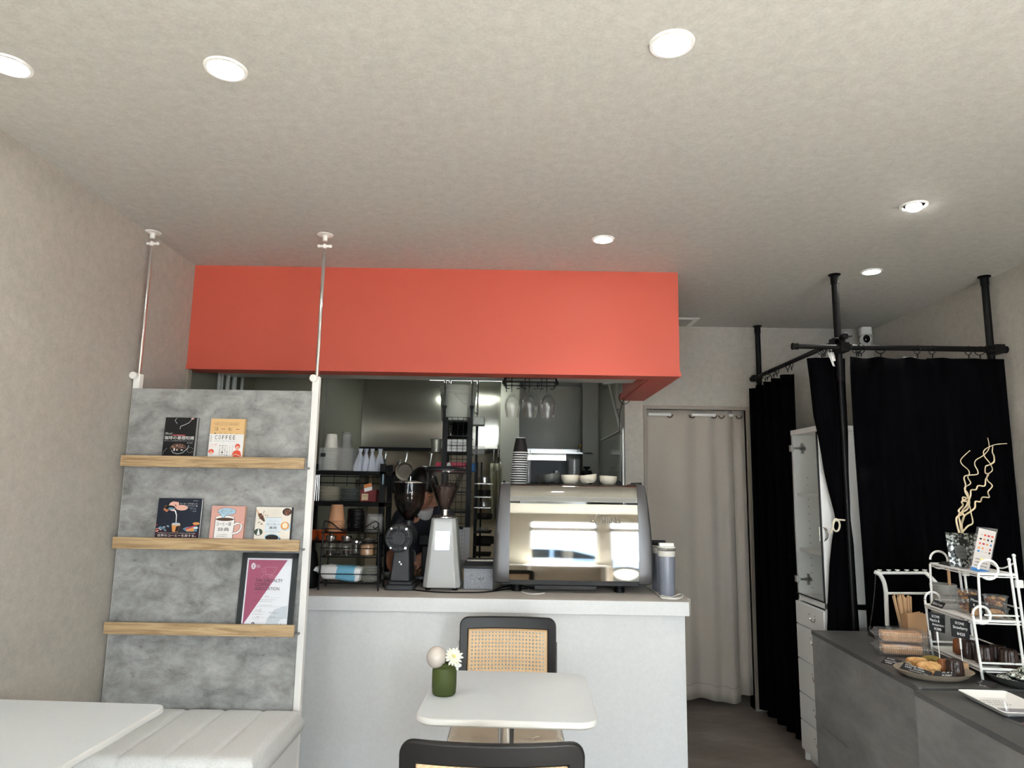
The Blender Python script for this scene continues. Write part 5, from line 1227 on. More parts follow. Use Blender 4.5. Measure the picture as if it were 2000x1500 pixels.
# ------------------------------------------------------------------ rack with pots right of the tall rack
py_ = 4.9
t = T('pot_rack', 'narrow open rack of pots and trays left of the espresso machine', 'rack', (X_(940, py_), py_ + .1, 0))
for py in (944, 970, 991, 1013, 1040, 1065, 1085):
    z = Z_(py, py_, 940); a = MB(m_steel if py in (944, 970, 991) else m_blackm); a.box(X_(927, py_), X_(960, py_), py_, py_ + .3, z - .006, z); build(a, 'rack_shelf', t)
for px in (927, 936): a = MB(m_black); x = X_(px, py_); a.box(x - .006, x + .006, py_ + .28, py_ + .30, 0, Z_(900, py_, 930)); build(a, 'upright', t)
for (x0, y0, x1, y1, m, lab) in ((932, 932, 956, 943, m_steel, 'steel saucepan on the highest tray of the pot rack'), (931, 957, 957, 969, m_pand, 'dark round pan on the second tray of the pot rack'), (931, 981, 957, 990, m_steel, 'steel dish on the third tray of the pot rack'), (930, 1004, 962, 1012, m_pand, 'flat black pan on the fourth tray of the pot rack'), (930, 1032, 955, 1039, m_milk, 'clear flat tub on the fifth tray of the pot rack'), (928, 1050, 966, 1064, m_blackm, 'black tray on the sixth level of the pot rack')):
    a = MB(m); xa, xb = X_(x0, py_), X_(x1, py_); z0 = Z_(y1, py_, 940); z1 = Z_(y0, py_, 940); a.lathe([(0, 0), ((xb - xa) / 2, 0), ((xb - xa) / 2, z1 - z0), ((xb - xa) / 2 - .004, z1 - z0), ((xb - xa) / 2 - .006, .004), (0, .004)], ((xa + xb) / 2, py_ + .12, z0), n=26)
    tag(build(a, 'pan'), lab, 'pan', 'cookware on the pot rack')
# aprons and whisks hanging on the pier
m_apron = M_('olive_beige_cloth', (156, 152, 128), .9)
c0, c1 = X_(957, 5.3), X_(977, 5.3); za, zb_ = Z_(905, 5.3, 965), Z_(1010, 5.3, 965)
a = MB(m_apron); a.grid(lambda u, v: (c0 + (c1 - c0) * u + .012 * v * (u - .2), 5.30 + .018 * sin(u * 14 + v * 1.5), zb_ + (za - zb_) * v - (.03 * u if v < .5 else 0)), 20, 10)
tag(build(a, 'hanging_cloth', solid=.004, angle=70), 'olive beige cloth hanging in the kitchen left of the machine', 'cloth')
for i, (px, py) in enumerate(((963, 912), (972, 905))):
    c = aY(px, py, 5.22); a = MB(m_steel)
    for k in range(5): an = pi * k / 5; U_ = Vector((cos(an), sin(an), 0)); a.tube([c + U_ * .028 * sin(q / 10 * pi) * (1 if q < 6 else 1) + Vector((0, 0, -.05 * cos(q / 10 * pi))) for q in range(11)], .0014, 5)
    a.rod(c + Vector((0, 0, .05)), c + Vector((.004, 0, .14)), .006); tag(build(a, 'whisk'), '%s wire whisk hanging above the olive cloth' % ('left', 'right')[i], 'whisk', 'hanging whisks')
# ================================================================== right part of the kitchen
yk = 5.9
t = T('steel_wall_shelf', 'brushed steel shelf on the far kitchen wall behind the bowls', 'shelf', (X_(1090, yk), 6.05, Z_(885, yk, 1090)))
a = MB(m_steel); zz = Z_(883, yk, 1090); a.box(X_(1027, yk), X_(1158, yk), yk, 6.2, zz - .012, zz); a.box(X_(1027, yk), X_(1158, yk), 6.18, 6.2, zz, zz + .04); build(a, 'board', t)
a = MB(m_hood); a.box(X_(1030, yk), X_(1110, yk), 6.17, 6.2, zz - .07, zz - .012); build(a, 'splash_strip', t)
pb('microwave_oven', 'dark glass fronted oven under the far steel shelf', 'oven', 1031, 899, 1112, 943, 5.8, .35, M_('dark_glass', (24, 30, 36), .35, spec=.25))
c = aY(1129, 895, 5.95)
t = T('clear_pitcher', 'clear plastic pitcher standing under the far steel shelf', 'pitcher', (X_(1121, 5.6), 5.6, 1.44))
a = MB(m_clear); a.lathe([(0, 0), (.045, 0), (.052, .20), (.048, .205), (.042, .004), (0, .004)], (X_(1121, 5.6), 5.6, Z_(946, 5.5, 1090)), n=28); build(a, 'pitcher_body', t)
t = T('glass_bottle', 'small glass bottle with a gold cap on the far steel shelf', 'bottle', (X_(1134, 5.95), 5.95, zz))
a = MB(m_glass); x = X_(1134, 5.95); a.lathe([(0, 0), (.03, 0), (.032, .02), (.02, .045), (.012, .05)], (x, 5.97, zz), n=24); build(a, 'bottle_body', t)
a = MB(M_('gold_cap', (150, 120, 50), .3, .9)); a.lathe([(.014, .05), (.014, .07), (0, .071)], (x, 5.97, zz), n=20); build(a, 'cap', t)
a = MB(m_black); x = X_(1146, 5.7); z0 = Z_(946, 5.5, 1090); a.lathe([(0, 0), (.042, 0), (.044, .10), (.040, .115), (.012, .12), (.012, .13), (.028, .135), (.028, .15), (0, .152)], (x, 5.7, z0), n=30)
tag(build(a, 'canister'), 'black round canister with a knob lid behind the right cream bowl', 'canister')
pb('small_carton', 'small white carton in front of the dark oven', 'carton', 1084, 919, 1090, 944, 5.7, .05, m_paperw)
a = MB(m_steel); a.box(.06, .59, 5.5, 6.19, .0, Z_(946, 5.5, 1090)); tag(build(a, 'work_table'), 'steel work table along the far kitchen wall', 'work table')
# clear splash screen and slanting pole
a = MB(m_pane); a.box(.722, .727, 4.52, 5.60, .88, 1.80)
t = T('splash_screen', 'clear upright screen beside the pillar with a white edge strip', 'screen', (.725, 5.0, .88)); build(a, 'screen_pane', t)
a = MB(m_wpl); a.box(.720, .730, 4.51, 4.52, .88, 1.81); a.box(.720, .730, 4.51, 5.60, 1.80, 1.806); build(a, 'edge_strip', t)
q0 = aY(1190, 750, 5.0); q1 = aY(1214, 848, 4.62); q2 = aY(1214, 950, 4.62)
t = T('support_pole', 'grey bracing pole slanting down from the kitchen ceiling to the clear screen', 'pole', tuple(q1))
a = MB(m_kitc); a.rod(q0, q1, .010); a.rod(q1, q2, .010); build(a, 'pole_tube', t)
a = MB(m_wpl); a.lathe([(.05, 0), (.05, .006), (0, .008)], q0 + Vector((0, 0, -.004)), n=24); build(a, 'ceiling_plate', t)
a = MB(m_black); a.tube(smooth([aY(x_, y_, 4.44) for x_, y_ in ((1232, 762), (1231, 779), (1226, 787), (1218, 789), (1211, 783), (1209, 776), (1213, 769), (1217, 771), (1219, 777), (1217, 784), (1214, 792), (1211, 805), (1210, 822), (1210, 845))]), .0022, 5)
tag(build(a, 'wall_cable'), 'thin dark cable looping down beside the coral return of the beam', 'cable')
c = aY(1239, 756, 4.2); t = T('wall_device', 'small white device fixed inside the coral return of the beam', 'device', tuple(c))
a = MB(m_wpl); a.box(c.x - .022, c.x + .012, 4.18, 4.24, c.z - .022, c.z + .028); build(a, 'device_case', t, bevel=.005)
a = MB(m_black); a.rod((c.x + .012, 4.19, c.z + .02), (c.x + .018, 4.2, c.z - .01), .005); build(a, 'device_lens', t)
# ================================================================== person behind the counter
hc = aY(823, 956, 4.02)
t = T('person', 'person with black hair bent over work behind the black grinder, in a dark shirt', 'person', (hc.x, 4.2, 0))
def skinmesh(name, chains, m, parent, sub=2, root=0):
    me = bpy.data.meshes.new(name); vv, ee, rr = [], [], []
    idx = {}
    for ch in chains:
        prev = None
        for (p, r) in ch:
            k = tuple(round(q, 4) for q in p)
            if k not in idx: idx[k] = len(vv); vv.append(Vector(p) - OFF[parent.name]); rr.append(r)
            if prev is not None and prev != idx[k]: ee.append((prev, idx[k]))
            prev = idx[k]
    me.from_pydata(vv, ee, []); me.materials.append(m)
    o = bpy.data.objects.new(name, me); COL.objects.link(o); o.parent = parent; OFF[name] = OFF[parent.name]
    md = o.modifiers.new('skin', 'SKIN'); md.use_smooth_shade = True
    for i, sv in enumerate(me.skin_vertices[0].data): q = rr[i]; sv.radius = (q, q) if not isinstance(q, tuple) else q; sv.use_root = (i == root)
    s_ = o.modifiers.new('sub', 'SUBSURF'); s_.levels = sub; s_.render_levels = sub
    return o
X0p = hc.x
pel = (X0p - .02, 4.30, .92); che = (X0p - .03, 4.22, 1.18); nk = (X0p - .0, 4.13, 1.315); nk2 = (X0p + .002, 4.075, 1.37)
shL = (X0p - .135, 4.20, 1.245); shR = (X0p + .135, 4.20, 1.245)
elL = (X0p - .165, 4.12, 1.03); elR = (X0p + .175, 4.10, 1.03)
wrL = (X0p - .15, 3.98, .955); wrR = aY(838, 1078, 3.97); wrR = (wrR.x, 3.97, wrR.z)
headc = (X0p + .004, 4.03, hc.z - .0)
body = skinmesh('body', [[(pel, .15), ((pel[0], 4.27, 1.05), .145), (che, .15), ((X0p, 4.17, 1.275), .09), (nk, .052), (nk2, .05), ((X0p + .002, 4.05, 1.40), .06)],
    [(che, .15), ((X0p - .10, 4.21, 1.245), .075), (shL, .058), (elL, .043), ((X0p - .160, 4.04, .985), .036), (wrL, .026), ((wrL[0] + .03, 3.945, .935), .024)],
    [(che, .15), ((X0p + .10, 4.21, 1.245), .075), (shR, .058), (elR, .043), (((elR[0] + wrR[0]) / 2, 4.03, (elR[2] + wrR[2]) / 2), .036), (wrR, .026), ((wrR[0] - .025, 3.95, wrR[2] - .02), .026)],
    [(pel, .15), ((X0p - .10, 4.30, .85), .095), ((X0p - .105, 4.28, .48), .065), ((X0p - .105, 4.31, .10), .042), ((X0p - .11, 4.20, .045), .036)],
    [(pel, .15), ((X0p + .07, 4.30, .85), .095), ((X0p + .075, 4.28, .48), .065), ((X0p + .08, 4.31, .10), .042), ((X0p + .085, 4.20, .045), .036)]], m_skin, t)
# head with face, tilted down
a = MB(m_skin); a.X = Matrix.Translation(headc) @ Matrix.Rotation(R(16), 4, 'Z') @ Matrix.Rotation(R(34), 4, 'X')
def hd(u, v):
    an = 2 * pi * u; p = pi * v; z = -cos(p) * .125; r = sin(p) ** .85
    wx_ = .076 * (1 - .20 * max(0, -z / .12) ** 1.3); wy = .095 * (1 - .12 * max(0, -z / .12))
    x = wx_ * r * sin(an); y = -wy * r * cos(an)
    if cos(an) > .2:
        fx = x
        y -= .020 * math.exp(-((fx / .013) ** 2) - (((z + .012) / .024) ** 2)) + .010 * math.exp(-((fx / .009) ** 2) - (((z - .012) / .03) ** 2))
        y += .007 * (math.exp(-(((fx - .03) / .015) ** 2) - (((z - .022) / .012) ** 2)) + math.exp(-(((fx + .03) / .015) ** 2) - (((z - .022) / .012) ** 2)))
        y -= .006 * math.exp(-((fx / .022) ** 2) - (((z + .052) / .009) ** 2)); y -= .008 * math.exp(-((fx / .024) ** 2) - (((z + .098) / .02) ** 2))
    return (x, y, z)
a.grid(hd, 48, 36)
for s_ in (-1, 1): a.ball((s_ * .078, .005, -.005), .010, .020, .030, 12, 8)
head = build(a, 'head', t, angle=180)
hm = a.X.copy()
a = MB(m_paperw); a.X = hm
for s_ in (-1, 1): a.ball((s_ * .029, -.080, .017), .013, .008, .008, 12, 8)
a.cur = m_skin; a.mats = [m_skin]
ey = build(a, 'eyes', head)
a = MB(m_ink); a.X = hm
for s_ in (-1, 1):
    a.tube([(s_ * .018, -.087, .012), (s_ * .029, -.0885, .0095), (s_ * .041, -.084, .012)], .0014, 5); a.tube([(s_ * .016, -.092, .036), (s_ * .03, -.092, .041), (s_ * .045, -.082, .037)], .0024, 5)
build(a, 'brows', head)
a = MB(M_('lips', (166, 92, 84), .5)); a.X = hm; a.ball((0, -.0955, -.052), .020, .005, .006, 12, 8); build(a, 'mouth', head)
a = MB(m_hair); a.X = hm
def hr_(u, v):
    an = 2 * pi * u; lim = 1.22 if cos(an) > 0 else 1.9; lim = 1.15 + .85 * (.5 - .5 * cos(an)) ** .8
    p = (pi * .0 + lim * v); r = sin(p); z = cos(p) * .137
    k = 1 + .025 * sin(40 * u) * v; part = .006 * math.exp(-((r * .088 * sin(an)) / .006) ** 2) * (1 if cos(an) > 0 else 0)
    return (.090 * r * sin(an) * k, -.112 * r * cos(an) * k + .004, z - part)
a.grid(hr_, 72, 16); build(a, 'hair', head, angle=180, solid=.008)
# shirt over a white tee
skinmesh('shirt', [[((pel[0], 4.30, .90), .165), ((pel[0], 4.27, 1.05), .162), (che, .168), ((X0p, 4.185, 1.262), .110)],
    [(che, .168), ((X0p - .10, 4.21, 1.24), .098), (shL, .072), (elL, .056), ((X0p - .163, 4.075, 1.005), .050)],
    [(che, .168), ((X0p + .10, 4.21, 1.24), .098), (shR, .072), (elR, .056), ((elR[0] - .04, 4.065, elR[2] + .0), .050)]], m_navy, t)
a = MB(m_paperw); a.X = Matrix.Translation((X0p + .010, 4.112, 1.268)) @ Matrix.Rotation(R(20), 4, 'X'); a.lathe([(.006, -.13), (.026, -.07), (.047, -.015), (.050, .016), (.047, .014)], (.004, -.012, 0), n=30, ry=.9); build(a, 'white_tee', t)
skinmesh('trousers', [[((pel[0], 4.30, .93), .168), ((X0p - .10, 4.30, .84), .108), ((X0p - .105, 4.28, .48), .080), ((X0p - .105, 4.31, .11), .062)], [((pel[0], 4.30, .93), .168), ((X0p + .07, 4.30, .84), .108), ((X0p + .075, 4.28, .48), .080), ((X0p + .08, 4.31, .11), .062)]], m_blackm, t)
# hands
def hand(w, fwd, side, name, spread=.017):
    w = Vector(w); fwd = Vector(fwd).normalized(); side = Vector(side).normalized(); dn = Vector((0, -.25, -1)).normalized()
    palm = w + fwd * .05; chs = [[(tuple(w), .024), (tuple(w + fwd * .03), .030), (tuple(palm), (.034))]]
    for k, L in enumerate((.070, .080, .076, .060)):
        b = palm + side * spread * (k - 1.5) + fwd * .010
        p1 = b + fwd * L * .45 + dn * .004; p2 = p1 + (fwd * .7 + dn * .6) * L * .32; p3 = p2 + (fwd * .4 + dn * .9) * L * .26
        chs.append([(tuple(palm), .034), (tuple(b), .0105), (tuple(p1), .0092), (tuple(p2), .0085), (tuple(p3), .0070)])
    b = w + fwd * .022 - side * .030; chs.append([(tuple(w + fwd * .03), .030), (tuple(b), .013), (tuple(b + fwd * .028 - side * .012 + dn * .008), .0105), (tuple(b + fwd * .052 - side * .006 + dn * .022), .0085)])
    return skinmesh(name, chs, m_skin, t, sub=2)
hand((wrR[0] - .01, 3.955, wrR[2] - .008), (-.75, -.15, -.62), (-.55, .2, .75), 'right_hand')
hand((wrL[0] + .02, 3.955, .945), (.85, -.35, -.35), (0, -.8, .5), 'left_hand')
# the dark apparatus and brass fittings the person works at
t2 = T('scale_stand', 'black stand with small brass fittings behind the two grinders', 'stand', (-.46, 3.95, CT))
a = MB(m_black); a.box(-.50, -.385, 3.90, 4.05, CT, CT + .20); a.box(-.52, -.40, 3.92, 3.96, CT + .20, CT + .26); build(a, 'stand_body', t2, bevel=.004)
a = MB(M_('dull_brass', (120, 110, 82), .4, .8))
for k in range(5): c = aY(806 + 3.5 * (k % 3), 1107 + 9 * k, 3.89); a.tube(smooth([c, c + Vector((.012, 0, .008)), c + Vector((.02, 0, -.004)), c + Vector((.012, 0, -.014))]), .003, 6)
build(a, 'brass_fittings', t2)
# ================================================================== curtain poles and rods
def tpole(x, y, lab, zlow):
    t = T('curtain_pole', lab, 'pole', (x, y, 0), group='upright tension poles')
    a = MB(m_black); a.rod((x, y, zlow), (x, y, CE - .05), .0175, n=20); build(a, 'upper_tube', t)
    a = MB(m_black); a.rod((x, y, .02), (x, y, zlow), .012, n=16); build(a, 'lower_tube', t)
    a = MB(m_black); a.lathe([(.031, 0), (.031, -.004), (.026, -.008), (.0205, -.010), (.0205, -.05), (.0175, -.052)], (x, y, CE), n=28); build(a, 'ceiling_foot', t)
    a = MB(m_black); a.lathe([(.031, 0), (.031, .006), (.02, .01), (.02, .04)], (x, y, 0), n=24); build(a, 'floor_foot', t)
    return t
p1 = tpole(1.682, 3.485, 'black tension pole at the corner where the two curtain rods cross', 1.98)
p2 = tpole(2.467, 3.478, 'black tension pole at the right end of the wide curtain', 2.0)
p3 = tpole(1.690, 4.655, 'black tension pole standing against the far wall by the doorway', 2.1)
t = T('curtain_rod', 'black horizontal rod carrying the wide curtain, front of the corner', 'curtain rod', (1.96, 3.42, 2.145), group='curtain rods')
a = MB(m_black); a.rod((1.44, 3.42, 2.145), (2.48, 3.42, 2.145), .0125, n=16); a.rod((1.70, 3.42, 2.145), (2.44, 3.42, 2.145), .0145, n=16); build(a, 'tube', t)
for x, s_ in ((1.415, 1), (2.507, -1)): a = MB(m_black); a.lathe([(.018, 0), (.019, .004), (.016, .006), (.017, .03), (.0135, .034)], (x, 3.42, 2.145), n=20, ax=(s_, 0, 0)); build(a, 'end_cap', t)
a = MB(m_black); a.box(1.655, 1.700, 3.40, 3.50, 2.120, 2.170); a.box(1.70, 1.715, 3.40, 3.44, 2.13, 2.16); a.rod((1.682, 3.44, 2.20), (1.682, 3.40, 2.20), .017, n=18); a.rod((1.695, 3.45, 2.20), (1.735, 3.44, 2.21), .005); build(a, 'clamp', t, bevel=.003)
a = MB(m_black); a.box(2.44, 2.49, 3.40, 3.475, 2.125, 2.17); a.rod((2.40, 3.42, 2.145), (2.49, 3.42, 2.145), .019, n=18)
build(a, 'clamp', t, bevel=.003)
t = T('curtain_rod', 'black rod running back from the corner to the far wall', 'curtain rod', (1.65, 4.05, 2.17), group='curtain rods')
a = MB(m_black); a.rod((1.655, 3.44, 2.178), (1.655, 4.66, 2.178), .0125, n=16); a.lathe([(.02, 0), (.02, .03), (.013, .034)], (1.655, 4.695, 2.178), ax=(0, -1, 0), n=20); build(a, 'tube', t)
for q_ in ((3.44, 3.50), (4.635, 4.675)): a = MB(m_black); a.box(1.64, 1.70, q_[0], q_[1], 2.162, 2.20); build(a, 'clamp', t, bevel=.003)
def rings(parent, pts, axis):
    for (p, tl) in pts:
        a = MB(m_black); c = Vector(p); r = .022
        U_ = Vector((0, 1, 0)) if axis == 'x' else Vector((1, 0, 0))
        U_ = (Matrix.Rotation(tl, 3, 'Z') @ U_)
        a.tube(arc(c + Vector((0, 0, -.008)), r, 0, 360, 22, U=U_)[:-1], .0022, 6, closed=True); a.rod(c + Vector((0, 0, -.030)), c + Vector((0, 0, -.048)), .003, n=6); build(a, 'ring', parent)
def curtain(name, lab, cat, fn, nu, nv, m, grp=None, solid=.003):
    a = MB(m); a.grid(fn, nu, nv); t = T(name, lab, cat, tuple(fn(.5, 0)), group=grp); build(a, 'cloth', t, solid=solid, angle=180); return t
# wide curtain
def wide(u, v):
    z = 2.10 + .006 * cos(u * 22) - (1.98) * (1 - v) if True else 0
    top = 2.10 - .008 * sin(u * 2 * pi * 2.6) ** 2 * (1 if u < .5 else .3)
    z = .12 + (top - .12) * v
    xl = 1.728 - .010 * (1 - v) ** .5 + .01 * sin(v * 5); xr = 2.502 + .004 * (1 - v)
    x = xl + (xr - xl) * u
    amp = .020 + .020 * (1 - v)
    y = 3.425 + .02 * (1 - v) * 0 + amp * (sin(u * 2 * pi * 4.5) * .6 + .4 * sin(u * 2 * pi * 9.3 + 1.2)) * (.4 + .6 * (1 - v) ** .4)
    return (x, y + .012, z)
t = curtain('wide_curtain', 'wide black curtain hanging behind the display counter', 'curtain', wide, 160, 30, m_cloth, 'black curtains')
a = MB(m_wpl); a.box(1.99, 2.05, 3.438, 3.442, 2.096, 2.102); build(a, 'header_tape', t)
rings(t, [((1.742, 3.42, 2.145), .5), ((1.752, 3.42, 2.145), .2), ((1.765, 3.42, 2.145), .6), ((1.865, 3.42, 2.145), .9), ((2.052, 3.42, 2.145), .15), ((2.128, 3.42, 2.145), .15), ((2.312, 3.42, 2.145), .1), ((2.37, 3.42, 2.145), .8)], 'x')
# far curtain on the rod running back
def far(u, v):
    y = 4.665 - .70 * u; topz = 2.10 + .004 * sin(u * 30); z = .05 + (topz - .05) * v
    x = 1.628 + .034 * sin(u * 2 * pi * 5.5) * (.55 + .45 * (1 - v)) + .012 * sin(u * 31 + v * 2) - .012 * (1 - u) * v
    return (x, y + .006 * sin(v * 7 + u * 9), z)
t = curtain('side_curtain', 'black gathered curtain hanging beside the doorway, far end of the back rod', 'curtain', far, 150, 26, m_cloth, 'black curtains')
rings(t, [((1.655, y, 2.175), .1 * k) for k, y in enumerate((4.60, 4.56, 4.45, 4.41, 4.34, 4.30, 4.25, 4.08, 4.02))], 'y')
# tied curtain
prof_l = [(2.105, 1577), (1.98, 1583), (1.80, 1590), (1.72, 1597), (1.62, 1604), (1.52, 1610), (1.44, 1617), (1.36, 1625), (1.285, 1632), (1.24, 1630), (1.15, 1625), (1.05, 1621), (.88, 1618), (.75, 1617), (.4, 1614), (.06, 1612)]
prof_r = [(2.105, 1650), (1.98, 1651), (1.72, 1656), (1.52, 1657), (1.285, 1661), (1.15, 1667), (.88, 1674), (.75, 1678), (.4, 1686), (.06, 1692)]
def itp(pr_, z):
    for (z0, v0), (z1, v1) in zip(pr_, pr_[1:]):
        if z <= z0 and z >= z1: return v0 + (v1 - v0) * (z0 - z) / (z0 - z1)
    return pr_[-1][1] if z < pr_[-1][0] else pr_[0][1]
def px2x(px, z, y):   # world x of a picture column at given height and depth
    lo = 1.0
    a_ = aY(px, 957, y).x; b_ = aY(px, 1200, y); c_ = aY(px, 700, y)
    return c_.x + (b_.x - c_.x) * (c_.z - z) / (c_.z - b_.z)
def tied(u, v):
    z = .06 + 2.045 * v; y0 = 3.525
    xl = px2x(itp(prof_l, z), z, y0); xr = px2x(itp(prof_r, z), z, y0)
    an = u * 2 * pi; w = (xr - xl) / 2; k = .5 + .5 * cos(an)
    x = xl + (xr - xl) * (.5 + .5 * cos(an)); f = .10 * sin(an * 9 + 1.5 * sin(v * 3)) * w
    y = y0 + .024 * sin(an) * (.6 if abs(z - 1.27) < .06 else 1) + f * .5
    return (x + f * .25 * cos(an), min(y, 3.556), z)
t = curtain('tied_curtain', 'black curtain gathered with a cream cord in front of the white cabinet', 'curtain', tied, 120, 60, m_cloth, 'black curtains', solid=0)
rings(t, [((1.655, y, 2.175), .3 * k) for k, y in enumerate((3.62, 3.60, 3.58, 3.52))], 'y')
a = MB(m_paperw); q = aY(1616, 688, 3.47); a.add([q, q + Vector((.014, 0, .0)), q + Vector((.034, -.004, -.075)), q + Vector((.022, -.004, -.072))], [(0, 1, 2, 3)]); q = q + Vector((.012, -.002, 0)); a.add([q, q + Vector((.02, 0, .0)), q + Vector((.026, -.004, -.045)), q + Vector((.010, -.004, -.05))], [(0, 1, 2, 3)]); build(a, 'care_label', t, solid=.0008)
a = MB(m_rope); cx = lambda px, py: aY(px, py, 3.49)
a.tube(smooth([aY(1662, 1018, 3.50), aY(1650, 1016, 3.495), aY(1638, 1015, 3.49)]), .0042, 8)
a.tube(smooth([cx(1638, 1016), cx(1632, 1014), cx(1628, 1020), cx(1627, 1030), cx(1631, 1037), cx(1637, 1036), cx(1640, 1027), cx(1638, 1018), cx(1633, 1015), cx(1628, 1022), cx(1625, 1034), cx(1623, 1042)]), .0046, 8); a.ball(cx(1634, 1016), .007)
r_ = build(a, 'tie_cord', t)
# taupe curtain in the doorway
t = T('doorway_curtain', 'taupe grommet curtain drawn across the doorway', 'curtain', (1.2, 4.73, .05))
def dr(u, v):
    x = .918 + .605 * u; z = .05 + 1.912 * v - .012 * sin(u * 9) * (1 - v)
    fr_ = u ** 1.8
    y = 4.733 + .016 * sin(2 * pi * (3.2 * u ** 1.7)) * (1 - .2 * v) + .010 * sin(12 * u + 2 * v) * (1 - v)
    return (x, y, z)
a = MB(m_drape); a.grid(dr, 110, 30); pn = build(a, 'panel', t, solid=.003, angle=180)
a = MB(m_drape); a.grid(lambda u, v: (1.515 + .0865 * u, 4.722 + .008 * sin(8 * u), .09 + 1.873 * v), 14, 10); build(a, 'panel', t, solid=.003, angle=180)
a = MB(M_('seam', (132, 124, 116), .9))
a.tube([Vector(dr(k / 40, .05)) + Vector((0, -.003, .004 * sin(k))) for k in range(41)], .0012, 5); build(a, 'hem_seam', pn)
for px0, px1 in ((1266, 1310), (1351, 1397), (1423, 1431)):
    a = MB(m_wpl); q0 = aY(px0, 805, 4.708); q1 = aY(px1, 806, 4.708); a.rod((q0.x, 4.708, 1.925), (q1.x, 4.708, 1.925), .011, n=14); build(a, 'tension_rod', t)
a = MB(M_('bronze_grommet', (96, 78, 62), .4, .7))
for px in (1308, 1352, 1394, 1409, 1443): q = aY(px, 808, 4.712); a.tube(arc((q.x, 4.712, 1.925), .020, 180, 360, 12), .004, 6)
build(a, 'grommet', t)
# ================================================================== white cabinet with a glass door facing left
CX0, CX1, CY0, CY1, CZ = 1.590, 1.93, 3.568, 3.915, 1.757
t = T('tall_cabinet', 'tall narrow white cabinet with a glass door above drawers, behind the tied curtain', 'cabinet', ((CX0 + CX1) / 2, (CY0 + CY1) / 2, 0))
def zc_(row): return aX(1563, row, CX0).z
zb0 = .845
a = MB(m_white); th = .018
a.box(CX0, CX1, CY0, CY0 + th, 0, CZ); a.box(CX0, CX1, CY1 - th, CY1, 0, CZ); a.box(CX0 - .002, CX1, CY0 - .004, CY1 + .002, CZ - .028, CZ); a.box(CX1 - th, CX1, CY0, CY1, 0, CZ)
a.box(CX0, CX1, CY0, CY1, zb0 - .018, zb0 + .012); a.box(CX0 + .02, CX1 - .02, CY0 + .02, CY1 - .02, 0, .06)
build(a, 'carcass', t, bevel=.0015)
for z in (1.105, 1.405): a = MB(m_white); a.box(CX0 + .012, CX1 - th, CY0 + th, CY1 - th, z - .018, z); build(a, 'shelf', t)
a = MB(m_ink)
for k in range(17):
    z = 1.49 - .04 * k
    if abs(z - 1.10) > .02 and abs(z - 1.40) > .02: a.rod((CX0 + .075, CY1 - th - .0005, z), (CX0 + .075, CY1 - th + .002, z), .0028, n=8)
build(a, 'peg_holes', t)
a = MB(m_pane); a.box(CX0 - .006, CX0 - .001, CY0 + .012, CY1 - .004, zb0 + .016, CZ - .032); dr_ = build(a, 'glass_door', t)
a = MB(m_blackm); a.box(CX0 - .007, CX0, CY0 + .006, CY0 + .012, zb0 + .016, CZ - .032); a.box(CX0 - .007, CX0, CY0 + .006, CY1 - .004, zb0 + .012, zb0 + .018); build(a, 'door_seal', dr_)
for z in (1.655, .935):
    a = MB(m_steel); a.box(CX0 - .012, CX0 + .004, CY1 - .02, CY1 + .006, z - .018, z + .018); a.box(CX0 + .004, CX0 + .045, CY1 - th - .014, CY1 - th, z - .006, z + .006); a.box(CX0 + .045, CX0 + .06, CY1 - th - .008, CY1 - th, z - .03, z + .03); a.box(CX0 + .035, CX0 + .07, CY1 - th - .008, CY1 - th, z - .01, z + .01); build(a, 'hinge', dr_, bevel=.0015)
a = MB(m_chrome); a.tube(arc((CX0 - .004, CY0 + .02, 1.20), .038, 90, 270, 18, U=(-.55, 1, 0), V=(0, 0, 1)), .0045, 8); a.tube([(CX0 - .006 , CY0 + .022, 1.238), (CX0 - .006, CY0 + .022, 1.162)], .003, 6)
ob = build(a, 'handle', dr_)
rows = [1170, 1219, 1279, 1339, 1400, 1464]
zz = [zb0 - .022] + [zc_(r) for r in (1224, 1283, 1342, 1402, 1461)]
zz = [.822, .700, .520, .345, .205, .055]
for z1, z0 in zip(zz, zz[1:]):
    a = MB(m_white); a.box(CX0 - .016, CX0 - .001, CY0 + .002, CY1 - .002, z0 + .003, z1 - .002); d_ = build(a, 'drawer', t, bevel=.002)
    a = MB(m_chrome); zm = z1 - .045; ym = CY0 + .13; a.tube(arc((CX0 - .018, ym, zm), .035, 200, 340, 12, U=(0, 1, 0)), .003, 6); a.rod((CX0 - .015, ym - .034, zm), (CX0 - .022, ym - .034, zm), .004); a.rod((CX0 - .015, ym + .034, zm), (CX0 - .022, ym + .034, zm), .004); build(a, 'handle', d_)
# ================================================================== display counter
ZA, ZB = .760, .756
t = T('display_counter', 'dark slate-grey counter unit, the far one, carrying the pastries and wire stand', 'counter', (1.75, 2.9, 0), group='slate counters')
A = [(1.397, 2.462), (1.436, 3.400), (2.05, 3.40), (2.05, 2.440)]
def inset(P, d): 
    c = Vector((sum(p[0] for p in P) / len(P), sum(p[1] for p in P) / len(P))); return [tuple(Vector(p) + (c - Vector(p)).normalized() * d) for p in P]
a = MB(m_slate); a.prism(inset(A, .004), 0, ZA - .018); build(a, 'body', t)
a = MB(m_slate_refl); a.prism(A, ZA - .018, ZA); build(a, 'worktop', t, bevel=.001)
a = MB(m_slate2); a.prism([(1.393, 2.455), (1.393, 2.47), (1.405, 2.47), (1.405, 2.455)], 0, ZA + .001); build(a, 'corner_strip', t)
a = MB(m_slate2); a.rod((1.4275, 3.30, .36), (1.4175, 3.05, .36), .0012, n=5); build(a, 'panel_joint', t)
t = T('display_counter', 'dark slate-grey counter unit nearest the camera, under the white tray', 'counter', (1.7, 1.9, 0), group='slate counters')
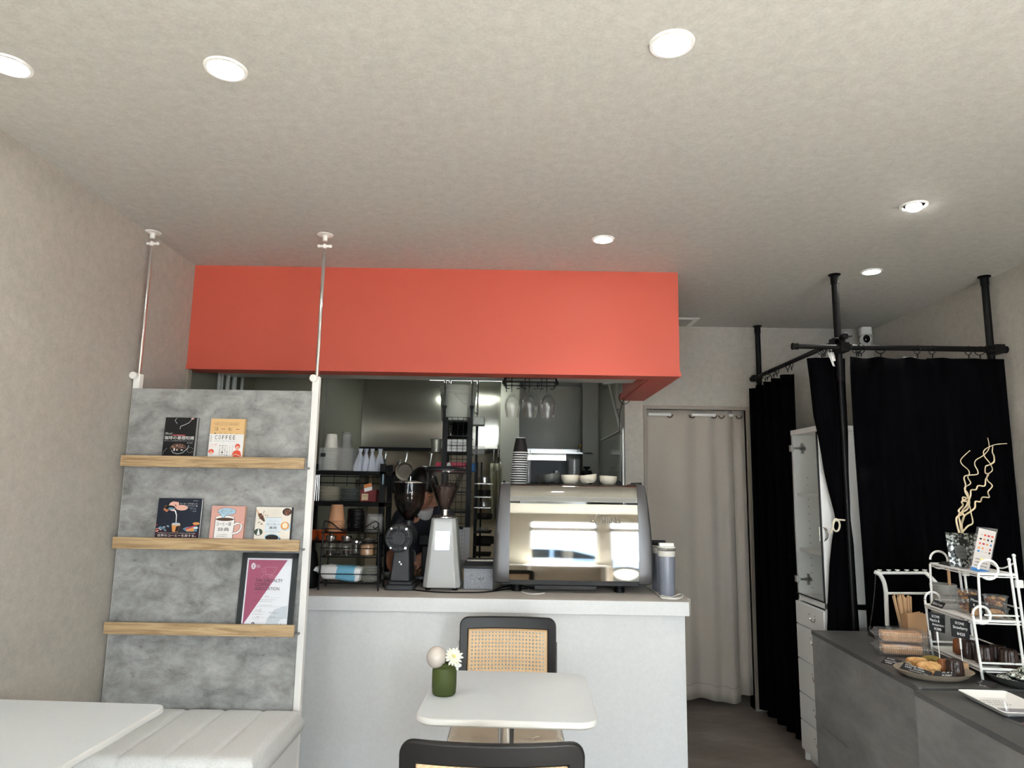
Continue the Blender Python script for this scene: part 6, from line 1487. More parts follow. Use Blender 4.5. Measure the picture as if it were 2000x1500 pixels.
B = [(1.336, 1.30), (1.370, 2.445), (2.05, 2.425), (2.05, 1.30)]
a = MB(m_slate); a.prism(inset(B, .004), 0, ZB - .018); build(a, 'body', t)
a = MB(m_slate_refl); a.prism(B, ZB - .018, ZB); build(a, 'worktop', t, bevel=.001)
def on(px, py, z=ZA): q = aZ(px, py, z); q.z = z; return q
# ---- white tube hook stand with chain
t = T('hook_stand', 'white tubular stand with small pegs on its top bar, behind the straws', 'stand', tuple(on(1735, 1228)))
yb = 3.30; P = lambda px, py, y=yb: aY(px, py, y)
a = MB(m_wmetal)
a.tube(smooth([P(1709, 1117), P(1718, 1122), P(1726, 1136), P(1730, 1155), P(1731, 1175), P(1733, 1222)]), .0095, 12)
a.rod(P(1711, 1119, 3.32), P(1808, 1119, 3.32), .007, n=12)
a.tube(smooth([P(1808, 1119, 3.32), P(1816, 1126, 3.30), P(1834, 1148, 3.24), P(1838, 1175, 3.22), P(1838, 1222, 3.22)]), .0095, 12)
a.rod(P(1731, 1159), P(1838, 1159, 3.24), .006, n=10)
build(a, 'tube_frame', t)
a = MB(m_wpl)
for px in (1718, 1736, 1753, 1771, 1789, 1806): q = P(px, 1115, 3.32); a.lathe([(.004, -.006), (.004, 0), (.0105, .002), (.0105, .006), (0, .007)], q, n=16)
build(a, 'pegs', t)
a = MB(m_steel); q0, q1 = P(1710, 1124, 3.27), P(1699, 1225, 3.27)
for k in range(34): c = q0 + (q1 - q0) * (k / 33) + Vector((.004 * sin(pi * k / 33), 0, 0)); a.ball(c, .0024, n=6, k=4)
a.tube(arc(P(1700, 1227, 3.27), .006, 0, 360, 12)[:-1], .0016, 5, closed=True); build(a, 'chain', t)
c = on(1740, 1232); q0 = P(1712, 1226, 3.28)
t = T('smoked_box', 'low smoked plastic box with a round black lid behind the clear containers', 'box', (c.x, 3.26, ZA))
a = MB(m_smoke); a.box(aY(1712, 1230, 3.22).x, aY(1775, 1230, 3.22).x, 3.16, 3.30, ZA + .001, ZA + .045); build(a, 'box_body', t)
a = MB(m_blackm); q = aY(1755, 1225, 3.2); a.lathe([(.036, .046), (.038, .05), (.036, .055), (.024, .057), (.02, .052), (.010, .052), (.008, .06), (0, .061)], (q.x, 3.21, ZA), n=30); build(a, 'round_lid', t)
# ---- straws in a glass
q = on(1771, 1243); sx, sy = aY(1771, 1215, 3.12).x, 3.12
t = T('glass_tumbler', 'clear glass holding the paper straws', 'glass', (sx, sy, ZA))
a = MB(m_glass); a.lathe([(0, 0), (.030, 0), (.036, .095), (.0345, .095), (.029, .004), (0, .004)], (sx, sy, ZA), n=28); build(a, 'glass_body', t)
for k in range(22):
    an = 2 * pi * k / 22 * 2.0; rr = .024 if k < 14 else .012
    b = Vector((sx + rr * .6 * cos(an), sy + rr * .6 * sin(an), ZA + .006)); tp = Vector((sx + rr * 1.55 * cos(an) - .014, sy + rr * sin(an), ZA + .205 + .008 * sin(k * 5)))
    a = MB(m_bamboo); a.rod(b, tp, .0038, n=8); a.add([tp + (tp - b).normalized() * .0002 + v_ * .0026 for v_ in [Vector((cos(j), sin(j), 0)) for j in (0, 1.05, 2.1, 3.14, 4.19, 5.24)]], [(0, 1, 2, 3, 4, 5)], m_kraft)
    tag(build(a, 'paper_straw'), 'tan paper straw in the glass on the far display counter', 'straw', 'paper straws in the glass')
# ---- kraft bags
t = T('kraft_bags', 'bundle of upright kraft paper bags in a clear holder beside the straws', 'paper bags', tuple(on(1795, 1250)))
x0, x1 = aY(1774, 1230, 3.0).x, aY(1811, 1230, 3.0).x; z1 = aY(1790, 1199, 3.0).z
for k in range(6): a = MB(m_kraft); a.X = Matrix.Translation((0, .013 * k, 0)); a.prism([(x0 + .003 * k, ZA + .002), (x1 + .001 * k, ZA + .002), (x1 + .001 * k + .002, z1 - .006 * (k % 2)), (x0 + .003 * k, z1 - .003 * k)], 3.0, 3.008, 'y'); a.X = None; build(a, 'bag', t)
a = MB(m_clear); a.box(x0 - .004, x1 + .012, 2.992, 2.995, ZA + .001, ZA + .05); a.box(x0 - .004, x0 - .002, 2.992, 3.09, ZA + .001, ZA + .05); a.box(x1 + .010, x1 + .012, 2.992, 3.09, ZA + .001, ZA + .05); build(a, 'holder', t)
# ---- grey ceramic jar with a wooden stick
gx2, gy2 = aY(1846, 1200, 3.10).x, 3.10
t = T('ceramic_jar', 'tall glazed grey ceramic jar behind the wire stand', 'jar', (gx2, gy2, ZA))
a = MB(M_('grey_glaze', (150, 150, 146), .25, noise=(30, .12))); zt_ = aY(1846, 1146, 3.0).z - ZA
a.lathe([(0, 0), (.052, 0), (.054, .01), (.054, zt_ - .06), (.050, zt_ - .03), (.053, zt_ - .004), (.051, zt_), (.048, zt_), (.048, .01), (0, .008)], (gx2, gy2, ZA), n=40); build(a, 'jar_body', t)
a = MB(m_kraft); a.box(gx2 + .018, gx2 + .030, 3.09, 3.094, ZA + .02, ZA + zt_ + .07); tag(build(a, 'wooden_stirrer'), 'flat wooden stirrer standing in the grey ceramic jar', 'stirrer')
# ---- clear hinged containers of cake
m_cake = M_('pound_cake', (206, 160, 116), .8, noise=(60, .2))
for k, (lab) in enumerate(('lower of the two stacked clear cake containers', 'upper of the two stacked clear cake containers')):
    c = on(1765, 1284); z0 = ZA + .002 + .050 * k; W_, D_ = .099, .048
    t = T('cake_container', lab, 'container', (c.x + .016, c.y + .045, z0), R(-13), 'clear cake containers')
    a = MB(m_clear)
    def fr_(w, d, z, n=8, r=.012): return [(p[0], p[1], z) for p in rrect(-w, w, -d, d, r, 4)]
    lv = [fr_(W_ * .88, D_ * .86, .0), fr_(W_ * .98, D_ * .97, .026), fr_(W_ * 1.07, D_ * 1.08, .027), fr_(W_ * 1.07, D_ * 1.08, .031), fr_(W_ * .98, D_ * .97, .032), fr_(W_ * .92, D_ * .90, .047), fr_(W_ * .88, D_ * .86, .048)]
    v = [p for l_ in lv for p in l_]; nn = len(lv[0])
    a.add(v, [tuple(range(nn))[::-1], tuple(range(6 * nn, 7 * nn))] + [(j * nn + i, j * nn + (i + 1) % nn, (j + 1) * nn + (i + 1) % nn, (j + 1) * nn + i) for j in range(6) for i in range(nn)])
    for j in range(26): x = -W_ * .92 + 2 * W_ * .92 * j / 25; a.box(x - .001, x + .001, -D_ * .98, -D_ * .90, .004, .026)
    build(a, 'box_shell', t, local=True)
    a = MB(M_('glint_plastic', (225, 225, 225), .1) if 'glint_plastic' not in bpy.data.materials else bpy.data.materials['glint_plastic'])
    for j in range(20): x = -W_ * .92 + 2 * W_ * .92 * j / 19; a.box(x - .0016, x + .0016, -D_ * 1.085, -D_ * 1.0, .0315, .0335)
    build(a, 'crimp_ribs', t, local=True)
    a = MB(m_cake); a.box(-W_ * .74, W_ * .74, -D_ * .66, D_ * .66, .003, .040); build(a, 'cake_slices', t, local=True, bevel=.006)
# ---- cards
def card(name, pts, lines, lab, lift=.0, stick=None, grp='black price cards', th=.0012, cat='price card'):
    """pts: lower left, lower right, upper right, upper left world corners"""
    p = [Vector(q) for q in pts]; U_ = p[1] - p[0]; V_ = p[3] - p[0]; N_ = U_.cross(V_).normalized()
    cc = (p[0] + p[1] + p[2] + p[3]) / 4; t = T(name, lab, cat, tuple(cc), group=grp)
    a = MB(m_card); a.add([q for q in p] + [q - N_ * th for q in p], [(0, 1, 2, 3), (7, 6, 5, 4), (0, 4, 5, 1), (1, 5, 6, 2), (2, 6, 7, 3), (3, 7, 4, 0)]); build(a, 'card_board', t, flat=True)
    a = MB(m_chalk); f = Face(a, p[0], U_, V_, .0005)
    for (s_, u, v, w, h) in lines: f.text(s_, u, v, w, h, m_chalk, 1, shear=.04)
    build(a, 'handwriting', t, flat=True)
    if stick:
        a = MB(m_wpl); s0, s1 = Vector(stick[0]), Vector(stick[1]); a.rod(s0, s0 + (s1 - s0) * .38, .0035, n=8); a.rod(s0 + (s1 - s0) * .38, s1, .0015, n=6); build(a, 'stick', t)
    return t
def vq(px4, y): return [aY(px, py, y) for px, py in px4]
def hq(px4, z): return [on(px, py, z) for px, py in px4]
card('price_card', vq(((1815.6, 1231), (1846, 1237), (1845.6, 1201), (1812, 1195)), 2.66), [('SCONE', .22, .76, .5, .13), ('Matcha &', .08, .53, .62, .15), ('Amaretto', .2, .32, .78, .13), ('¥390', .30, .08, .46, .15)], 'black price card reading SCONE Matcha and Amaretto 390 yen on a stick', stick=(aY(1830, 1234, 2.664), aY(1836, 1290, 2.66)))
card('price_card', vq(((1859, 1243), (1894, 1250), (1895, 1214), (1856, 1207)), 2.60), [('SCONE', .24, .74, .5, .13), ('Strawberry', .10, .44, .82, .20), ('¥420', .30, .14, .44, .17)], 'black price card reading SCONE Strawberry 420 yen on a stick', stick=(aY(1875, 1246, 2.604), aY(1881, 1303, 2.60)))
q = hq(((1720, 1294), (1752, 1300), (1763, 1290), (1731, 1282)), ZA + .002); q[2].z += .022; q[3].z += .022; q[2] = q[2] + Vector((0, .0, 0))
card('price_card', [on(1720, 1294, ZA + .002), on(1752, 1301, ZA + .002), aY(1762, 1291, on(1752, 1301).y + .012), aY(1731, 1282, on(1720, 1294).y + .012)], [('Orange', .12, .66, .5, .2), ('baked cake', .10, .38, .72, .18), ('¥400', .22, .10, .4, .2)], 'black price card reading Orange cake on the counter before the containers')
card('price_card', [on(1905, 1338, ZB + .002), on(1941, 1346, ZB + .002), aY(1948, 1334, on(1941, 1346).y + .02), aY(1914, 1327, on(1905, 1338).y + .02)], [('ホワイトチョコ', .1, .66, .72, .2), ('クッキーバー', .06, .38, .74, .18), ('¥290', .18, .08, .4, .2)], 'black price card reading 290 yen beside the dark cookie plate')
# ---- beige oval plate with scones and caneles
pc = on(1826, 1318); pr0 = (aZ(1904, 1312, ZA + .025).x - aZ(1748, 1305, ZA + .025).x) / 2
pcx = (aZ(1904, 1312, ZA + .025).x + aZ(1748, 1305, ZA + .025).x) / 2; pcy = 2.60
t = T('oval_plate', 'beige oval plate of scones on the corner of the far display counter', 'plate', (pcx, pcy, ZA), group='pastry plates')
m_bplate = M_('beige_stoneware', (150, 140, 124), .4, noise=(40, .05))
def plate(t, cx, cy, rx_, ry_, h, m):
    a = MB(m); a.lathe([(0, 0), (.72, 0), (.86, .35 * h), (.97, .9 * h), (1.0, h), (.975, h), (.94, .86 * h), (.82, .42 * h), (.7, .006), (0, .005)], (cx, cy, ZA if cy > 2.45 else ZB), n=64, rx=rx_, ry=ry_); build(a, 'plate_dish', t)
plate(t, pcx, pcy, pr0, .105, .026, m_bplate)
def blob(name, lab, c, r, m, grp, cat, sq=(1, 1, 1), seed=0, m2=None):
    rnd = random.Random(seed); ph = [rnd.uniform(0, 6) for _ in range(6)]; a = MB(m); n, k = 26, 16; v = []
    def fn(u, w):
        an = 2 * pi * u; p = pi * w; q = (1 + (.05 * sin(13 * an + 9 * p + ph[4]) + .04 * sin(21 * an - 7 * p + ph[5])) * (1 if name == 'scone' else .3) + .09 * sin(3 * an + ph[0]) + .07 * sin(5 * an + ph[1] + 3 * p) + .05 * sin(9 * an + ph[2] + 4 * p))
        z = -cos(p); s_ = abs(sin(p)) ** .55
        return (c[0] + r * sq[0] * s_ * cos(an) * q, c[1] + r * sq[1] * s_ * sin(an) * q, c[2] + r * sq[2] * (z * .8 + .8 + .08 * sin(7 * an + ph[3]) * s_))
    a.grid(fn, n, k)
    return tag(build(a, name, angle=180), lab, cat, grp)
m_scone = concrete('baked_scone', (180, 116, 56), (238, 208, 148), scale=22, rough=.8, cracks=False); m_matcha = M_('matcha_scone', (140, 122, 62), .8, noise=(30, .3), bump=(90, .8))
m_can = M_('canele_crust', (50, 34, 29), .32, noise=(60, .5), coat=.15, bump=(70, .8)); m_canb = M_('canele_brown', (140, 84, 46), .35, noise=(24, .25))
zp = ZA + .007
def pl(px, py, z=zp): q = on(px, py, z); return (q.x, q.y, z)
blob('scone', 'golden plain scone at the back left of the beige plate', pl(1792, 1302), .034, m_scone, 'scones on the plate', 'scone', (1.15, .9, .6), 1)
blob('scone', 'golden scone in front, broken edge over the chocolate card', pl(1818, 1314), .036, m_scone, 'scones on the plate', 'scone', (1.2, .8, .66), 2)
blob('scone', 'green matcha scone at the back of the beige plate', pl(1820, 1297), .030, m_matcha, 'scones on the plate', 'scone', (1.1, .9, .62), 3)
blob('scone', 'small piece of golden scone at the front centre of the plate', pl(1824, 1322), .012, m_scone, 'scones on the plate', 'scone', (.9, .7, 1), 4)
def canele(px, py, s, lab, m, z=zp, pos=None, grp='caneles'):
    q = Vector(pos) if pos else on(px, py, z); a = MB(m); n = 48; v = []; lv = [(.90, 0), (.98, .06), (.92, .35), (.86, .75), (.84, .92), (.74, 1.0), (.45, .97), (.1, .90)]
    for rr, h in lv:
        for i in range(n): an = 2 * pi * i / n; k = 1 + .075 * cos(12 * an) * (1 if .1 < h < .96 else .3); v.append((q.x + .027 * s * rr * k * cos(an), q.y + .027 * s * rr * k * sin(an), z + .054 * s * h if not pos else q.z + .054 * s * h))
    f = [tuple(range(n))[::-1], tuple(range(7 * n, 8 * n))] + [(j * n + i, j * n + (i + 1) % n, (j + 1) * n + (i + 1) % n, (j + 1) * n + i) for j in range(7) for i in range(n)]
    a.add(v, f); return tag(build(a, 'canele', angle=70), lab, 'canele', grp)
canele(1847, 1316, .92, 'brown canele between the front scone and the dark canele', m_canb)
canele(1866, 1322, 1.1, 'shiny dark canele at the right of the beige plate', m_can)
a = MB(m_kraft); q = on(1888, 1320); a.box(q.x - .011, q.x + .011, q.y, q.y + .02, zp + .0, zp + .036); tag(build(a, 'wooden_block', bevel=.001), 'small wooden block behind the dark canele on the plate', 'block', 'wooden card blocks')
y_ = on(1790, 1322).y
card('price_card', [aY(1757, 1305, 2.545), aY(1815, 1322, 2.525), aY(1822, 1314, 2.56), aY(1766, 1293, 2.58)], [('SCONE Plain', .08, .66, .62, .2), ('¥330  SCONE', .10, .36, .66, .2), ('chocolate chip', .30, .08, .62, .16)], 'black price card reading SCONE chocolate chip lying in the beige plate')
card('price_card', [aY(1820, 1322, 2.522), aY(1868, 1323, 2.52), aY(1866, 1314, 2.54), aY(1827, 1310, 2.55)], [('カヌレ', .3, .60, .5, .26), ('¥380', .36, .16, .4, .26)], 'black price card lying in front of the dark canele on the beige plate')
# ---- white three-tier wire stand
O = on(1916, 1327); AX = Vector((.092, 1, 0)); LEN = .345; AX.normalize(); BX = Vector((AX.y, -AX.x, 0))
t = T('tiered_stand', 'white wire three-tier stand with round scrolled ends on the display counter', 'stand', tuple(O))
def L_(a_, b_, z): return O + AX * a_ + BX * b_ + Vector((0, 0, z))
m_w = m_wmetal; TIER = [(.012, .030, .165), (.066, .022, .165), (.128, .040, .17)]
zt1 = aY(1908, 1307, O.y).z - ZA; zt2 = aY(1902, 1213, L_(0, -.0, 0).y).z - ZA; zt3 = aY(1920, 1122, L_(0, .03, 0).y).z - ZA
HT = [(zt1, .004, .150), (zt2, -.012, .150), (zt3, .022, .150)]
for i, (z, b0, b1) in enumerate(HT):
    a = MB(m_w); c = [L_(0, b0, z), L_(LEN, b0, z), L_(LEN, b1, z), L_(0, b1, z)]
    dn = Vector((0, 0, -.003)); a.add(c + [p + dn for p in c], [(0, 1, 2, 3), (7, 6, 5, 4), (0, 4, 5, 1), (1, 5, 6, 2), (2, 6, 7, 3), (3, 7, 4, 0)])
    for p, q in ((c[0], c[1]), (c[1], c[2]), (c[2], c[3]), (c[3], c[0])): a.rod(p + Vector((0, 0, .003)), q + Vector((0, 0, .003)), .0035, n=8); a.rod(p - Vector((0, 0, .008)), q - Vector((0, 0, .008)), .0025, n=8)
    build(a, 'tier', t)
for s_, al in (('near', 0.0), ('far', LEN)):
    a = MB(m_w)
    zt = HT[2][0]
    # rear posts
    for b_, dz in ((.150, .055), (.168, .070)): a.rod(L_(al, b_, 0), L_(al, b_ - .02, zt + dz), .0048, n=10); a.ball(L_(al, b_ - .02, zt + dz), .0065)
    # front leg with three scrolls
    a.rod(L_(al, .006, 0), L_(al, -.010, zt2 + .02), .0048, n=10); a.rod(L_(al, .016, zt2), L_(al, .020, zt3), .0044, n=10)
    for (zz_, b0, rr) in ((zt2 + .022, -.010, .030), (zt3 + .018, .022, .034)):
        a.tube(smooth([L_(al, b0 + rr + rr * cos(R(g)), zz_ + rr * sin(R(g))) for g in range(180, -150, -22)], 3), .0044, 8)
    a.rod(L_(al, b0, zt1), L_(al, .15, zt1), .003, n=8); a.rod(L_(al, .004, zt1 + .022), L_(al, .155, zt1 + .022), .0036, n=8); a.rod(L_(al, -.008, zt2), L_(al, .145, zt2), .0036, n=8); a.rod(L_(al, .03, zt2 + .022), L_(al, .148, zt2 + .022), .0032, n=8)
    build(a, 'end_frame', t)
    for z in (zt1 + .03, zt3 - .03): a = MB(m_wpl); a.X = Matrix.Translation(L_(al, .157, z)) @ Matrix.Rotation(math.atan2(AX.y, AX.x), 4, 'Z'); a.box(-.006, .006, -.013, .013, -.014, .014); a.X = None; build(a, 'connector', t, bevel=.002)
a = MB(m_w); a.rod(L_(0, .155, zt1 + .05), L_(LEN, .155, zt1 + .05), .003, n=8); a.rod(L_(0, .15, zt2 + .05), L_(LEN, .15, zt2 + .05), .003, n=8); a.tube(smooth([L_(0, .15, zt3 + .045), L_(LEN * .25, .15, zt3 + .015), L_(LEN * .5, .15, zt3 + .03), L_(LEN * .75, .15, zt3 + .015), L_(LEN, .15, zt3 + .045)]), .003, 8); build(a, 'back_rail', t)
Z1, Z2, Z3 = ZA + zt1 + .004, ZA + zt2 + .004, ZA + zt3 + .004
def tl(a_, b_, z): q = L_(a_ * LEN, b_, 0); return (q.x, q.y, z)
canele(0, 0, 1.0, 'brown canele at the far end of the lowest tier', m_canb, pos=tl(.66, .055, Z1), grp='caneles on the lowest tier')
canele(0, 0, 1.15, 'dark canele, second from the far end of the lowest tier', m_can, pos=tl(.47, .055, Z1), grp='caneles on the lowest tier')
canele(0, 0, 1.15, 'dark canele in the middle of the lowest tier, behind the white leg', m_can, pos=tl(.22, .06, Z1), grp='caneles on the lowest tier')
canele(0, 0, 1.15, 'dark canele at the near end of the lowest tier', m_can, pos=tl(.08, .115, Z1), grp='caneles on the lowest tier')
canele(0, 0, 1.10, 'dark canele in the back row of the lowest tier', m_can, pos=tl(.30, .122, Z1), grp='caneles on the lowest tier')
# nut tubs
m_nut = M_('roasted_nuts', (196, 146, 92), .6, noise=(40, .3)); m_date = M_('dates', (112, 62, 40), .4)
def tub(a_, b_, z, lab, sd):
    c = Vector(tl(a_, b_, z)); t = T('nut_tub', lab, 'tub', tuple(c), group='tubs of mixed nuts')
    a = MB(m_clear); a.lathe([(0, 0), (.033, 0), (.037, .034), (.041, .036), (.041, .040), (.037, .041), (0, .042)], c, n=32); build(a, 'tub_shell', t)
    rnd = random.Random(sd); a = MB(m_nut)
    for k in range(26):
        an = rnd.uniform(0, 6.28); rr = .026 * math.sqrt(rnd.random()); a.X = Matrix.Translation(c + Vector((rr * cos(an), rr * sin(an), .008 + .024 * rnd.random()))) @ Matrix.Rotation(rnd.uniform(0, 6), 4, 'Z') @ Matrix.Rotation(rnd.uniform(0, 3), 4, 'X')
        a.ball((0, 0, 0), .0095, .006, .0055, 8, 5, m_nut if rnd.random() > .25 else m_date)
    a.X = None; o = build(a, 'mixed_nuts', t); o['kind'] = 'stuff'
tub(.52, .07, Z2, 'lower nut tub of the farther pair on the middle tier', 1); tub(.52, .07, Z2 + .043, 'upper nut tub of the farther pair on the middle tier', 2)
tub(.12, .095, Z2, 'lower nut tub of the nearer pair on the middle tier', 3); tub(.12, .095, Z2 + .043, 'upper nut tub of the nearer pair on the middle tier', 4)
q = Vector(tl(.30, .02, Z2)); yq = q.y
card('price_card', vq(((1893, 1197), (1929, 1206), (1929, 1166), (1893, 1162)), yq), [('Mixed nuts', .08, .70, .88, .15), ('& dates', .20, .44, .6, .15), ('¥450', .24, .14, .5, .17)], 'black price card reading Mixed nuts and dates on the middle tier')
a = MB(m_kraft); x_ = aY(1913, 1208, yq - .02).x; a.box(x_ - .013, x_ + .011, yq - .012, yq + .012, Z2, Z2 + .026); tag(build(a, 'wooden_block', bevel=.001), 'wooden block at the foot of the mixed nuts card', 'block', 'wooden card blocks')
c = Vector(tl(.78, .06, Z2)); a = MB(m_clear); a.X = Matrix.Translation(c) @ Matrix.Rotation(.3, 4, 'Z'); a.box(-.045, .045, -.03, .03, 0, .018); a.box(-.035, .04, -.025, .03, .019, .045); a.X = None; tag(build(a, 'clear_pack', bevel=.004), 'clear flat pack lying at the far end of the middle tier', 'pack')
c = Vector(tl(.86, .01, Z2)); card('price_card', [Vector(tl(.92, -.004, Z2)), Vector(tl(.66, -.004, Z2)), Vector(tl(.66, .012, Z2 + .022)), Vector(tl(.92, .012, Z2 + .022))], [('Baked nuts', .1, .3, .8, .4)], 'small black card lying on the far front edge of the middle tier')
c = Vector(tl(.9, .0, Z3)); card('price_card', [aY(1824, 1106, c.y), aY(1853, 1108, c.y - .06), aY(1863, 1098, c.y - .04), aY(1840, 1096, c.y + .02)], [('Drip bag', .2, .6, .6, .25), ('¥230', .3, .2, .4, .25)], 'small black card on the far front edge of the top tier')
# drip bag pouch with twisted twigs
yp = L_(LEN * .62, .08, 0).y
t = T('coffee_pouch', 'silver and black patterned pouch standing on the top tier, holding the twigs', 'pouch', (aY(1876, 1080, yp).x, yp, Z3))
m_foil = bpy.data.materials.new('foil_print'); m_foil.use_nodes = True; nt = m_foil.node_tree; b = nt.nodes['Principled BSDF']; b.inputs['Roughness'].default_value = .3; b.inputs['Metallic'].default_value = .4
tc = node(nt, 'TexCoord'); vn_ = node(nt, 'TexNoise'); vn_.inputs['Scale'].default_value = 90; vn_.inputs['Detail'].default_value = 3; nt.links.new(tc.outputs['Object'], vn_.inputs['Vector']); rr_ = node(nt, 'ValToRGB'); rr_.color_ramp.elements[0].position = .47; rr_.color_ramp.elements[1].position = .56; rr_.color_ramp.elements[0].color = (.012, .013, .012, 1); rr_.color_ramp.elements[1].color = (.42, .44, .42, 1); nt.links.new(vn_.outputs['Fac'], rr_.inputs[0]); nt.links.new(rr_.outputs[0], b.inputs['Base Color'])
TL, TR, BL, BR = aY(1846, 1040, yp), aY(1909, 1042, yp), aY(1855, 1104, yp), aY(1903, 1112, yp)
BL.z = BR.z = Z3 + .001
a = MB(m_foil)
def pouch(u, v):
    w = v * 2 if v < .5 else 2 - v * 2; l = BL + (TL - BL) * w; r = BR + (TR - BR) * w; p = l + (r - l) * u
    d = .020 * (1 - w) * sin(pi * min(1, max(0, u))) + .0015 + .002 * sin(u * 40) * (1 if u > .55 else .2); p.y += -d if v < .5 else d; return p
a.grid(pouch, 40, 24); build(a, 'pouch_body', t, angle=180)
a = MB(M_('pouch_label', (96, 98, 96), .5)); f = Face(a, BL + Vector((.014, -.023, .03)), (.048, 0, 0), (-.002, .012, .055), .0006); f.ell(.5, .5, .5, .5, bpy.data.materials['pouch_label'], 1); f.text('COFFEE', .12, .42, .78, .16, m_ink, 3); f.text('Specialty', .22, .66, .56, .10, m_ink, 3); f.text('roasting', .26, .24, .5, .09, m_ink, 3); build(a, 'pouch_label', t, flat=True)
t = T('twisted_twigs', 'bleached curly willow twigs rising from the patterned pouch', 'twigs', (aY(1872, 1045, yp).x, yp, Z3 + .01))
m_twig = M_('bleached_twig', (222, 204, 172), .7)
def zz7(x, y): return aY(1680 + x / 4.6875, 840 + y / 4.6875, yp + random.uniform(-.02, .02))
tw = [[(905, 940), (880, 810), (930, 770), (900, 740), (940, 690), (930, 655), (975, 625), (940, 615), (945, 650), (990, 640), (985, 580), (955, 530), (1010, 490), (1000, 460), (985, 430), (1000, 395), (985, 360), (930, 310), (925, 265), (1005, 187)],
      [(925, 945), (915, 850), (905, 770), (980, 725), (1000, 660), (985, 610), (960, 560), (965, 500), (950, 440), (975, 415), (1070, 405), (1075, 370), (1050, 320), (1060, 275), (1130, 230), (1180, 165), (1168, 72)],
      [(935, 940), (930, 860), (950, 790), (935, 740), (975, 690), (1010, 600), (1015, 550), (1060, 545), (1080, 510), (1140, 510), (1150, 450), (1175, 405), (1145, 390), (1150, 330), (1190, 310), (1135, 235), (1140, 180), (1230, 135), (1345, 123)],
      [(930, 940), (985, 880), (1030, 850), (1015, 760), (1000, 690), (955, 640)],
      [(915, 940), (945, 800), (1010, 745), (1050, 710), (1055, 655), (1100, 655), (1120, 615), (1180, 615), (1170, 565), (1210, 510), (1165, 460), (1165, 410), (1210, 370), (1195, 320), (1160, 330)],
      [(900, 940), (890, 860), (905, 800), (1015, 390), (1050, 320)],
      [(1190, 315), (1225, 290), (1225, 240), (1210, 200), (1215, 150)]]
del tw[5]
a = MB(m_twig)
for k, ln in enumerate(tw):
    pts = smooth([zz7(*p) for p in ln], 5); n_ = len(pts); a.tube(pts, [.0036 - .0022 * i / n_ if k != 6 else .0018 for i in range(n_)], 7)
build(a, 'twig_stems', t)
# payment sign
ys_ = L_(LEN * .28, .06, 0).y
t = T('payment_sign', 'clear upright holder with a white sheet of payment marks on the top tier', 'sign', (aY(1920, 1115, ys_).x, ys_, Z3))
c4 = [aY(1896, 1113, ys_), aY(1930, 1121, ys_), aY(1947, 1035, ys_ + .01), aY(1912, 1031, ys_ + .01)]
N_ = (c4[1] - c4[0]).cross(c4[3] - c4[0]).normalized()
a = MB(m_clear); ex = [c4[0] - (c4[1] - c4[0]) * .06, c4[1] + (c4[1] - c4[0]) * .08, c4[2] + (c4[2] - c4[3]) * .08 + Vector((0, 0, .004)), c4[3] - (c4[2] - c4[3]) * .06 + Vector((0, 0, .004))]
a.add([p - N_ * .006 for p in ex] + [p - N_ * .002 for p in ex], [(0, 1, 2, 3), (7, 6, 5, 4), (0, 4, 5, 1), (1, 5, 6, 2), (2, 6, 7, 3), (3, 7, 4, 0)]); build(a, 'holder', t)
a = MB(m_paperw); f = Face(a, c4[0], c4[1] - c4[0], c4[3] - c4[0], .0006); f.rect(0, 0, 1, 1, M_('sign_paper', (214, 208, 204), .6), 1); f.rect(0, 0, 1, .075, m_blue, 2)
cols = [c_red, m_ink, m_blue, c_coral, c_grn, c_sil, c_navy, c_verm]
rnd = random.Random(5)
for r_i, v in enumerate((.86, .76, .655, .55, .47)):
    for k in range(4):
        u = .14 + .21 * k; m_ = cols[rnd.randrange(8)]
        if rnd.random() < .4: f.ell(u + .07, v, .055, .026, m_, 2, 12)
        elif rnd.random() < .7: f.rect(u, v - .02, u + .13, v + .02, m_, 2)
        else: f.text(rnd.choice(('VISA', 'iD', 'Pay', 'JCB')), u, v - .012, .13, .024, m_, 2)
f.text('Pay', .42, .345, .2, .02, c_sil, 2)
for v in (.27, .20, .12): f.scribble(.14, v, .72, .03, m_ink, 2, 9, .0014)
f.rect(.40, .26, .60, .32, M_('sign_yellow', (236, 226, 150), .6), 3)
build(a, 'sign_sheet', t, flat=True)
# ---- dark plate with white-dusted cookies
cc = on(2015, 1322, ZB); pcx2, pcy2 = aZ(1992, 1330, ZB).x + .06, 2.30
t = T('oval_plate', 'dark oval plate of dusted green cookies cut by the right edge', 'plate', (pcx2, pcy2, ZB), group='pastry plates')
lx = aZ(1926, 1318, ZB + .03)
rr2 = .145; pcx2 = lx.x + rr2; pcy2 = lx.y - .02
plate(t, pcx2, pcy2, rr2, .13, .032, M_('dark_stoneware', (70, 74, 72), .4))
m_ck = M_('dusted_cookie', (122, 130, 110), .9); nt = m_ck.node_tree; b = nt.nodes['Principled BSDF']; tc = node(nt, 'TexCoord'); n_ = node(nt, 'TexNoise'); n_.inputs['Scale'].default_value = 130; nt.links.new(tc.outputs['Object'], n_.inputs['Vector']); r_ = node(nt, 'ValToRGB'); r_.color_ramp.elements[0].position = .46; r_.color_ramp.elements[1].position = .55; r_.color_ramp.elements[0].color = (*lin((62, 72, 56)), 1); r_.color_ramp.elements[1].color = (*lin((226, 228, 220)), 1); nt.links.new(n_.outputs['Fac'], r_.inputs[0]); nt.links.new(r_.outputs[0], b.inputs['Base Color'])
k = 0
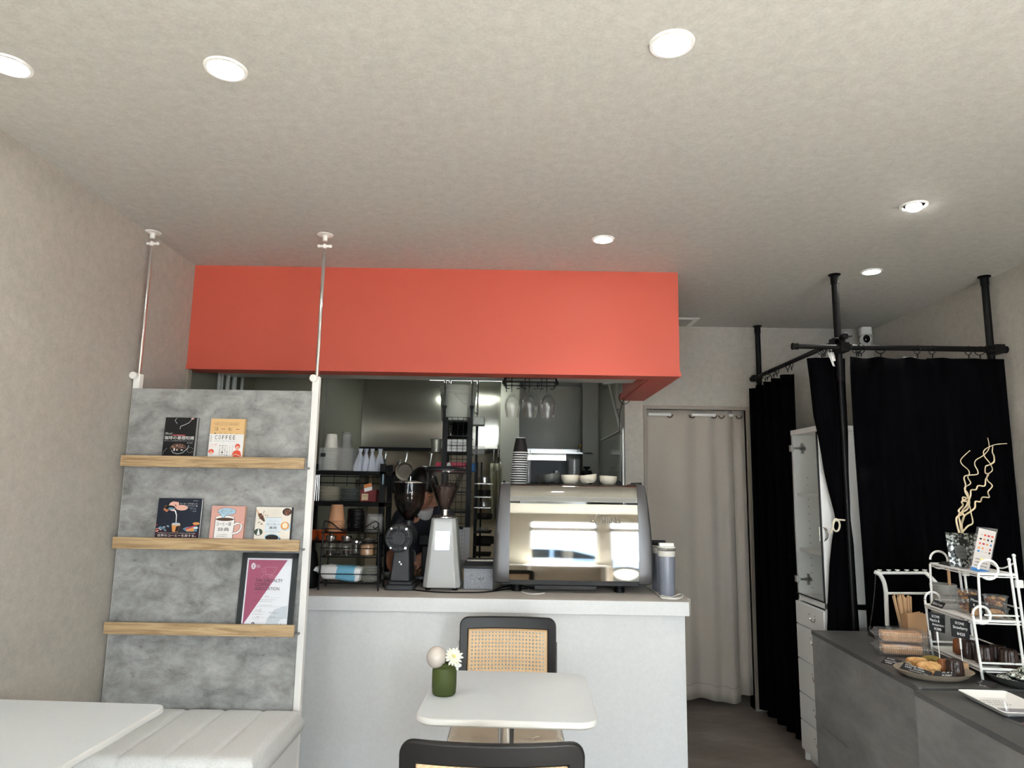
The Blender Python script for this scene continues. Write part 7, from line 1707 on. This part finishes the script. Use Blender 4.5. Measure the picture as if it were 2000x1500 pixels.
for lay, (nn, rad) in enumerate(((11, .088), (7, .052), (3, .02))):
    for i in range(nn):
        an = 2 * pi * i / nn + lay
        blob('cookie', 'white-dusted green cookie in the heap on the dark plate', (pcx2 + rad * cos(an), pcy2 + rad * .9 * sin(an), ZB + .008 + .016 * lay), .024, m_ck, 'dusted green cookies', 'cookie', (1, .9, .42), 20 + k); k += 1
# ---- white tray with printed sheet
def trayp(z): return [on(px, py, z) for px, py in ((1962, 1393), (2052, 1393), (1944, 1348), (1868, 1347))]
p = trayp(ZB + .02); t = T('cash_tray', 'white rectangular money tray with small print on the near counter', 'tray', (p[0].x + .07, 2.2, ZB))
P0 = p[0]; Uu = Vector((p[1].x - p[0].x, 0, 0)); Vv = p[3] - p[0]; Vv.z = 0; Uu = Vector((Vv.y, -Vv.x, 0)).normalized() * .155
a = MB(m_wpl)
def loop(ins, z): 
    o = rrect(0 + ins, 1 - ins, 0 + ins * .8, 1 - ins * .8, .06, 5); return [P0 + Uu * q[0] + Vv * q[1] + Vector((0, 0, z - P0.z)) for q in o]
lv = [loop(.14, ZB + .001), loop(.02, ZB + .018), loop(0, ZB + .021), loop(.015, ZB + .0225), loop(.13, ZB + .006), loop(.14, ZB + .005)]; nn = len(lv[0])
a.add([q for l_ in lv for q in l_], [tuple(range(nn))[::-1], tuple(range(5 * nn, 6 * nn))] + [(j * nn + i, j * nn + (i + 1) % nn, (j + 1) * nn + (i + 1) % nn, (j + 1) * nn + i) for j in range(5) for i in range(nn)])
build(a, 'tray_dish', t)
a = MB(M_('tray_grey_print', (150, 150, 154), .6)); f = Face(a, P0 + Uu * .16 + Vv * .14 + Vector((0, 0, ZB + .0055 - P0.z)), Uu * .68, Vv * .72, .0004)
f.poly([(0, 0), (1, 0), (1, .38), (0, .38)], bpy.data.materials['tray_grey_print'])
for k, v in enumerate((.80, .68, .56)): f.scribble(.12, v, .7, .07, m_ink, 1, 8, .0014)
build(a, 'printed_sheet', t, flat=True)
# ---- acrylic stand at the edge of the frame
q0 = on(1958, 1406, ZB); q1 = on(2010, 1425, ZB)
t = T('acrylic_menu', 'clear acrylic plate with a coral print at the lower right edge', 'menu stand', tuple(q0))
a = MB(m_clear); d = (q1 - q0).normalized(); nrm = Vector((-d.y, d.x, 0))
a.add([q0, q0 + d * .20, q0 + d * .20 + nrm * .10, q0 + nrm * .10] + [v_ + Vector((0, 0, .005)) for v_ in (q0, q0 + d * .20, q0 + d * .20 + nrm * .10, q0 + nrm * .10)], [(3, 2, 1, 0), (4, 5, 6, 7), (0, 1, 5, 4), (1, 2, 6, 5), (2, 3, 7, 6), (3, 0, 4, 7)]); build(a, 'acrylic_plate', t)
a = MB(c_verm); f = Face(a, q0 + nrm * .01 + Vector((0, 0, .0055)), d * .19, nrm * .085, .0004); f.poly([(.25, .1), (.6, .1), (.75, .9), (.2, .9)], c_verm); f.poly([(.02, .1), (.22, .1), (.15, .9), (.02, .9)], m_card); f.poly([(.62, .1), (1, .1), (1, .9), (.78, .9)], m_paperw); build(a, 'print', t, flat=True)
a = MB(m_glass); q = on(1972, 1404, ZB); a.rod(q + Vector((0, 0, .006)), q + Vector((-.004, .01, .045)), .004, n=10); tag(build(a, 'glass_pen'), 'short clear glass rod standing by the acrylic plate', 'rod')
